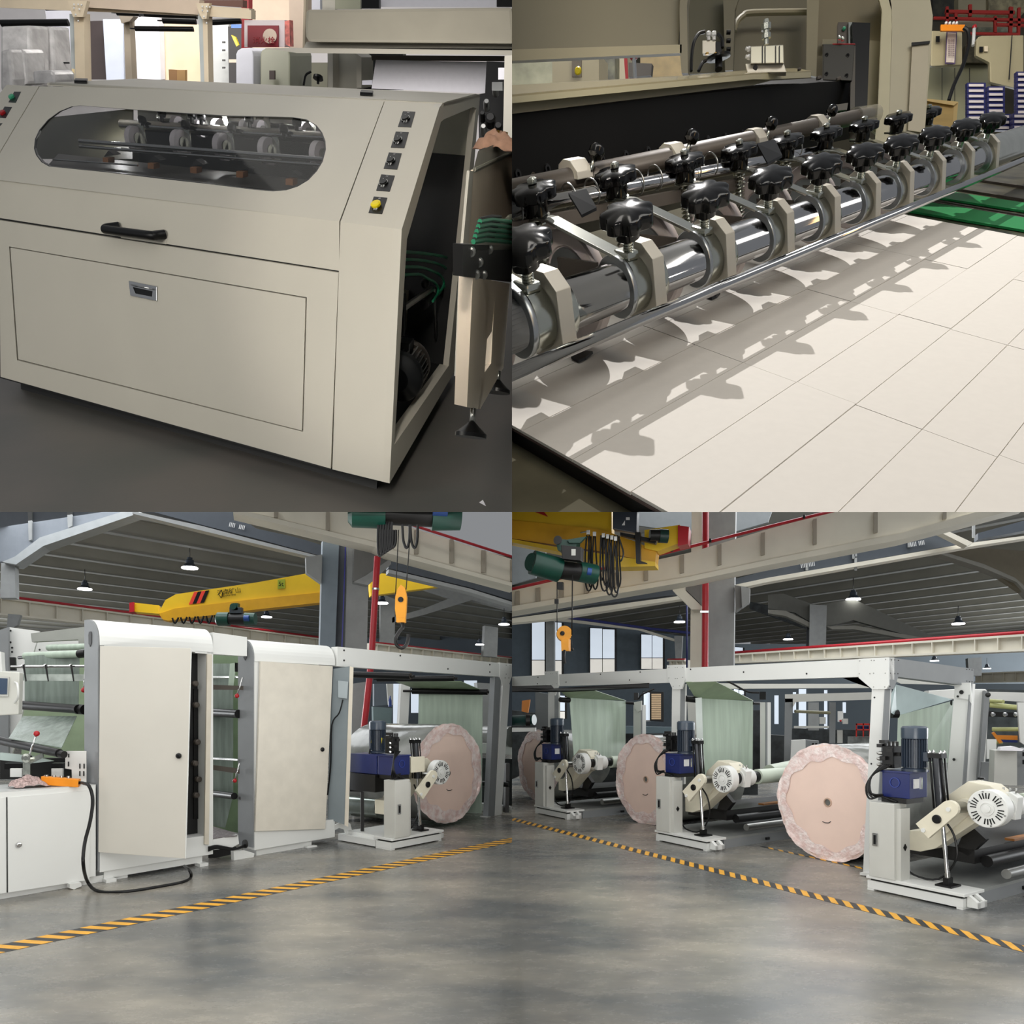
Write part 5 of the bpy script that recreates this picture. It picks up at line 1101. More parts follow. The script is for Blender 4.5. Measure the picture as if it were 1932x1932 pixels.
# --- second tall cabinet
c2 = thing('tall_cabinet', 'tall white rounded cabinet with flush beige door and ajar side leaf, right one', 'cabinet', f3.at(2.1, 0, .3))
q0 = f3.co(480, 1600, w=0)[0]; q1_ = f3.co(632, 1560, w=0)[0]; qh = f3.co(485, 1205, w=0)[1]; qc = f3.co(487, 1247, w=0)[1]
cover(q0, q1_, qc-.005, qh, c2)
sd = [f3.at(q0-.004, .10, -.002), f3.at(q0-.004, qh-.2, -.002)]+[f3.at(q0-.004, qh-.2+.2*math.sin(q), .2-.202*math.cos(q)) for q in [PI/2*i/6 for i in range(1, 7)]]+[f3.at(q0-.004, qh, Dp), f3.at(q0-.004, .10, Dp)]
MB().prism(sd, -A3*.012).to('side_plate', m_mg, c2)
sc0 = f3.at(q0-.018, 2.2, .15); MB().prism([sc0+Z*.05+B3*.02, sc0+Z*.02+B3*.035, sc0-Z*.06+B3*.03, sc0-Z*.09, sc0-Z*.06-B3*.03, sc0+Z*.02-B3*.035, sc0+Z*.05-B3*.02], -A3*.004).to('slot_hole', m_dark, c2)
MB().fbox(f3, q0, q1_-.22, .28, qc, .01, Dp).to('carcass', m_mw, c2)
MB().fbox(f3, q1_-.22, q1_, .28, qc, Dp-.1, Dp-.08).to('rear_panel', m_dark, c2)
MB().fbox(f3, q0, q1_, .07, .28, 0, Dp).to('base', m_mw, c2, .004); MB().fbox(f3, q0+.05, q1_-.3, .0, .07, .04, Dp).to('plinth', m_mw, c2)
fp(f3, [(492, 1247.5), (628, 1257), (614, 1564), (482, 1568.5)], 'door', mat('door_cream', (212, 206, 193), .38), c2, .03, .003, w=-.03)
MB().lathe(f3.on(608, 1414, w=-.035), -B3, [(.025, 0), (.025, .01), (.014, .02)], 14).to('door_knob', m_blk, c2)
fp(f3, [(580, 1597), (598, 1595), (599, 1601), (590, 1604), (580, 1602)], 'foot_bracket', m_mw, c2, .06, w=-.03)
d2 = f3.on(650, 1400, w=-.1).y
lf_ = hs([(629, 1262), (660, 1257), (660, 1420), (650, 1556), (618, 1545), (622, 1400)], d2, .02, 'side_leaf', mat('leaf_grey', (120, 130, 134), .4), c2); lf_['label'] = 'grey inside of the ajar leaf'
hs([(660, 1257), (667, 1259), (657, 1560), (650, 1557)], d2-.01, .03, 'leaf_edge', mat('leaf_edge_cream', (214, 206, 190), .4), c2)
hs([(638, 1284), (657, 1286), (655, 1318), (638, 1316)], d2-.03, .03, 'socket_box', mat('socket_grey', (160, 170, 174), .3), c2)
MB().tube([P(647, 1320, d2-.05), P(640, 1345, d2-.05), P(626, 1368, d2-.05), P(624, 1440, d2-.05), P(618, 1500, d2-.05)], .009, 6).to('inner_cable', m_blk, c2)
fp(f3, [(624, 1560), (646, 1550), (650, 1547), (661, 1554), (668, 1586), (659, 1588), (650, 1565), (640, 1562), (624, 1570)], 'foot_gusset', m_mw, c2, .02, w=.02)
# linking beams and frame to the right
fr_ = thing('unwind_gantry', 'white steel frame beam and gusseted end post carrying black rollers', 'frame', f3.at(4, 0, .1))
fp(f3, [(402, 1193), (466, 1202), (466, 1238), (402, 1234)], 'link_beam', m_mw, fr_, .1, w=.05)
fp(f3, [(637, 1220), (944, 1251), (944, 1277), (636, 1257)], 'top_beam', m_mw, fr_, .12, w=-.02)
fp(f3, [(943, 1250), (968, 1253), (968, 1270), (960, 1293), (949, 1293), (943, 1276)], 'gusset', m_mw, fr_, .13, w=-.03)
fp(f3, [(949, 1290), (962, 1291), (946, 1540), (933, 1540)], 'end_post', m_mw, fr_, .12, w=-.02)
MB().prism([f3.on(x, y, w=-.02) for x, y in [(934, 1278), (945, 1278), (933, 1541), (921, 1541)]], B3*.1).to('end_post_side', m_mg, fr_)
fp(f3, [(919, 1541), (950, 1541), (950, 1545), (920, 1546)], 'base_plate', m_mw, fr_, .14, w=-.05)
for x, y in [(649, 1227), (649, 1246), (755, 1237), (845, 1262), (924, 1254), (924, 1268)]: MB().lathe(f3.on(x, y, w=-.021), -B3, [(.012, 0), (.012, .004)], 8).to('bolt_hole', m_dark, fr_)
for x, y in [(955, 1255), (962, 1255), (953, 1279), (960, 1279), (955, 1272)]: MB().lathe(f3.on(x, y, w=-.031), -B3, [(.008, 0), (.005, .006)], 8).to('rivet', m_steel, fr_)
def roller(f, x0, y0, x1, y1, w0, w1, r, nm, label, m=m_blk, journal=.05):
    """roller between two sight points lying on planes w0, w1"""
    a, b = f.on(x0, y0, w=w0), f.on(x1, y1, w=w1); t = thing(nm, label, 'roller', (a+b)/2); d = (b-a).normalized()
    MB().cyl(a, b, r, n=24).to('roller_tube', m, t); MB().cyl(b-d*.0, b+d*journal, r*.45, n=10).to('journal', m_blkm, t); MB().cyl(a-d*journal, a, r*.45, n=10).to('journal', m_blkm, t)
    MB().lathe(b, d, [(r*.9, .0), (r*.9, .002), (r*.7, .003)], 20).to('end_ring', m_rail, t)
    return t
roller(f3, 650, 1272, 775, 1276, 1.2, .15, .045, 'black_roller', 'upper black roller under the frame beam beside the ajar leaf')
roller(f3, 712, 1281, 857, 1280, 1.2, .15, .04, 'black_roller', 'second black roller under the frame beam')
roller(f3, 778, 1304, 920, 1305.5, 1.3, .2, .045, 'black_roller', 'black roller from which the pale green web hangs', journal=.15)
# left machine section: side plate, beam, webs and rollers
sp = thing('unwinder_section', 'white rear side plate and grey beam with film web at the far left', 'machine', f3.at(-.8, 1, 1.5))
hs([(16, 1183), (75, 1191), (62, 1235), (34, 1390), (16, 1440)], 8.6, .05, 'rear_side_plate', m_mw, sp); hs([(-5, 1190), (16, 1183), (16, 1430), (-5, 1440)], 8.5, .05, 'rear_side_edge', m_mg, sp)
hs([(58, 1195), (163, 1182), (163, 1206), (60, 1211)], 8.3, .1, 'cross_beam', mat('beam_grey', (150, 152, 146), .4), sp)
hs([(148, 1205), (163, 1203), (163, 1215), (148, 1214)], 8.25, .1, 'cross_beam', mat('beam_grey', (150, 152, 146), .4), sp); hs([(62, 1212), (148, 1204), (148, 1230), (62, 1230)], 9, .02, 'white_backing', m_mw, sp)
hs([(46, 1230), (164, 1222), (164, 1440), (100, 1460), (40, 1440)], 9.2, .02, 'green_backing', m_film2, sp)
for y_, n1 in ((1203, 'x'),): 
    for x, y in [(20, 1190), (20, 1212), (23, 1222), (23, 1230), (75, 1226)]: MB().lathe(P(x, y, 8.59), -Y, [(.012, 0), (.012, .004)], 8).to('bolt_hole', m_dark, sp)
def tube_px(x0, y0, x1, y1, d0, d1, rpx, nm, m, par, n=20):
    return MB().cyl(P(x0, y0, d0), P(x1, y1, d1), rpx*d0/F, rpx*d1/F, n=n).to(nm, m, par)
wb = thing('film_web', 'grey green film web running over rollers at the far left', 'film', P(90, 1330, 7.8))
tube_px(92, 1222, 166, 1220, 8.2, 7.9, 6, 'upper_roll', m_film, wb); tube_px(48, 1238, 162, 1233, 7.9, 7.6, 7, 'guide_roll', m_film, wb)
tube_px(36, 1241, 50, 1239, 8.0, 7.9, 3, 'journal', m_blk, wb); tube_px(150, 1234, 164, 1232, 7.62, 7.58, 8, 'roll_end', m_blk, wb)
hs([(46.5, 1238), (150, 1231), (148, 1330), (46.5, 1332)], 7.75, .01, 'hanging_web', m_filmg, wb)
MB().prism([P(43, 1352, 7.5), P(145, 1352, 7.2), P(116, 1412, 6.7), P(16, 1394, 7.0)], Z*.006).to('slanted_web', m_filmg, wb)
tube_px(36, 1330, 148, 1338, 7.7, 7.1, 8.5, 'black_roller', m_blk, wb); tube_px(146, 1338, 160, 1339, 7.15, 7.1, 9.5, 'roller_cap', m_blkm, wb)
tube_px(-5, 1396, 112, 1421, 7.2, 6.6, 8, 'black_roller', m_blk, wb); tube_px(108, 1421, 121, 1424, 6.62, 6.58, 7, 'roller_cap', m_blkm, wb)
gb = thing('guide_bar', 'chrome guide bar with three clamps holding a clear strip plate', 'bar', P(100, 1265, 7.4))
tube_px(22, 1258, 162, 1257, 7.5, 7.3, 2.8, 'bar', m_chrome, gb); hs([(18, 1240), (28, 1240), (29, 1265), (19, 1265)], 7.5, .05, 'bar_bracket', m_blk, gb)
hs([(37, 1272), (158, 1272), (158, 1285), (38, 1284)], 7.35, .01, 'strip_plate', mat('clear_grey_plate', (176, 184, 178), .1, var=.3, scale=6), gb)
for x in (44, 86, 134): hs([(x-2, 1254), (x+2, 1254), (x+6, 1285), (x+4, 1286)], 7.3, .01, 'clip', m_blkm, gb); MB().lathe(P(x, 1257, 7.35), X, [(.022, -.01), (.022, .01)], 12).to('clip_ring', m_chrome, gb)
def lever(x, y, x1, y1, d, label, r=5):
    t = thing('ball_lever', label, 'lever', P(x1, y1, d)); MB().ball(P(x, y, d), r*d/F).to('red_ball', m_red, t); MB().cyl(P(x, y, d), P(x1, y1, d), .008, n=8).to('lever_rod', m_chrome, t)
lever(158, 1302, 161, 1262, 7.2, 'red ball lever hanging beside the left cabinet side plate'); lever(69, 1384, 54, 1430, 6.7, 'red ball lever rising from the steel bracket', 5.5)
lever(447, 1313, 458, 1278, 8.0, 'upper red ball lever between the tall cabinets', 4.3); lever(443, 1473, 452, 1440, 8.0, 'lower red ball lever between the tall cabinets', 4)
lk = thing('clamp_bracket', 'zinc clamp bracket carrying the red ball lever', 'bracket', P(55, 1450, 6.7))
hs([(43, 1430), (57, 1434), (57, 1462), (43, 1462)], 6.65, .05, 'upright', m_zinc, lk); hs([(50, 1433), (80, 1421), (82, 1429), (56, 1442)], 6.6, .02, 'slotted_arm', m_zinc, lk); MB().lathe(P(53, 1430, 6.6), -Y, [(.04, 0), (.04, .03), (.02, .035)], 18).to('pivot', m_zinc, lk)
pn = thing('operator_console', 'grey white operator panel with dark screen and curved handle at left edge', 'control panel', P(15, 1347, 6.6))
hs([(-6, 1265), (37, 1268), (35, 1348), (-6, 1350)], 6.6, .12, 'panel_body', mat('panel_white', (206, 206, 198), .4), pn, .012); hs([(-6, 1276), (17, 1277), (15, 1314), (-6, 1314)], 6.585, .012, 'screen_frame', m_cab, pn)
hs([(-6, 1279), (14, 1280), (13, 1310), (-6, 1310)], 6.58, .008, 'screen', mat('screen_slate', (70, 84, 104), .2), pn); MB().tube([P(28, 1287, 6.6), P(33, 1292, 6.5), P(34, 1315, 6.5), P(28, 1326, 6.6)], .009, 8).to('panel_handle', m_mw, pn)
hs([(-6, 1228), (2, 1230), (4, 1268), (-6, 1268)], 6.6, .1, 'panel_arm', m_mw, pn)
mtz = thing('motor_pair', 'two small black motors with white brackets behind the worktop', 'motor', P(60, 1465, 6.9))
for x0 in (8, 97): hs([(x0, 1440), (x0+33 if x0 < 50 else x0+21, 1440), (x0+33 if x0 < 50 else x0+21, 1452), (x0, 1452)], 6.9, .1, 'motor_case', m_blk, mtz, .004); hs(rect(x0+11 if x0 < 50 else x0, 1450, x0+33 if x0 < 50 else x0+21, 1466), 6.85, .05, 'white_bracket', m_mw, mtz)
hs([(0, 1432), (122, 1430), (150, 1440), (162, 1470), (0, 1470)], 7.3, .1, 'dark_bed', m_dark, mtz); hs([(0, 1420), (60, 1426), (100, 1436), (60, 1440), (0, 1434)], 7.0, .05, 'bright_bed', mat('pale_aqua_metal', (186, 200, 196), .2), mtz)
sl_p = thing('slotted_plate', 'white slotted bracket plate between worktop and tall cabinet', 'bracket', P(143, 1478, 6.8))
hs([(125, 1417), (163, 1417), (163, 1480), (136, 1480), (135, 1452), (123, 1450), (123, 1421)], 6.8, .02, 'plate', m_mw, sl_p, .002)
for x, y, h_ in [(129.5, 1422, 7), (129, 1437, 9), (150.5, 1441, 9), (158.5, 1441, 9), (150.5, 1455, 9), (158, 1455, 9)]: hs(rect(x-1.2, y, x+1.2, y+h_), 6.79, .004, 'slot', m_dark, sl_p)
ob2 = thing('orange_box', 'orange connector box with four metal plugs on the white worktop', 'box', P(112, 1485, 6.55))
hs([(77, 1465), (148, 1471), (147, 1485.5), (78, 1481)], 6.55, .1, 'box_body', mat('orange_box_paint', (240, 146, 28), .45), ob2, .004)
for x in (88, 102, 116, 129): MB().cyl(P(x, 1468+(x-88)*.05, 6.6), P(x, 1462+(x-88)*.05, 6.6), .014, n=10).to('plug', m_steel, ob2)
hs([(146, 1474), (157, 1475), (157, 1480), (147, 1480)], 6.56, .03, 'cable_gland', m_blk, ob2)
rag('rag', 'crumpled brownish checked rag beside the orange box', P(54, 1479, 6.5)-Z*.02, A3, B3, Z, .13, .12, .11, mat('checked_cloth', (172, 150, 146), .9, var=.35, scale=60), 5)
bpy.data.objects['rag.001'].location += V((0, 0, 0))
tag(MB().tube([P(155, 1477, 6.5), P(168, 1483, 6.4), P(175, 1510, 6.4), P(170, 1550, 6.35), P(160, 1590, 6.3), P(157, 1630, 6.2), P(166, 1665, 2240/345), P(188, 1682, 2240/349), P(240, 1682, 2240/349), P(300, 1673, 2240/340), P(345, 1664, 2240/331), P(360, 1655, 2240/322), P(358, 1643, 6.9), P(348, 1634, 7.1)], .014, 10).to('black_cable', m_blk), 'thick black cable looping from the orange box over the floor', 'cable')
# between the two tall cabinets
gp = thing('gap_machinery', 'green lit webs, black rollers and chrome bars between the two tall cabinets', 'machinery', f3.at(1.35, 0, .4))
hs([(398, 1234), (466, 1238), (462, 1500), (452, 1572), (392, 1560)], 8.9, .02, 'green_backing', mat('green_backing_dim', (108, 128, 98), .5, var=.1), gp); hs([(400, 1252), (440, 1252), (440, 1500), (425, 1562), (392, 1556)], 8.6, .01, 'film_web', m_filmg, gp)
hs([(434, 1252), (446, 1250), (440, 1298), (430, 1300)], 8.2, .01, 'film_edge', m_film, gp); hs([(443, 1250), (462, 1252), (462, 1267), (443, 1267)], 8.2, .1, 'roll_end', m_blk, gp)
for x0, y0, x1, y1, r, nm, m_ in [(398, 1344, 450, 1347, 8, 'black_roller', m_blk), (394, 1496, 442, 1502, 6.5, 'black_roller', m_blk), (400, 1278, 458, 1278, 2.5, 'chrome_bar', m_chrome), (396, 1431, 450, 1434, 2.5, 'chrome_bar', m_chrome), (448, 1349, 460, 1349, 3, 'journal', m_blkm), (440, 1503, 454, 1506, 3, 'journal', m_blkm)]: tube_px(x0, y0, x1, y1, 8.6, 8.1, r, nm, m_, gp)
hs([(401, 1292), (459, 1294), (459, 1302), (401, 1301)], 8.05, .01, 'strip_plate', m_rail, gp); hs([(398, 1443), (452, 1450), (452, 1460), (398, 1452)], 8.05, .01, 'strip_plate', m_rail, gp)
MB().prism([P(394, 1558, 8.6), P(440, 1572, 8.0), P(448, 1578, 7.8), P(392, 1584, 7.6)], Z*.01).to('drip_tray', mat('tray_speckled', (110, 104, 104), .7, var=.4, scale=50), gp)
fp(f3, [(393, 1586), (449, 1575), (451, 1592), (436, 1600), (393, 1605)], 'lower_beam', m_mw, gp, .04, w=.02); hs([(393, 1604), (445, 1598), (455, 1608), (393, 1622)], 7.9, .02, 'dark_gap', m_dark, gp)
fp(f3, [(441, 1606), (460, 1604), (480, 1610), (478, 1621), (442, 1625)], 'foot_block', m_mw, gp, .06, w=-.0); 
for k in range(3): MB().tube([f3.on(393, 1605-k*3, w=-.02), f3.on(410, 1600-k*2, w=-.02), f3.on(440, 1603-k, w=-.03), f3.on(462, 1594+k*2, w=-.03)], .011, 6).to('cable', m_blk, gp)
MB().lathe(f3.on(464, 1592, w=-.02), -A3, [(.045, 0), (.045, .02)], 16).to('cable_port', m_dark, gp)
# unwind stand, roll and web on the right of this bay
fS = Frame(V((*P(833, 1586, 2240/251).xy, 0)), -A3, Z, B3)
us_l = unwind_stand(fS, 'white hydraulic unwind stand with navy tank beside the open cabinet leaf')
for ch in list(us_l.children):
    if ch.name.split('.')[0] in ('core_tube', 'drive_collar', 'bearing_housing', 'bearing_cap', 'cap_bolt'): BAYS[BAY[0]].remove(ch); bpy.data.objects.remove(ch)
    elif ch.name.startswith('motor_body'): ch.location += B3*.42
MB().fbox(fS, 0, .80, .012, .085, .27, .95).to('base_beam', m_mw, us_l); MB().fbox(fS, .1, .70, .085, .115, .3, .9).to('slide_rail', m_mw, us_l)
MB().fbox(fS, .46, .70, .825, 1.05, .36, .86).to('hydraulic_tank', m_navy, us_l, .004); MB().fbox(fS, .42, .74, .62, .82, .34, .95).to('pump_base', m_blkm, us_l)
MB().fbox(fS, .20, .42, .84, 1.02, .08, .34).to('cream_block', MATS['arm_ivory'], us_l, .004)
for k in range(4):
    x_ = 704+k*6; MB().tube([P(x_, 1384, 8.95), P(x_-3, 1400, 8.9), P(x_-8, 1425, 8.85), P(x_-10, 1448, 8.8), P(x_+12, 1462-k*3, 8.8), P(x_+42, 1459-k*2, 8.75)], .010, 6).to('hose', m_blk, us_l); MB().cyl(P(x_-1, 1392, 8.88), P(x_-3, 1402, 8.88), .014, n=8).to('yellow_sleeve', m_yel, us_l)
rd = 10.0
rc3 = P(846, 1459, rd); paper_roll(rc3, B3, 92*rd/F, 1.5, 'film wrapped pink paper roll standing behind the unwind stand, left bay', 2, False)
gp2 = thing('green_web', 'wide pale green web hanging from the black roller behind the roll', 'film', f3.on(850, 1500, w=1.0))
MB().prism([f3.on(790, 1308, w=1.25), f3.on(910, 1311, w=.3), f3.on(908, 1550, w=.3), f3.on(786, 1520, w=1.25)], A3*.01).to('web_sheet', m_film, gp2)
MB().prism([f3.on(740, 1284, w=1.4), f3.on(870, 1286, w=.2), f3.on(905, 1301, w=.3), f3.on(790, 1302, w=1.3)], Z*.006).to('web_top', m_film2, gp2)
# things behind and beside the roll
def hb(q, d, nm, m, label, cat='machine', th=.2): return ht(q, d, th, nm, m, label, cat)
hb([(668, 1420), (700, 1396), (722, 1400), (722, 1600), (668, 1560)], 11.0, 'dark_machine', m_rack, 'dark machine base behind the ajar leaf')
hb([(672, 1400), (712, 1384), (712, 1440), (672, 1470)], 10.9, 'film_bundle', m_film, 'pale film bundle behind the navy tank', 'film', .05)
br = thing('black_post', 'square black upright post with a foot standing on the rail', 'post', P(683, 1585, 8.9)); hs([(681, 1494), (687, 1494), (687, 1583), (681, 1583)], 8.9, .05, 'upright', m_blk, br); hs([(660, 1488), (684, 1491), (684, 1495), (660, 1493)], 8.9, .03, 'side_arm', m_blk, br); hs([(678, 1576), (693, 1577), (693, 1584), (678, 1583)], 8.88, .06, 'foot', m_blk, br)
tag(MB().cyl(P(654, 1517, 10.6), P(722, 1522, 10.2), 22*10.4/F, n=28).to('steel_drum', mat('drum_steel', (150, 158, 152), .12, metal=.7, var=.2)), 'long shiny steel drum lying behind the black post', 'drum')
hb([(886, 1430), (966, 1432), (966, 1535), (880, 1528)], 12.2, 'dark_machine', m_rack, 'dark unwinder machinery right of the paper roll')
tag(MB().cyl(P(905, 1388, 12.5), P(966, 1390, 12.0), 20*12/F, n=24).to('wrapped_roll', m_rolb), 'grey wrapped roll at the right edge of the left hall', 'paper roll')
hb([(896, 1402), (966, 1404), (966, 1424), (896, 1420)], 12.0, 'white_trough', m_mw, 'white trough under the grey wrapped roll', 'trough')
hb([(866, 1512), (966, 1522), (966, 1532), (866, 1528)], 11.5, 'floor_rail', m_mw, 'white floor rail right of the paper roll', 'rail')
tube_px(895, 1478, 960, 1480, 11.4, 11.2, 5, 'black_roller', m_blk, tag(hs([(955, 1440), (962, 1440), (960, 1536), (953, 1536)], 11.3, .1, 'black_stand', m_blk), 'black upright with roller at the right edge of the left hall', 'stand'))
hb([(664, 1290), (700, 1285), (690, 1400), (664, 1440)], 12.5, 'concrete_column', m_stl, 'lower part of the grey column behind the ajar leaf', 'column')
hb([(757, 1290), (774, 1292), (769, 1385), (752, 1385)], 11.6, 'rear_post', m_mw, 'white rear post of the web frame', 'post')
hb([(900, 1288), (933, 1290), (930, 1400), (908, 1400)], 13.5, 'rear_post', m_stl, 'grey column behind the hanging web at right', 'post')
hb([(704, 1333), (740, 1336), (738, 1376), (705, 1380)], 14, 'silver_machine', mat('aqua_grey', (118, 138, 140), .3), 'rounded blue grey machine behind the motor')
hb([(706, 1290), (730, 1290), (730, 1330), (706, 1332)], 15, 'grey_machine', mat('dim_bluegrey', (96, 106, 116), .5), 'dim blue grey panel under the frame beam', 'panel')
hb([(730, 1290), (742, 1290), (742, 1330), (733, 1330)], 14.8, 'pale_post', m_cab, 'pale post under the frame beam', 'post', .1)
bt_ = thing('spray_bottle', 'small blue and clear bottle standing on the far machine', 'bottle', P(736, 1333, 13.8)); MB().lathe(P(736, 1333, 13.8), Z, [(.03, 0), (.03, .08), (.028, .12), (.012, .16), (.012, .2)], 12).to('bottle_body', mat('blue_liquid', (40, 70, 150), .2), bt_)
# ---- hall structure, left
red_l = struct(MB().tube([P(712, 1050, 12), P(708, 1120, 12), P(702, 1225, 12), P(696, 1290, 12), P(686, 1380, 12)], 6.2*12/F, 14, 2).to('trim_3', m_pipe)); MB().lathe(P(709, 1112, 12)-Z*.01, Z, [(6.9*12/F, 0), (6.9*12/F, .03)], 14).to('pipe_clip', m_chrome, red_l)
co_ = thing('steel_column', 'grey box column with bracket and thin blue cable, left hall', 'column', P(650, 1300, 13)); co_['kind'] = 'structure'
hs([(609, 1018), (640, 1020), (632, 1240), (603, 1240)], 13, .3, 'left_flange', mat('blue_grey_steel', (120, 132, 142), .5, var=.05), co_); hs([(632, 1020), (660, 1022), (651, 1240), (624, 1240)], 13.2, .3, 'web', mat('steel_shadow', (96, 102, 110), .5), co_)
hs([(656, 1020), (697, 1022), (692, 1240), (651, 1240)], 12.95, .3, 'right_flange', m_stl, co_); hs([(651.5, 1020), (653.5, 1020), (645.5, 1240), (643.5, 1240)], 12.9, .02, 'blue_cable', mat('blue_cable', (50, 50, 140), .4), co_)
hs([(577, 1051), (608, 1046), (606, 1100), (592, 1090), (578, 1080)], 12.9, .2, 'bracket', m_stl, co_); hs([(668, 1035), (737, 1028), (736, 1062), (694, 1102), (667, 1096)], 12.8, .3, 'bracket', mat('steel_dim', (112, 112, 110), .6), co_)
hs([(737, 1040), (738, 1064), (694, 1104), (667, 1098), (690, 1086), (735, 1055)], 12.75, .35, 'bracket_flange', m_stl, co_)
gl = thing('crane_runway', 'near white runway girder with stiffeners and red rail, left hall', 'girder', P(700, 1000, 12.4)); gl['kind'] = 'thing'
gmat = m_gird
hs([(440, 958), (640, 958), (778, 996), (966, 1055), (980, 1062), (980, 1106), (735, 1036), (712, 1024), (480, 968), (440, 960)], 12.4, .15, 'web', gmat, gl)
hs([(440, 959), (712, 1024), (735, 1036), (980, 1103), (980, 1110), (733, 1044), (708, 1032), (440, 968)], 12.3, .5, 'lower_flange', gmat, gl)
for x, y0, y1 in [(517, 950, 976), (615, 958, 1001), (849, 1017, 1062), (909, 1038, 1080), (782, 1000, 1045), (964, 1055, 1096)]: hs(rect(x, y0, x+7, y1), 12.35, .06, 'stiffener', mat('stiffener_tan', (156, 148, 134), .6), gl)
MB().tube([P(770, 988, 12.2), P(980, 1055, 12.2)], 2.6*12.2/F, 8, 0).to('red_rail', m_pipe, gl)
dl = thing('busbar_duct', 'dark slate busbar duct on a pale bracket beam under the roof, left hall', 'duct', P(400, 1000, 15)); m_duct = mat('duct_slate', (62, 68, 76), .5)
hs([(255, 958), (430, 958), (483, 997), (556, 1013), (606, 1028), (606, 1049), (483, 1016), (380, 990), (290, 966)], 15, .3, 'duct', m_duct, dl); hs([(733, 1058), (930, 1106), (980, 1122), (980, 1137), (885, 1108), (733, 1072)], 15, .3, 'duct', m_duct, dl)
hs([(250, 964), (380, 992), (483, 1019), (606, 1050), (606, 1055), (483, 1026), (250, 969)], 14.9, .3, 'bracket_beam', m_stl, dl); hs([(733, 1074), (885, 1110), (980, 1140), (980, 1146), (885, 1117), (733, 1081)], 14.9, .3, 'bracket_beam', m_stl, dl)
stuff(text('duct_print', 'IIII  IIII', .13, P(447, 993, 14.95), V((1, 0, -.23)), V((.23, 0, 1)), m_white, dl, .002))
# far girder
girder_run(Frame(V((*P(0, 1600, 20).xy, 0)), A3, Z, B3), [(-20, 1128), (640, 1212)], [(-20, 1155), (640, 1224)], 0, 16, 'far_runway', 'far cream runway girder with red rail behind the cabinets', m_gird, .2, True, .05)
girder_run(Frame(V((*P(700, 1600, 24).xy, 0)), A3, Z, B3), [(700, 1216), (980, 1246)], [(700, 1235), (980, 1254)], 0, 14, 'far_runway', 'distant runway girder right of the red pipe, left hall', m_gird, .2, True, .04)
# roof: deck and purlins running along the hall
Hc = 7.6
def roof(f, name, span, w0, w1, step, s0, s1, lab):
    t = MB().fbox(f, s0, s1, Hc, Hc+.1, w0, w1).to('ceiling', m_roof); struct(t)
    k = 0; w = w0
    while w < w1: MB().fbox(f, s0, s1, Hc-.5, Hc, w, w+.12).to('purlin', m_roof, t); MB().fbox(f, s0, s1, Hc-.55, Hc-.5, w-.1, w+.22).to('purlin_flange', mat('purlin_edge', (150, 150, 146), .6), t); w += step; k += 1
    return t
cl = roof(f3, 'x', 0, 12, 62, 2.6, -40, 60, '')
hn = thing('roof_rafter', 'deep blue grey rafter with haunch and column at the upper left', 'rafter', P(60, 1060, 17)); hn['kind'] = 'structure'
hs([(-10, 955), (262, 955), (228, 966), (80, 1018), (28, 1058), (-10, 1060)], 17, .2, 'web', mat('rafter_grey', (126, 132, 140), .6), hn); hs([(228, 966), (262, 957), (262, 968), (82, 1030), (30, 1065), (4, 1060), (28, 1050), (75, 1014)], 16.8, .6, 'flange', mat('flange_light', (164, 168, 170), .6), hn)
hs([(2, 1062), (28, 1064), (29, 1128), (0, 1128)], 17, .3, 'column', m_stl, hn); hs([(52, 955), (60, 955), (60, 1018), (54, 1020)], 16.9, .1, 'stiffener', m_stl, hn); hs([(126, 955), (136, 955), (136, 992), (128, 996)], 16.9, .1, 'stiffener', m_stl, hn)
hs([(15, 1158), (38, 1160), (32, 1180), (12, 1190)], 19, .2, 'far_bracket', m_stl, hn)
for q, lb in [([(740, 1070), (900, 1120), (966, 1140), (966, 1152), (890, 1132), (800, 1160), (740, 1175), (740, 1165), (800, 1148), (850, 1128), (740, 1092)], 'grey haunched rafters behind the crane hook'), ([(718, 1120), (745, 1130), (745, 1216), (718, 1214)], 'distant roof column behind the crane hook'), ([(915, 1180), (940, 1184), (938, 1240), (912, 1238)], 'distant roof column near the right edge of the left hall')]:
    o_ = ht(q, 27, .3, 'roof_rafter', m_stl, lb, 'rafter'); o_['kind'] = 'structure'
for x, y, w_, lb in [(358, 1073, 29, 'largest high bay lamp above the yellow crane'), (160, 1112.5, 24, 'high bay lamp at the far left under the roof'), (503, 1165, 19, 'high bay lamp just under the yellow crane girder'), (721, 1139, 22, 'high bay lamp right of the red pipe in the left hall'), (951, 1179, 20, 'high bay lamp near the right edge of the left hall'), (905, 1217, 16, 'smallest high bay lamp over the far girder, left hall')]: bay_lamp(x, y, w_, lb)
# yellow bridge crane
cr = thing('bridge_crane', 'yellow bridge crane girder with red and black chevrons', 'crane', P(450, 1160, 16))
hs([(300, 1155), (312, 1132), (332, 1121), (483, 1099), (600, 1078), (611, 1080), (611, 1118), (483, 1130), (330, 1148), (302, 1160)], 16, .3, 'girder_web', m_crane, cr)
hs([(300, 1158), (330, 1148), (483, 1130), (611, 1117), (611, 1136), (483, 1150), (318, 1171), (306, 1168)], 15.95, .4, 'girder_lower', mat('crane_yellow_low', (216, 160, 20), .4), cr)
hs([(253, 1137), (300, 1142), (300, 1158), (253, 1154)], 16.2, .4, 'end_carriage', m_crane, cr); hs([(244, 1137), (253, 1136), (253, 1154), (244, 1155)], 16.15, .4, 'buffer', m_pipe, cr)
hs([(697, 1083), (712, 1081), (735, 1083), (832, 1106), (700, 1124)], 17, .3, 'girder_far_part', m_crane, cr)
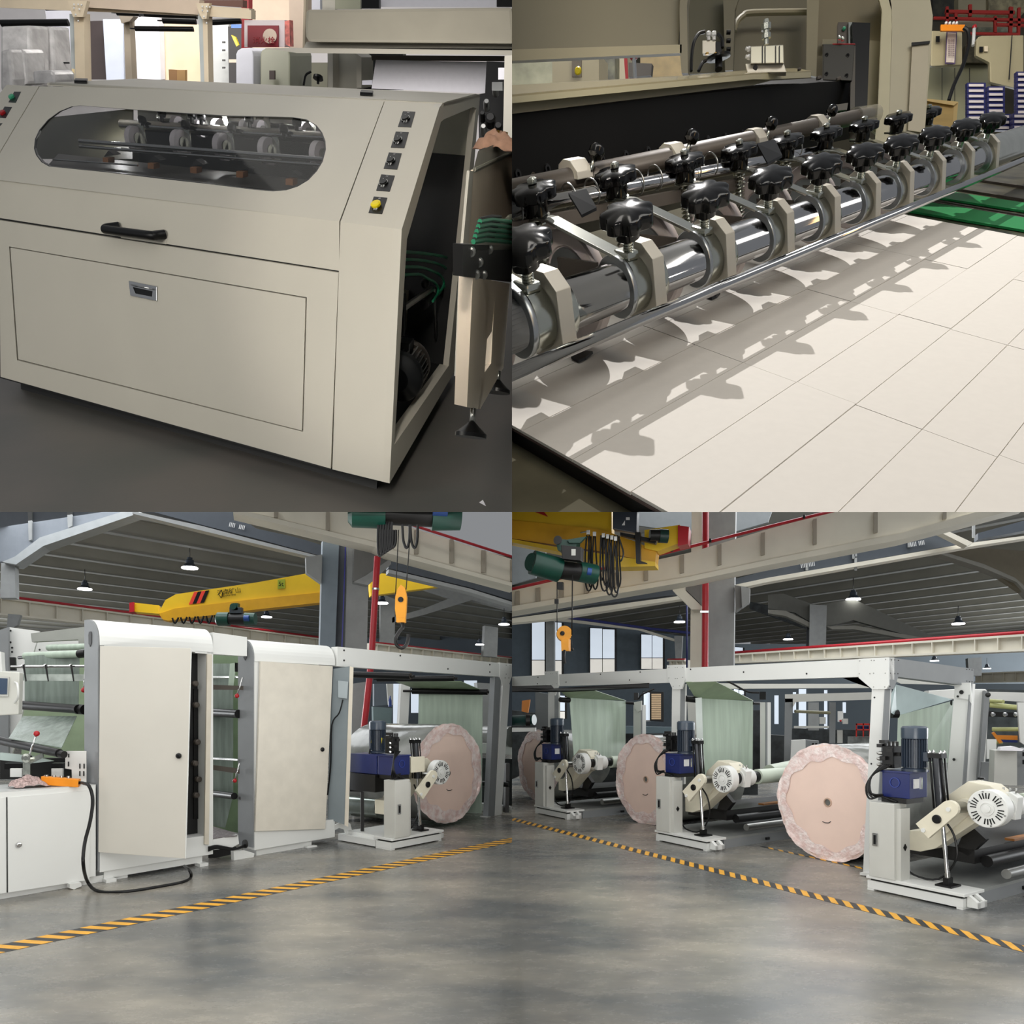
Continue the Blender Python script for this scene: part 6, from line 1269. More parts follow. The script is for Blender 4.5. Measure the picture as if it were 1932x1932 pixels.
for k, m_ in enumerate((m_red, m_blk, mat('chevron_red', (226, 60, 40), .4), m_blk)):
    x = 356+k*7.3; hs([(x, 1140.5-k*.9), (x+7, 1139.5-k*.9), (x+7+10, 1116.2-k*.9), (x+10, 1117.2-k*.9)], 15.98, .01, 'chevron', MATS['chevron_red'] if k in (0, 2) and 'chevron_red' in MATS else m_, cr)
hs([(417, 1113), (421.5, 1120), (417, 1128.5), (412, 1121)], 15.98, .01, 'diamond_mark', m_blk, cr); hs([(417, 1115), (420, 1120.5), (417, 1126.5), (413.6, 1121)], 15.97, .01, 'diamond_inner', m_crane, cr)
text('lettering', '河南矿山', .13, P(432, 1116.5, 15.97), V((1, 0, .13)), V((-.13, 0, 1)), m_blk, cr, .002); text('lettering', 'HENAN MINE', .05, P(432, 1123.5, 15.97), V((1, 0, .13)), V((-.13, 0, 1)), m_blk, cr, .002)
hs([(524, 1094), (538, 1092.5), (538, 1110), (524, 1111)], 15.98, .01, 'load_plate', mat('plate_lime', (160, 170, 40), .5), cr); text('load_lettering', '5t', .13, P(530, 1102, 15.96), X, Z, m_blk, cr, .002)
def hoist(c, s, label, ax=X):
    t = thing('electric_hoist', label, 'hoist', c); k = Y
    MB().cyl(c-ax*.9*s, c-ax*.35*s, .34*s, n=24).to('motor_drum', m_hgreen, t); MB().cyl(c-ax*.97*s, c-ax*.9*s, .26*s, .34*s, n=24).to('motor_cap', m_hgreen, t)
    MB().cyl(c-ax*.35*s, c+ax*.45*s, .27*s, n=24).to('rope_drum', m_blkm, t)
    MB().cyl(c+ax*.45*s, c+ax*.95*s, .33*s, .30*s, n=24).to('gear_case', m_hgreen, t); MB().cyl(c+ax*.5*s-Y*.3*s, c+ax*.75*s-Y*.3*s, .15*s, n=16).to('blue_limit_box', mat('limit_blue', (30, 70, 140), .4), t)
    MB().cbox(c+Z*.42*s, ax*.6*s, Y*.3*s, Z*.3*s).to('electric_box', mat('box_dark', (48, 56, 62), .4), t, bevel=.02*s)
    MB().cyl(c-ax*.1*s+Z*.6*s-Y*.2*s, c-ax*.1*s+Z*.6*s, .16*s, n=16).to('trolley_wheel', m_hgreen, t)
    MB().cbox(c+Z*.6*s, ax*.25*s, Y*.3*s, Z*.35*s).to('trolley_frame', m_hgreen, t)
    return t
hoist(P(446, 1168, 15.5), .42, 'small green electric hoist under the yellow crane')
hz = hoist(P(765, 962, 6.4), .50, 'large green electric hoist cut by the top of the left hall', (X*.97+Y*.2).normalized())
lp = thing('festoon_cables', 'black festoon cable loops hanging under the green hoist, left hall', 'cable', P(725, 1040, 6.2)); rr_ = random.Random(4)
for k in range(6):
    x = 714+k*5; MB().tube([P(x, 985, 6.3), P(x-1, 1020, 6.3), P(x+1, 1048-k*3, 6.3), P(x+7, 1040-k*3, 6.3), P(x+8, 1000, 6.3)], .012, 6).to('cable_loop', m_blk, lp)
for x in (767, 782): MB().tube([P(x-8, 990, 6.3), P(x-6, 1020, 6.3), P(x, 1034, 6.3), P(x+5, 1020, 6.3), P(x+6, 990, 6.3)], .012, 6).to('cable_loop', m_blk, lp)
hook_block('crane_hook', 'amber crane hook block hanging in front of the red pipe, left hall', 0, [(P(752, 1000, 6.4), V((-.16, 0, .3))), (P(775, 990, 6.4), V((.14, 0, .42))), ], P(757, 1140, 6.4), .30, False)
for k in range(9):
    x = 325+k*16; MB().tube([P(x, 1166-k, 15.8), P(x+5, 1176, 15.8), P(x+12, 1165-k, 15.8)], .02, 5).to('cable_loop', m_blk, cr)
# hall end wall
struct(hs([(-400, 1100), (1000, 1160), (1000, 1420), (-400, 1460)], 60, .2, 'wall_back', mat('end_wall_dark', (74, 82, 90), .7, var=.15, scale=.3)))
for k, (x0, x1, y0, y1) in enumerate([(704, 712, 1292, 1330), (742, 760, 1290, 1385), (876, 900, 1284, 1300), (776, 790, 1300, 1345), (933, 944, 1295, 1375)]):
    struct(hs(rect(x0, y0, x1, y1), 55, .1, f'window_{k+1}', m_glass_day))

# ---------------------------------------------------------------- lower right bay
BAY[0] = 'right_hall'
hazard(f4, 1908.8, 1784.7, 1637.7, 1711.2, 8, -2, 75, .075, .14, 'yellow and dark hazard tape crossing the floor in front of the three unwind stands', far=(1205, 1606))
hazard(Frame(f4.o, A4, Z, B4), 1620, 1637, 1455, 1601, 8, -4, 9, .03, .06, 'faint second hazard tape running under the nearest paper roll')
# three unwind stands
stA = unwind_stand(f4, 'nearest unwind stand at the right, whole white disc and navy tank in view')
pA = f4.o; pB = V((*P(1333, 1606, 2240/271).xy, 0)); pC = V((*P(1070, 1547, 2240/212).xy, 0))
stA['group'] = 'unwind stands in the right hall'
dup(stA, pB-pA, 'middle unwind stand between the two nearer paper rolls'); dup(stA, pC-pA, 'farthest unwind stand beside the partly hidden roll at left')
# paper rolls
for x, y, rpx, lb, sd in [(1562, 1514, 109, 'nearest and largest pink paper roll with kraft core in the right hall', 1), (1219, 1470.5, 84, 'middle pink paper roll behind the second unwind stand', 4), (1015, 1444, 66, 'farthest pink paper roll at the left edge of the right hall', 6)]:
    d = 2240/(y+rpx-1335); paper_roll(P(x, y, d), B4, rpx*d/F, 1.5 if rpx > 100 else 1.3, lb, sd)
# portal frame: front beam, cross beam, posts with gussets
W = .54
pf4 = thing('roll_portal', 'white steel portal frame with gusseted posts over the paper rolls', 'frame', f4.at(1, 0, W))
fp(f4, [(940, 1278), (1650, 1242), (1676, 1240), (1676, 1282), (1650, 1280), (1622, 1277), (940, 1298)], 'front_beam', m_mw, pf4, .10, w=W)
sX = f4.co(1676, 1600, w=W)[0]
fp(f4, [(1620, 1243), (1676, 1240), (1676, 1293), (1672, 1300), (1645, 1300), (1620, 1279)], 'gusset', m_mw, pf4, .02, w=W-.02)
sc_ = f4.co(1676, 1300, w=W)[0]
fp(f4, [(1676, 1240), (1837, 1262), (1837, 1300), (1824, 1299), (1822, 1293), (1695, 1277), (1686, 1300), (1676, 1300)], 'cross_beam', m_mg, pf4, .10, vec=A4, s=sc_)
for x, y in [(1622, 1247), (1644, 1246), (1649, 1246), (1671, 1244), (1621, 1271), (1641, 1271), (1648, 1270), (1670, 1270), (1648, 1296), (1669, 1296)]: MB().lathe(f4.on(x, y, w=W-.021), -B4, [(.006, 0), (.004, .004)], 8).to('rivet', m_steel, pf4)
for x, y in [(1682, 1245), (1688, 1245), (1695, 1246), (1680, 1270), (1688, 1271), (1694, 1271), (1679, 1295), (1824, 1263), (1829, 1263), (1834, 1264), (1824, 1285), (1829, 1286), (1834, 1286)]: MB().lathe(f4.on(x, y, s=sc_), -A4, [(.006, 0), (.004, .004)], 8).to('rivet', m_dark, pf4)
for x, y in [(1522, 1271), (1403, 1268), (1303, 1263), (1188, 1283), (1133, 1272), (1068, 1287), (1015, 1278), (1208, 1268), (1014, 1290)]: MB().lathe(f4.on(x, y, w=W-.001), -B4, [(.010, 0), (.010, .003)], 8).to('bolt_hole', m_dark, pf4)
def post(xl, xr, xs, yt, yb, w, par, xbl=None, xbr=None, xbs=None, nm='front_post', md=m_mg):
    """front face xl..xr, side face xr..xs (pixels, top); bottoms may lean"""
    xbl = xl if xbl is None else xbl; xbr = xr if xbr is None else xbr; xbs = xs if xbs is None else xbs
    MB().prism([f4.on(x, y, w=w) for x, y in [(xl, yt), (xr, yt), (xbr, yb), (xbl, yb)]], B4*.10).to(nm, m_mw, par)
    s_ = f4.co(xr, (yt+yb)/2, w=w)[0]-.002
    MB().prism([f4.on(x, y, s=s_) for x, y in [(xr, yt), (xs, yt), (xbs, yb), (xbr, yb)]], A4*.01).to(nm+'_side', md, par)  # thin grey sheet over the white post paints its shaded side
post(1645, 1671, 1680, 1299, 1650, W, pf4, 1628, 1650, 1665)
fp(f4, [(1622, 1646), (1662, 1650), (1662, 1656), (1622, 1651)], 'base_plate', m_mw, pf4, .16, w=W-.1)
for x, y in [(1650, 1316), (1644, 1441)]: MB().lathe(f4.on(x, y, w=W-.001), -B4, [(.009, 0), (.009, .003)], 8).to('bolt_hole', m_dark, pf4)
post(1268, 1285, 1293, 1290, 1480, W, pf4, 1266, 1283, 1290); post(1034, 1047, 1054, 1300, 1470, W, pf4, 1034, 1047, 1054)
for x0, x1, yt in [(1258, 1292, 1277), (1027, 1053, 1289)]:
    fp(f4, [(x0, yt-22), (x1, yt-23), (x1+.5, yt+4), (x1-6, yt+23), (x0+11, yt+23), (x0+2, yt+4)], 'gusset', m_mw, pf4, .02, w=W-.02)
    for dx, dy in [(4, -18), (16, -18), (20, -18), (30, -18), (4, 2), (16, 3), (20, 3), (30, 1), (12, 18), (24, 17)]: MB().lathe(f4.on(x0+dx*(x1-x0)/34, yt+dy, w=W-.021), -B4, [(.006, 0), (.004, .004)], 8).to('rivet', m_steel, pf4)
# rear posts of the frame
post(1802, 1831, 1835, 1290, 1500, 1.9, pf4, 1784, 1816, 1822, nm='rear_post'); fp(f4, [(1800, 1288), (1830, 1288), (1834, 1330), (1828, 1320), (1802, 1316)], 'rear_gusset', m_mw, pf4, .02, w=1.88)
for x, y, r in [(1814, 1306, .022), (1807, 1314, .012), (1800, 1433, .015)]: MB().lathe(f4.on(x, y, w=1.87), -B4, [(r, 0), (r, .003)], 12).to('bolt_hole', m_dark, pf4)
post(1434, 1445, 1448, 1325, 1450, 2.0, pf4, nm='rear_post'); post(1195, 1210, 1212, 1330, 1400, 2.0, pf4, nm='rear_post'); fp(f4, [(1196, 1325), (1210, 1322), (1209, 1340), (1203, 1344), (1197, 1335)], 'rear_gusset', m_mw, pf4, .02, w=1.95)
hs([(1690, 1285), (1700, 1290), (1790, 1292), (1810, 1296), (1806, 1290), (1690, 1277)], 8.6, .05, 'inner_beam', m_cab, pf4)
hs([(1300, 1288), (1420, 1290), (1466, 1290), (1640, 1290), (1640, 1298), (1300, 1300)], 9.5, .05, 'inner_beam', m_cab, pf4)
# second portal seen through the first
p2 = thing('roll_portal', 'smaller grey portal frame seen behind the nearest roll', 'frame', P(1490, 1470, 11.5))
hs([(1481, 1310), (1645, 1306), (1645, 1320), (1481, 1325)], 11.5, .1, 'front_beam', m_cab, p2); hs([(1481, 1318), (1496, 1318), (1492, 1450), (1479, 1450)], 11.5, .1, 'front_post', m_mg, p2); hs([(1565, 1325), (1577, 1325), (1576, 1402), (1565, 1402)], 12.0, .1, 'rear_post', m_mg, p2); hs([(1496, 1324), (1502, 1324), (1496, 1334)], 11.45, .05, 'gusset', m_cab, p2)
tube_px(1500, 1342, 1565, 1345, 11.8, 12, 3, 'guide_tube', mat('tube_khaki', (140, 136, 108), .4), p2)
# film webs
fwA = thing('green_web', 'pale green film web hanging inside the nearest portal bay', 'film', P(1740, 1500, 7.8))
MB().prism([P(1694, 1350, 7.7), P(1798, 1322, 8.2), P(1795, 1345, 8.2), P(1785, 1500, 8.2), P(1690, 1500, 7.7)], B4*.01).to('web_sheet', m_film, fwA); MB().prism([P(1681, 1310, 7.6), P(1690, 1292, 7.6), P(1796, 1320, 8.2), P(1692, 1351, 7.7), P(1681, 1345, 7.6)], Z*.004).to('web_top', mat('web_blueish', (196, 214, 216), .35), fwA)
MB().prism([P(1585, 1277, 7.6), P(1625, 1276, 7.6), P(1648, 1300, 7.6), P(1612, 1288, 7.6)], Z*.004).to('web_top', MATS['web_blueish'], fwA)
hs([(1798, 1322), (1806, 1325), (1800, 1500), (1784, 1500)], 8.0, .02, 'web_edge', mat('web_edge_bright', (210, 218, 214), .35), fwA)
tube_px(1682, 1347, 1694, 1347, 7.7, 7.7, 8, 'roller_end', m_blk, fwA); tube_px(1796, 1326, 1808, 1326, 8.1, 8.1, 3, 'journal', m_blk, fwA); MB().lathe(P(1799, 1326, 8.1), X, [(.03, -.02), (.015, .02)], 10).to('bearing', m_blkm, fwA)
fwB = thing('green_web', 'tall pale green film web behind the middle unwind stand', 'film', P(1380, 1450, 9.5))
MB().prism([P(1314, 1317, 9.3), P(1420, 1323, 9.9), P(1419, 1470, 9.9), P(1325, 1470, 9.3)], B4*.01).to('web_sheet', m_film, fwB); MB().prism([P(1294, 1287, 9.0), P(1352, 1287, 9.0), P(1421, 1322, 9.9), P(1312, 1318, 9.3)], Z*.004).to('web_top', m_film2, fwB)
hs([(1312, 1317), (1324, 1316), (1328, 1450), (1316, 1450)], 9.2, .01, 'web_fold', mat('web_edge_bright', (210, 218, 214), .35), fwB); tube_px(1293, 1318, 1313, 1320, 9.2, 9.3, 6, 'roller_end', m_blk, fwB); tube_px(1421, 1327, 1434, 1327, 9.9, 10, 2.5, 'journal', m_blk, fwB)
fwC = thing('green_web', 'film web behind the farthest unwind stand at left', 'film', P(1130, 1420, 11.5))
MB().prism([P(1074, 1316, 11.2), P(1180, 1323, 12), P(1179, 1440, 12), P(1085, 1460, 11.2)], B4*.01).to('web_sheet', m_film, fwC); MB().prism([P(1054, 1302, 11), P(1120, 1302, 11), P(1181, 1322, 12), P(1073, 1317, 11.2)], Z*.004).to('web_top', m_film2, fwC)
tube_px(1057, 1320, 1074, 1321, 11.1, 11.2, 5, 'roller_end', m_blk, fwC); tube_px(1181, 1326, 1197, 1327, 12, 12, 2.5, 'journal', m_blk, fwC)
tag(MB().prism([P(966, 1296, 9.8), P(1040, 1294, 10), P(1045, 1300, 10), P(1225, 1290, 9.6), P(1225, 1298, 9.6), P(1060, 1306, 10), P(966, 1306, 9.8)], Z*.01).to('dark_roller_bank', m_blk), 'dark roller bank under the frame beam at left', 'rollers')
for k, (q, m_, lb) in enumerate([([(1362, 1281), (1382, 1290), (1410, 1305), (1432, 1307)], m_blk, 'black cable curving from the beam to a box'), ([(1234, 1300), (1212, 1310), (1204, 1320)], m_blk, 'short black cable at the rear post')]):
    tag(MB().tube([P(x, y, 9) for x, y in q], .012, 6).to('black_cable', m_), lb, 'cable')
hb([(1433, 1305), (1445, 1305), (1445, 1320), (1433, 1320)], 9.6, 'junction_box', m_blk, 'black junction box on the rear post right of the tall web', 'box', .05); hb([(1196, 1307), (1204, 1307), (1204, 1321), (1196, 1321)], 11, 'junction_box', m_blk, 'black junction box on the rear post of the far web', 'box', .05)
# long beds of the unwinders running away to the right
for k, (x0, y0, x1, y1, lb) in enumerate([(1795, 1655, 1935, 1590, 'nearest'), (1370, 1580, 1480, 1548, 'middle'), (1100, 1535, 1190, 1510, 'farthest')]):
    fr = Frame([pA, pB, pC][k], A4, Z, B4); t = thing('unwinder_bed', f'{lb} long grey floor bed running away behind its unwind stand', 'machine bed', fr.at(.4, 0, 1))
    MB().fbox(fr, .0, .06, .0, .10, .28, 3.2).to('bed_beam', m_mg, t); MB().fbox(fr, .0, .9, .10, .125, .32, 3.2).to('bed_plate', mat('bed_plate_grey', (138, 140, 138), .35, var=.1), t); MB().fbox(fr, .85, .9, .0, .10, .28, 3.2).to('bed_beam', m_mg, t)
    MB().fbox(fr, .15, .75, .28, .40, .50, 3.2).to('roller_carriage', m_blkm, t); MB().fbox(fr, .1, .18, .42, .44, 1.1, 2.0).to('amber_bar', mat('amber_bar', (150, 96, 40), .4, var=.4, scale=6), t)
    MB().cyl(fr.at(.1, .30, .6), fr.at(.1, .30, 3.0), .05, n=16).to('black_roller', m_blk, t); MB().cyl(fr.at(-.05, .22, .6), fr.at(-.05, .22, 3.0), .04, n=16).to('chrome_roller', m_steel, t)
    MB().fbox(fr, -.02, .0, .03, .06, 1.0, 1.06).to('limit_switch', m_blk, t); 
# right edge group
sc4 = thing('slitter_cabinet', 'white grey cabinet standing right of the portal with papers on top', 'cabinet', P(1905, 1480, 7.6))
hs([(1877, 1416), (1919, 1416), (1919, 1482), (1875, 1480)], 7.6, .2, 'cabinet_body', m_cab, sc4); hs([(1919, 1416), (1940, 1412), (1940, 1482), (1919, 1482)], 7.62, .2, 'cabinet_side', m_mg, sc4); hs([(1888, 1410), (1912, 1408), (1932, 1414), (1928, 1417), (1886, 1416)], 7.5, .1, 'papers', m_paper, sc4)
for y in (1419, 1434): hs(rect(1930, y, 1938, y+8), 7.55, .02, 'switch', m_blk, sc4)
hb([(1862, 1395), (1880, 1395), (1880, 1430), (1862, 1432)], 8.2, 'slotted_plate', m_mw, 'slotted white plate left of the cabinet with papers', 'plate', .03)
hb([(1853, 1438), (1877, 1438), (1875, 1480), (1850, 1470)], 8.4, 'low_cover', m_mg, 'grey low panel beside the slitter cabinet', 'panel', .05)
stt = thing('star_knob_screw', 'black star knob on a threaded screw above the swing arm', 'knob', P(1851, 1475, 6.9)); MB().cyl(P(1851, 1478, 6.9), P(1851, 1467, 6.9), .008, n=8).to('screw', m_steel, stt); star(MB(), P(1851, 1470, 6.9), Z, .03, .02, 6).to('star_knob', m_blk, stt)
tc4 = thing('tall_cabinet', 'tall white rounded machine cabinet right behind the portal', 'cabinet', P(1840, 1480, 9))
hs([(1752, 1303), (1800, 1300), (1860, 1300), (1864, 1306), (1866, 1325), (1857, 1480), (1825, 1480), (1832, 1320), (1752, 1318)], 9, .3, 'cabinet_side', m_mw, tc4, .01); hs([(1858, 1303), (1866, 1306), (1867, 1322), (1852, 1480), (1845, 1480)], 8.9, .1, 'cabinet_edge', m_mg, tc4); MB().ball(P(1864, 1311, 8.8), .03).to('slot_hole', m_dark, tc4)
prt = thing('film_machine', 'film machine with green rolls and orange bar at the right edge', 'machine', P(1900, 1420, 10))
hs([(1866, 1300), (1940, 1302), (1940, 1480), (1860, 1480)], 11, .1, 'rear_wall', mat('rear_dim', (70, 76, 78), .6, var=.3), prt); hs([(1866, 1305), (1940, 1307), (1940, 1325), (1866, 1320)], 10.6, .1, 'top_beam', m_mw, prt)
for x0, y0, x1, y1, r, m_ in [(1868, 1322, 1893, 1324, 3.5, m_film2), (1868, 1330, 1920, 1335, 5, m_film2), (1872, 1376, 1925, 1376, 4, m_film2), (1862, 1401, 1890, 1400, 4, m_film2)]: tube_px(x0, y0, x1, y1, 10.2, 10.0, r, 'film_roll', mat('olive_green_roll', (176, 178, 120), .4), prt)
hs([(1866, 1342), (1925, 1345), (1924, 1354), (1866, 1352)], 10, .05, 'bar', m_blkm, prt)
for x in (1873, 1896, 1916): MB().lathe(P(x, 1348, 9.9), -Y, [(.03, 0), (.02, .03)], 10).to('chrome_clip', m_chrome, prt)
hs([(1882, 1387), (1920, 1388), (1920, 1396), (1884, 1395)], 9.9, .03, 'orange_bar', mat('orange_bar', (200, 120, 30), .5), prt); hs([(1871, 1383), (1876, 1381), (1892, 1400), (1886, 1403)], 9.8, .03, 'orange_brace', mat('orange_bar', (200, 120, 30), .5), prt)
hs([(1884, 1396), (1920, 1397), (1920, 1401), (1884, 1400)], 9.88, .03, 'blue_bar', m_navy, prt); hs([(1920, 1325), (1940, 1325), (1940, 1410), (1925, 1400)], 9.8, .05, 'side_plate', m_mw, prt)
# ---- background behind the portal bays
hb([(1493, 1397), (1520, 1396), (1520, 1445), (1491, 1445)], 11.0, 'control_cabinet', m_mw, 'white control cabinet left of the nearest roll', 'cabinet'); hb([(1520, 1396), (1545, 1398), (1545, 1418), (1520, 1440)], 11.02, 'control_cabinet', m_mg, 'shaded side cabinet with three small switches above the nearest roll', 'cabinet')
for x, y in [(1532, 1402), (1532, 1410), (1538, 1402)]: tag(hs(rect(x, y, x+4, y+4), 10.95, .01, 'cabinet_switch', m_blk), f'tiny black switch on the control cabinet, {"upper left" if (x, y) == (1532, 1402) else "lower left" if y == 1410 else "upper right"}', 'switch', 'switches on the control cabinet')
hb([(1448, 1386), (1481, 1388), (1481, 1450), (1450, 1460)], 12, 'dark_machine', m_rack, 'dark machine left of the small portal post')
tag(MB().cyl(P(1452, 1458, 9.6), P(1495, 1449, 9.9), 15*9.7/F, n=24).to('film_core', mat('reel_green_white', (206, 216, 200), .4)), 'pale green film core end left of the nearest roll', 'roll')
hb([(1493, 1374), (1645, 1378), (1645, 1405), (1495, 1400)], 17, 'far_machine', m_rack, 'dark row of machines behind the nearest roll')
for k, (x0, y0, x1, y1, m_, nm, lb) in enumerate([(1580, 1378, 1590, 1402, m_cab, 'far_cabinet', 'pale cabinet beside the far shelves'), (1581, 1342, 1591, 1362, m_mw, 'water_heater', 'white cylinder unit with red dot on the far wall'), (1590, 1356, 1600, 1366, m_cab, 'wall_box', 'small grey box right of the white cylinder unit'), (1546, 1353, 1558, 1366, m_cab, 'wall_box', 'small grey panel on the far column'), (1525, 1325, 1545, 1378, m_stl, 'far_column', 'grey far column behind the guide tube'), (1600, 1390, 1645, 1405, mat('far_grey', (120, 124, 122), .5, var=.3, scale=9), 'far_machine', 'grey far machine under the red shelves'), (1498, 1370, 1570, 1374, m_cab, 'far_bench', 'long pale bench behind the dark machines')]):
    hb(rect(x0, y0, x1, y1), 16.8-k*.1, nm, m_, lb, 'cabinet' if 'cab' in nm else nm.split('_')[-1], .1)
tag(MB().ball(P(1586, 1360, 16.6), .025).to('red_dot', m_red), 'red dot on the white cylinder unit', 'dot')
rsf = thing('red_shelf', 'red metal shelf rack with blue trays far behind the nearest roll', 'shelf', P(1627, 1392, 17))
for q in [rect(1615, 1365, 1642, 1368), rect(1615, 1376, 1642, 1378), rect(1615, 1365, 1617, 1390), rect(1640, 1365, 1642, 1390), rect(1628, 1365, 1630, 1390)]: hs(q, 16.2, .05, 'shelf_bar', m_rf, rsf)
hs(rect(1618, 1370, 1639, 1375), 16.25, .05, 'tray', m_navy, rsf)
for k, (q, d, nm, m_, lb, ct) in enumerate([([(1180, 1370), (1270, 1372), (1270, 1382), (1180, 1384)], 13, 'grey_machine', mat('aqua_bed', (110, 130, 140), .35), 'blue grey machine bed between the webs', 'machine'), ([(1180, 1384), (1268, 1384), (1268, 1440), (1180, 1440)], 13.4, 'dark_machine', m_rack, 'dark machine with slots between the far webs', 'machine'), ([(1296, 1318), (1316, 1320), (1316, 1400), (1300, 1400)], 11.5, 'grey_post', m_cab, 'pale post beside the middle front post', 'post'), ([(1420, 1340), (1436, 1340), (1434, 1470), (1420, 1470)], 12.5, 'dark_machine', m_rack, 'dark machine right of the tall web', 'machine'), ([(966, 1340), (1010, 1345), (1010, 1450), (966, 1470)], 15.5, 'dark_machine', m_rack, 'dark machine with gearing at the left edge of the right hall', 'machine'), ([(1010, 1305), (1036, 1310), (1036, 1440), (1010, 1440)], 13, 'grey_column', mat('dim_column', (104, 108, 110), .6), 'dim grey column behind the farthest post', 'column'), ([(1300, 1400), (1430, 1400), (1430, 1500), (1300, 1500)], 12.6, 'dark_machine', m_rack, 'dark machinery under the tall web', 'machine'), ([(1690, 1400), (1700, 1398), (1700, 1470), (1686, 1470)], 9.6, 'dark_strip', m_rack, 'dark strip left of the nearest web', 'machine'), ([(1080, 1440), (1180, 1436), (1185, 1500), (1080, 1500)], 12.9, 'dark_machine', m_rack, 'dark machinery under the far web', 'machine')]):
    hb(q, d, nm, m_, lb, ct, .15)
for k in range(6):
    tag(hs(rect(1212+k*9, 1388, 1217+k*9, 1396), 13.3, .03, 'small_window_slot', m_cab), ['leftmost', 'second', 'third', 'fourth', 'fifth', 'rightmost'][k]+' of six small pale slots between the far webs', 'slot', 'pale slots in the dark machine'); 
gg = thing('gear_motor', 'green black gear motor on the machine at the left edge of the right hall', 'motor', P(990, 1382, 12)); tube_px(968, 1360, 1008, 1358, 12, 11.8, 10, 'motor_body', mat('gear_green', (24, 66, 62), .3), gg); tube_px(992, 1359, 1000, 1359, 11.8, 11.8, 12, 'motor_flange', m_blkm, gg)
hs([(985, 1322), (1000, 1320), (996, 1345), (984, 1342)], 11.9, .03, 'orange_part', mat('orange_bar', (200, 120, 30), .5), gg); hs([(966, 1373), (1010, 1373), (1010, 1380), (966, 1381)], 11.8, .05, 'pale_bar', m_mw, gg)
# ---- hall structure, right
wl4 = struct(hs([(900, 1150), (1330, 1205), (1330, 1420), (900, 1420)], 30, .3, 'wall_left', mat('slate_wall', (96, 108, 118), .7, var=.05)))
def window(n, x0, y0, x1, y1, d, mull=2, bar=.68, blind=True):
    t = hs([(x0-1.5, y0-2), (x1+3, y0+1.2), (x1+3, y1), (x0-1.5, y1)], d, .06, f'window_{n}', m_blkm); struct(t)
    w_ = (x1-x0)/mull
    for k in range(mull):
        a, b = x0+k*w_+.6, x0+(k+1)*w_-.6; ym = y0+(y1-y0)*bar
        hs([(a, y0+k*2), (b, y0+k*2+1), (b, ym-.6), (a, ym-.6)], d-.02, .01, 'pane', m_glass_day, t)
        hs([(a, ym+.8), (b, ym+.8), (b, y1), (a, y1)], d-.02, .01, 'pane', mat('window_louvres', (226, 222, 214), .5, emit=.6, var=.1), t)
    return t
window(11, 1003, 1172, 1028, 1280, 29.9, 1); window(12, 1046, 1174, 1060, 1280, 29.9, 1); window(13, 1113, 1185, 1160, 1270, 29.8, 2); window(14, 1209.5, 1197, 1251, 1262, 29.7, 2); window(15, 1385, 1221, 1402, 1250, 35, 1); window(16, 1437, 1227, 1449, 1240, 35, 1)
window(17, 1054, 1312, 1066, 1356, 22, 1); window(19, 1384, 1300, 1404, 1316, 22, 2)
w18 = window(18, 1214, 1306, 1228, 1360, 22, 1, .99); hs([(1226, 1304), (1252, 1306), (1252, 1362), (1226, 1360)], 21.9, .05, 'shutter_frame', m_blkm, w18)
for k in range(14): hs(rect(1229, 1309+k*3.5, 1247, 1311.6+k*3.5), 21.85, .02, 'louvre', mat('louvre_tan', (206, 176, 140), .5), w18)
for k, (x0, x1, y0, y1) in enumerate([(1496, 1502, 1306, 1345), (1507, 1521, 1300, 1380), (1555, 1561, 1302, 1380), (1461, 1469, 1312, 1366), (1590, 1596, 1325, 1345)]): struct(hs(rect(x0, y0, x1, y1), 24, .05, f'window_{k+21}', m_glass_day))
struct(hs([(1290, 1215), (2100, 1215), (2100, 1420), (1290, 1420)], 40, .3, 'wall_back', mat('end_wall_slate', (88, 98, 106), .7, var=.1, scale=.4))); struct(hs([(1440, 1290), (1940, 1290), (1940, 1420), (1440, 1420)], 26, .2, 'wall_far', mat('end_wall_slate', (88, 98, 106), .7)))
wc4 = thing('wall_column', 'grey column and haunch on the window wall behind the hook', 'column', P(1038, 1270, 29)); wc4['kind'] = 'structure'; hs([(1030, 1165), (1045, 1167), (1045, 1272), (1030, 1272)], 29, .2, 'column', m_stl, wc4); hs([(1026, 1160), (1190, 1180), (1275, 1206), (1275, 1211), (1205, 1189), (1060, 1172), (1026, 1170)], 28.5, .2, 'haunch_line', m_gird, wc4); hs([(1272, 1200), (1288, 1200), (1285, 1250), (1275, 1250)], 28, .2, 'column', m_stl, wc4)
tag(MB().tube([P(1040, 1162, 27), P(1110, 1170, 27), P(1225, 1186, 27), P(1330, 1197, 27)], .05, 8, 0).to('blue_pipe', mat('dark_blue_pipe', (44, 50, 110), .4)), 'dark blue pipe along the top of the window wall', 'pipe')
tag(MB().cyl(P(1296, 1135, 14), P(1296, 1260, 14), .018, n=8).to('blue_conduit', mat('dark_blue_pipe', (44, 50, 110), .4)), 'vertical blue conduit left of the big column', 'conduit')
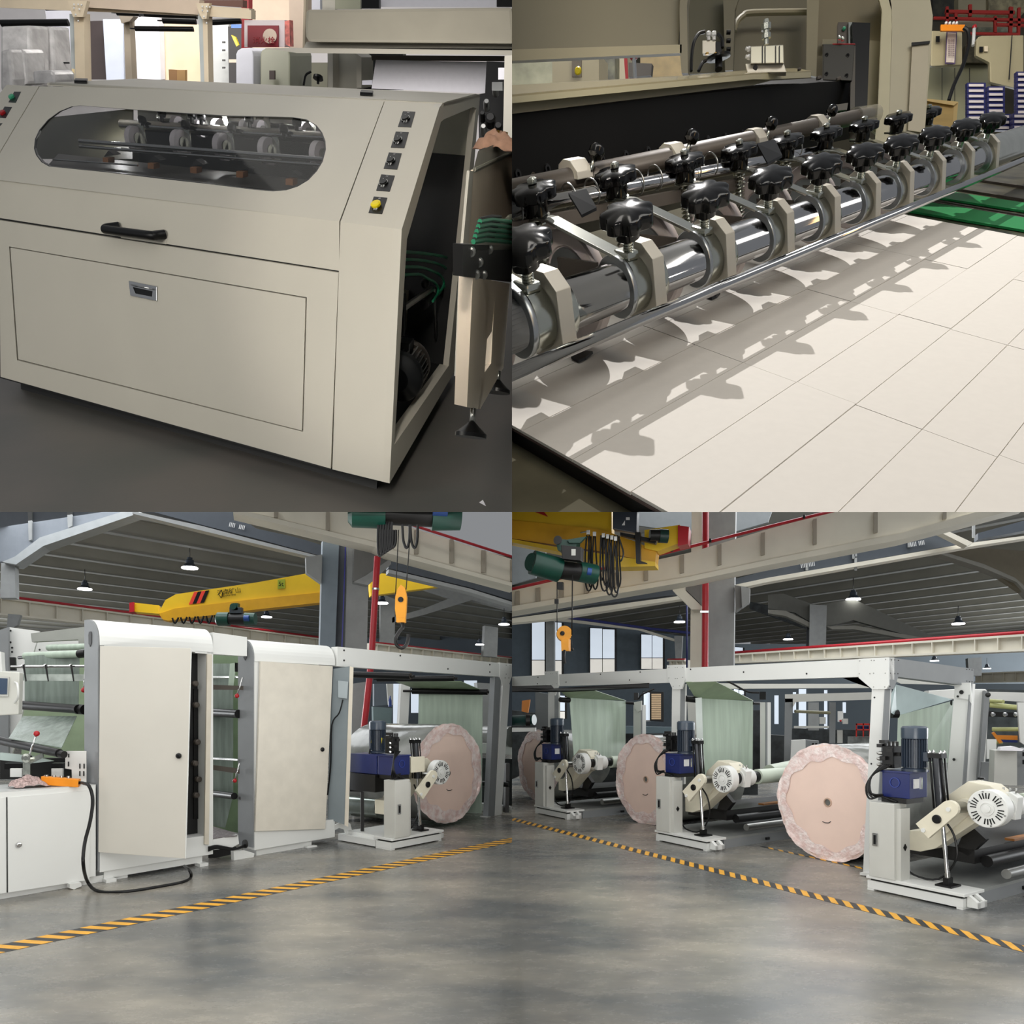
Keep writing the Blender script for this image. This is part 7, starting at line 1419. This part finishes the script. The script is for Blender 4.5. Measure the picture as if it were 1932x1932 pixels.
# big column with red pipe and brackets
bc = thing('steel_column', 'big grey box column with brackets and red pipe clip, right hall', 'column', P(1340, 1250, 13)); bc['kind'] = 'structure'
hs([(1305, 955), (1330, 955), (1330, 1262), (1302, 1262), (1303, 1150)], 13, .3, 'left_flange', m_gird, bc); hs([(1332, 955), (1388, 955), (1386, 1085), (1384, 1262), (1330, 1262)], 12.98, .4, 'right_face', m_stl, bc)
hs([(1269, 1084), (1291, 1084), (1291, 1112), (1322, 1142), (1322, 1150), (1305, 1150), (1269, 1114)], 12.6, .4, 'bracket', m_gird, bc); hs([(1291, 1084), (1325, 1086), (1322, 1140), (1291, 1110)], 12.8, .2, 'bracket_web', mat('steel_dim', (112, 112, 110), .6), bc)
hs([(1386, 1104), (1412, 1108), (1413, 1134), (1388, 1153)], 12.8, .3, 'bracket', mat('steel_dim', (112, 112, 110), .6), bc); hs([(1398, 1106), (1415, 1110), (1414, 1136), (1400, 1146)], 12.7, .2, 'bracket_flange', m_stl, bc)
rpz = struct(MB().tube([P(1331, 950, 12.5), P(1331, 1100, 12.5), P(1330, 1258, 12.5)], 6.2*12.5/F, 14, 0).to('trim_4', m_pipe)); hs(rect(1321, 1152, 1337, 1156), 12.4, .1, 'pipe_clip', m_chrome, rpz)
# near runway girder rising to the right
gr4 = thing('crane_runway', 'near white runway girder rising to the upper right with red rail', 'girder', P(1400, 1050, 12)); gr4['kind'] = 'thing'
hs([(940, 1116), (1130, 1080), (1300, 1043), (1450, 998), (1600, 958), (1900, 958), (1860, 966), (1700, 1010), (1449, 1058), (1300, 1090), (940, 1150)], 12, .15, 'web', m_gird, gr4)
hs([(940, 1148), (1300, 1088), (1449, 1056), (1700, 1006), (1880, 955), (1940, 950), (1940, 955), (1700, 1018), (1449, 1066), (1300, 1097), (940, 1158)], 11.9, .5, 'lower_flange', m_gird, gr4)
for x, y0, y1 in [(972, 1116, 1144), (1011, 1110, 1137), (1055, 1102, 1129), (1103, 1094, 1120), (1155, 1082, 1111), (1215, 1066, 1096), (1283, 1048, 1082), (1354, 1028, 1067), (1436, 1006, 1048), (1534, 980, 1028), (1649, 950, 1006), (1779, 945, 980)]: hs([(x, y0), (x+7, y0-2), (x+7, y1-2), (x, y1)], 11.95, .06, 'stiffener', mat('stiffener_tan', (156, 148, 134), .6), gr4)
MB().tube([P(940, 1117, 11.7), P(1130, 1074, 11.7), P(1300, 1032, 11.7), P(1449, 994, 11.7), P(1600, 957, 11.7)], 3*11.7/F, 8, 2).to('red_rail', m_pipe, gr4)
for x, y in [(1340, 1020), (1268, 1037), (1517, 975), (1050, 1094)]: MB().lathe(P(x, y, 11.65), Z, [(.02, -.03), (.02, .03)], 6).to('pipe_clamp', m_blk, gr4)
dr4 = thing('busbar_duct', 'dark slate busbar duct on pale bracket beam rising to the right', 'duct', P(1600, 1060, 15))
hs([(940, 1164), (1210, 1116), (1280, 1110), (1276, 1122), (1130, 1140), (940, 1170)], 15, .3, 'duct', m_duct, dr4); hs([(1388, 1092), (1449, 1075), (1620, 1040), (1765, 1010), (1804, 1028), (1620, 1060), (1449, 1090), (1388, 1104)], 15, .3, 'duct', m_duct, dr4); hs([(1845, 1006), (1940, 980), (1940, 1000), (1845, 1018)], 15, .3, 'duct', m_duct, dr4)
hs([(940, 1170), (1300, 1122), (1300, 1128), (1040, 1168), (940, 1178)], 14.9, .3, 'bracket_beam', m_gird, dr4); hs([(1388, 1103), (1449, 1090), (1832, 1024), (1940, 1010), (1940, 1015), (1832, 1031), (1449, 1098), (1388, 1111)], 14.9, .3, 'bracket_beam', m_gird, dr4); hs([(1758, 996), (1776, 996), (1836, 1024), (1825, 1030)], 14.5, .3, 'cross_bracket', m_gird, dr4)
for x, y in [(1608, 1030), (1612, 1052), (1713, 1008), (1835, 984), (1520, 1052), (1612, 1026)]: hs(rect(x, y, x+5, y+30 if y < 1000 else y+24), 14.95, .05, 'hanger', m_stl, dr4)
stuff(text('duct_print', 'IIII IIII', .13, P(1731, 1026, 14.95), V((1, 0, .17)), V((-.17, 0, 1)), m_white, dr4, .002)); stuff(text('duct_print', 'IIII IIII', .13, P(1524, 1066, 14.95), V((1, 0, .17)), V((-.17, 0, 1)), m_white, dr4, .002))
girder_run(Frame(V((*P(1449, 1600, 22).xy, 0)), A4, Z, B4), [(1949, 1200), (1384, 1237)], [(1949, 1224), (1384, 1249)], 0, 16, 'far_runway', 'far cream runway girder with red rail behind the portal', m_gird, .2, True, .05)
girder_run(Frame(V((*P(1920, 1600, 30).xy, 0)), A4, Z, B4), [(1949, 1268), (1840, 1272)], [(1949, 1284), (1840, 1286)], 0, 4, 'far_runway', 'most distant runway girder piece at the right edge', m_gird, .2, True, None)
girder_run(Frame(V((*P(1290, 1600, 26).xy, 0)), A4, Z, B4), [(1295, 1248), (1262, 1248)], [(1295, 1260), (1262, 1260)], 0, 2, 'far_runway', 'short distant girder end left of the big column', m_gird, .2, True, .04)
cl4 = roof(f4, 'x', 0, 10, 70, 2.6, -60, 40, '')
hn4 = thing('roof_rafter', 'haunched grey rafters and columns under the right hall roof', 'rafter', P(1540, 1200, 24)); hn4['kind'] = 'structure'
m_rl = mat('rafter_warm', (134, 132, 124), .6)
hs([(1760, 1040), (1856, 1068), (1940, 1125), (1940, 1040), (1800, 1030)], 19, .3, 'web', mat('rafter_tan', (122, 114, 96), .6), hn4); hs([(1770, 1044), (1856, 1072), (1918, 1098), (1945, 1128), (1945, 1116), (1915, 1090), (1856, 1064), (1790, 1044)], 18.8, .5, 'flange', m_rl, hn4)
hs([(1449, 1122), (1478, 1120), (1540, 1142), (1610, 1130), (1770, 1205), (1760, 1212), (1610, 1170), (1560, 1182), (1539, 1180), (1500, 1156), (1449, 1148)], 24, .3, 'web', mat('rafter_dim', (104, 104, 98), .6), hn4); hs([(1449, 1150), (1482, 1152), (1540, 1180), (1535, 1186), (1482, 1162), (1449, 1157)], 23.8, .5, 'flange', m_rl, hn4); hs([(1560, 1182), (1612, 1180), (1770, 1208), (1762, 1214), (1610, 1187), (1570, 1187)], 23.8, .5, 'flange', m_rl, hn4)
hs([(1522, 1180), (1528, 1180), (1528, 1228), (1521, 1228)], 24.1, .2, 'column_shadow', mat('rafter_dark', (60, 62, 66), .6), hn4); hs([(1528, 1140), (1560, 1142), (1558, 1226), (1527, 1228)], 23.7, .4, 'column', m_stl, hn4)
hs([(1826, 1242), (1852, 1240), (1852, 1275), (1828, 1275)], 30, .4, 'column', m_stl, hn4); hs([(1414, 1135), (1450, 1142), (1528, 1182), (1520, 1186), (1414, 1148)], 26, .2, 'dark_brace', m_rack, hn4)
for x, y, w_, lb in [(1282, 1174.5, 20, 'high bay lamp left of the big column in the right hall'), (1610, 1132, 26, 'largest high bay lamp in the right hall'), (1808, 1178, 22, 'high bay lamp at the right under the rafter'), (1487, 1207, 17, 'high bay lamp between big column and small roof column'), (1763, 1247.5, 15, 'small high bay lamp just over the portal corner'), (1862, 1262, 13, 'smallest high bay lamp at the right edge')]: bay_lamp(x, y, w_, lb, 24)
tk_ = mat('roof_corrugated', (70, 74, 78), .5, var=.4, scale=30, stretch=(.2, 8, 1)); hs([(1195, 955), (1460, 955), (1449, 985), (1380, 1005), (1330, 1010), (1195, 990)], 17, .1, 'upper_wall', mat('upper_grey_wall', (118, 122, 124), .7), hn4); hs([(940, 1018), (1030, 1040), (1010, 1090), (940, 1110)], 19, .1, 'upper_wall', mat('upper_grey_wall', (118, 122, 124), .7), hn4)
# yellow crane at the upper left with the hoist
c4 = thing('bridge_crane', 'yellow bridge crane girder and end carriage at the top of the right hall', 'crane', P(1080, 1000, 11))
hs([(940, 950), (1154, 950), (1154, 1005), (940, 985)], 11, .2, 'girder_web', m_crane, c4); hs([(940, 978), (1130, 998), (1200, 1022), (1238, 1040), (1236, 1062), (1130, 1040), (940, 1012)], 10.95, .3, 'girder_lower', MATS['crane_yellow_low'], c4); hs([(940, 1012), (1050, 1032), (1236, 1060), (1236, 1068), (1160, 1070), (1050, 1040), (940, 1018)], 10.9, .35, 'girder_flange', m_crane, c4)
hs([(1014, 950), (1034, 975), (966, 950)], 10.98, .01, 'red_mark', m_red, c4); hs([(1216, 1000), (1283, 990), (1283, 1024), (1240, 1040), (1216, 1034)], 10.9, .3, 'end_carriage', m_crane, c4); hs([(1279, 991), (1300, 994), (1298, 1026), (1279, 1030)], 10.85, .3, 'buffer', m_pipe, c4)
hs([(1156, 955), (1202, 962), (1201, 1006), (1156, 998)], 10.7, .2, 'electric_cabinet', mat('crane_box', (48, 54, 66), .4), c4, .01); hs([(1179, 982), (1173, 991), (1179, 991)], 10.69, .004, 'warning_mark', m_white, c4); hs(rect(1181, 976, 1188, 981), 10.69, .004, 'white_label', m_white, c4)
tube_px(1226, 1010, 1246, 1010, 10.6, 10.6, 11, 'travel_motor', m_blkm, c4); tube_px(1244, 1011, 1260, 1012, 10.6, 10.6, 13, 'travel_gear', mat('green_black', (20, 50, 44), .35), c4); hs([(1198, 1004), (1208, 1004), (1208, 1058), (1220, 1062), (1200, 1062)], 10.6, .1, 'pickup_arm', m_blk, c4); hs([(1170, 1004), (1240, 1018), (1236, 1026), (1170, 1010)], 10.65, .1, 'pickup_bar', m_blk, c4)
def hoist_r():
    t = thing('electric_hoist', 'dark green electric hoist with drum and black box, right hall', 'hoist', P(1060, 1080, 10))
    tube_px(1004, 1061, 1056, 1076, 9.8, 9.9, 23, 'motor_drum', m_hgreen, t, 28); tube_px(1000.5, 1060, 1004, 1061, 9.78, 9.8, 17, 'motor_cap', m_hgreen, t, 24); tube_px(1056, 1075, 1092, 1080, 9.9, 10, 17, 'rope_drum', m_blkm, t, 24); tube_px(1090, 1078, 1122, 1084, 10, 10.1, 19, 'gear_case', m_hgreen, t, 24)
    tube_px(1108, 1078, 1116, 1079, 9.7, 9.7, 7, 'blue_disc', mat('limit_blue', (30, 70, 140), .4), t); hs([(1058, 1028), (1097, 1032), (1096, 1058), (1060, 1054)], 9.7, .15, 'electric_box', m_blkm, t, .01); hs(rect(1078, 1036, 1086, 1048), 9.69, .004, 'white_label', m_cab, t)
    hs([(1048, 1016), (1088, 1020), (1086, 1042), (1052, 1038)], 9.95, .2, 'trolley_frame', m_hgreen, t); MB().lathe(P(1052, 1020, 9.8), -Y, [(.055, 0), (.055, .05)], 18).to('trolley_wheel', m_blkm, t)
    hs([(1070, 1018), (1106, 1012), (1094, 1024), (1074, 1024)], 9.9, .05, 'spring_arm', m_hgreen, t); hs([(1050, 1098), (1062, 1098), (1062, 1112), (1052, 1112)], 9.9, .05, 'limit_switch', m_blk, t)
hoist_r()
fc4 = thing('festoon_cables', 'bundle of black festoon cables looping under the yellow crane, right hall', 'cable', P(1150, 1080, 10.3))
for k, (x, yb, w_) in enumerate([(1107, 1115, 10), (1112, 1108, 6), (1120, 1112, 8), (1134, 1095, 5), (1136, 1115, 12), (1140, 1105, 8), (1146, 1122, 10), (1150, 1112, 8), (1155, 1126, 12), (1160, 1118, 7), (1165, 1108, 6)]):
    MB().tube([P(x, 1010, 10.3), P(x-w_*.3, 1050, 10.3), P(x-w_*.2, yb-14, 10.3), P(x+w_*.4, yb, 10.3), P(x+w_, yb-16, 10.3), P(x+w_*.6, 1050, 10.3), P(x+3, 1012, 10.3)], .012, 6, 3).to('cable_loop', m_blk, fc4)
for x, y in [(1109, 1003), (1121, 1006), (1138, 1009), (1146, 1011), (1154, 1013), (1161, 1015)]: hs(rect(x-2.5, y-3, x+3, y+5), 10.2, .03, 'cable_trolley', m_steel, fc4)
MB().cyl(P(1095, 1005, 10.3), P(1108, 1003, 10.3), .01, n=6).to('rail_wire', m_steel, fc4); MB().tube([P(1169, 1018, 10.3), P(1176, 1042, 10.3), P(1173, 1056, 10.3), P(1168, 1060, 10.3)], .012, 6).to('cable_loop', m_blk, fc4)
hk4 = thing('crane_hook', 'round amber hook block hanging before the windows, right hall', 'crane hook', P(1066, 1200, 9.6)); dh = 9.6
MB().cyl(P(1065, 1195, dh), P(1065, 1195, dh)+Y*.12, 14.5*dh/F, n=32).to('sheave_housing', m_hook, hk4); MB().lathe(P(1061, 1195, dh), -Y, [(.03, 0), (.03, .01), (.015, .015)], 14).to('axle_cap', m_blk, hk4)
hs([(1058, 1205), (1073, 1205), (1073, 1228), (1059, 1228)], dh-.01, .1, 'yoke', m_hook, hk4, .006); MB().tube([P(1065, 1226, dh), P(1064, 1238, dh), P(1066, 1252, dh)], .018, 8).to('hook', m_blkm, hk4); MB().cyl(P(1051, 1100, dh), P(1051, 1190, dh), .006, n=6).to('wire_rope', m_blk, hk4); MB().cyl(P(1080, 1085, dh), P(1079, 1198, dh), .008, n=6).to('wire_rope', m_blk, hk4); hs(rect(1046, 1130, 1053, 1139), dh-.02, .03, 'rope_switch', m_blk, hk4)
MB().ball(P(1080, 1225, dh), .02).to('pendant_ball', m_blkm, hk4); MB().cyl(P(1078, 1200, dh), P(1079, 1225, dh), .004, n=6).to('pendant_wire', m_blk, hk4)

# ---------------------------------------------------------------- end walls of the four bays: what a bay holds stops at its own partition
bpy.context.view_layer.update()
NS = V((0, -(PY-966)/F, 1)).normalized(); NX = V((1, 0, 0))
CUT = {'sheeter': (NX, -NS), 'cutter': (-NX, -NS), 'left_hall': (NX, NS), 'right_hall': (-NX, NS)}
for bay, obs in BAYS.items():
    if bay not in CUT: continue
    dead = []
    for o in obs:
        mw = o.matrix_world; inv = mw.inverted()
        for nrm in CUT[bay]:
            ln = (inv.to_3x3() @ nrm).normalized(); lc = inv @ CAM; k = ln.dot(lc)
            ds = [ln.dot(v.co)-k for v in o.data.vertices]
            if not ds or max(ds) <= 1e-5: continue
            if min(ds) >= -1e-5: dead.append(o); break
            if o.data.users > 1: o.data = o.data.copy()
            bm = bmesh.new(); bm.from_mesh(o.data)
            r = bmesh.ops.bisect_plane(bm, geom=bm.verts[:]+bm.edges[:]+bm.faces[:], dist=1e-6, plane_co=lc, plane_no=ln, clear_outer=True)
            es = [e for e in r['geom_cut'] if isinstance(e, bmesh.types.BMEdge)]
            try: bmesh.ops.holes_fill(bm, edges=es, sides=0)
            except Exception: pass
            bm.to_mesh(o.data); bm.free()
    for o in dead:
        if not o.children: bpy.data.objects.remove(o)
        else: o.data = bpy.data.meshes.new('empty')
for o in list(sc.objects):
    if o.type == 'EMPTY' and not o.children: bpy.data.objects.remove(o)
for o in sc.objects:
    if '_o' in o: del o['_o']
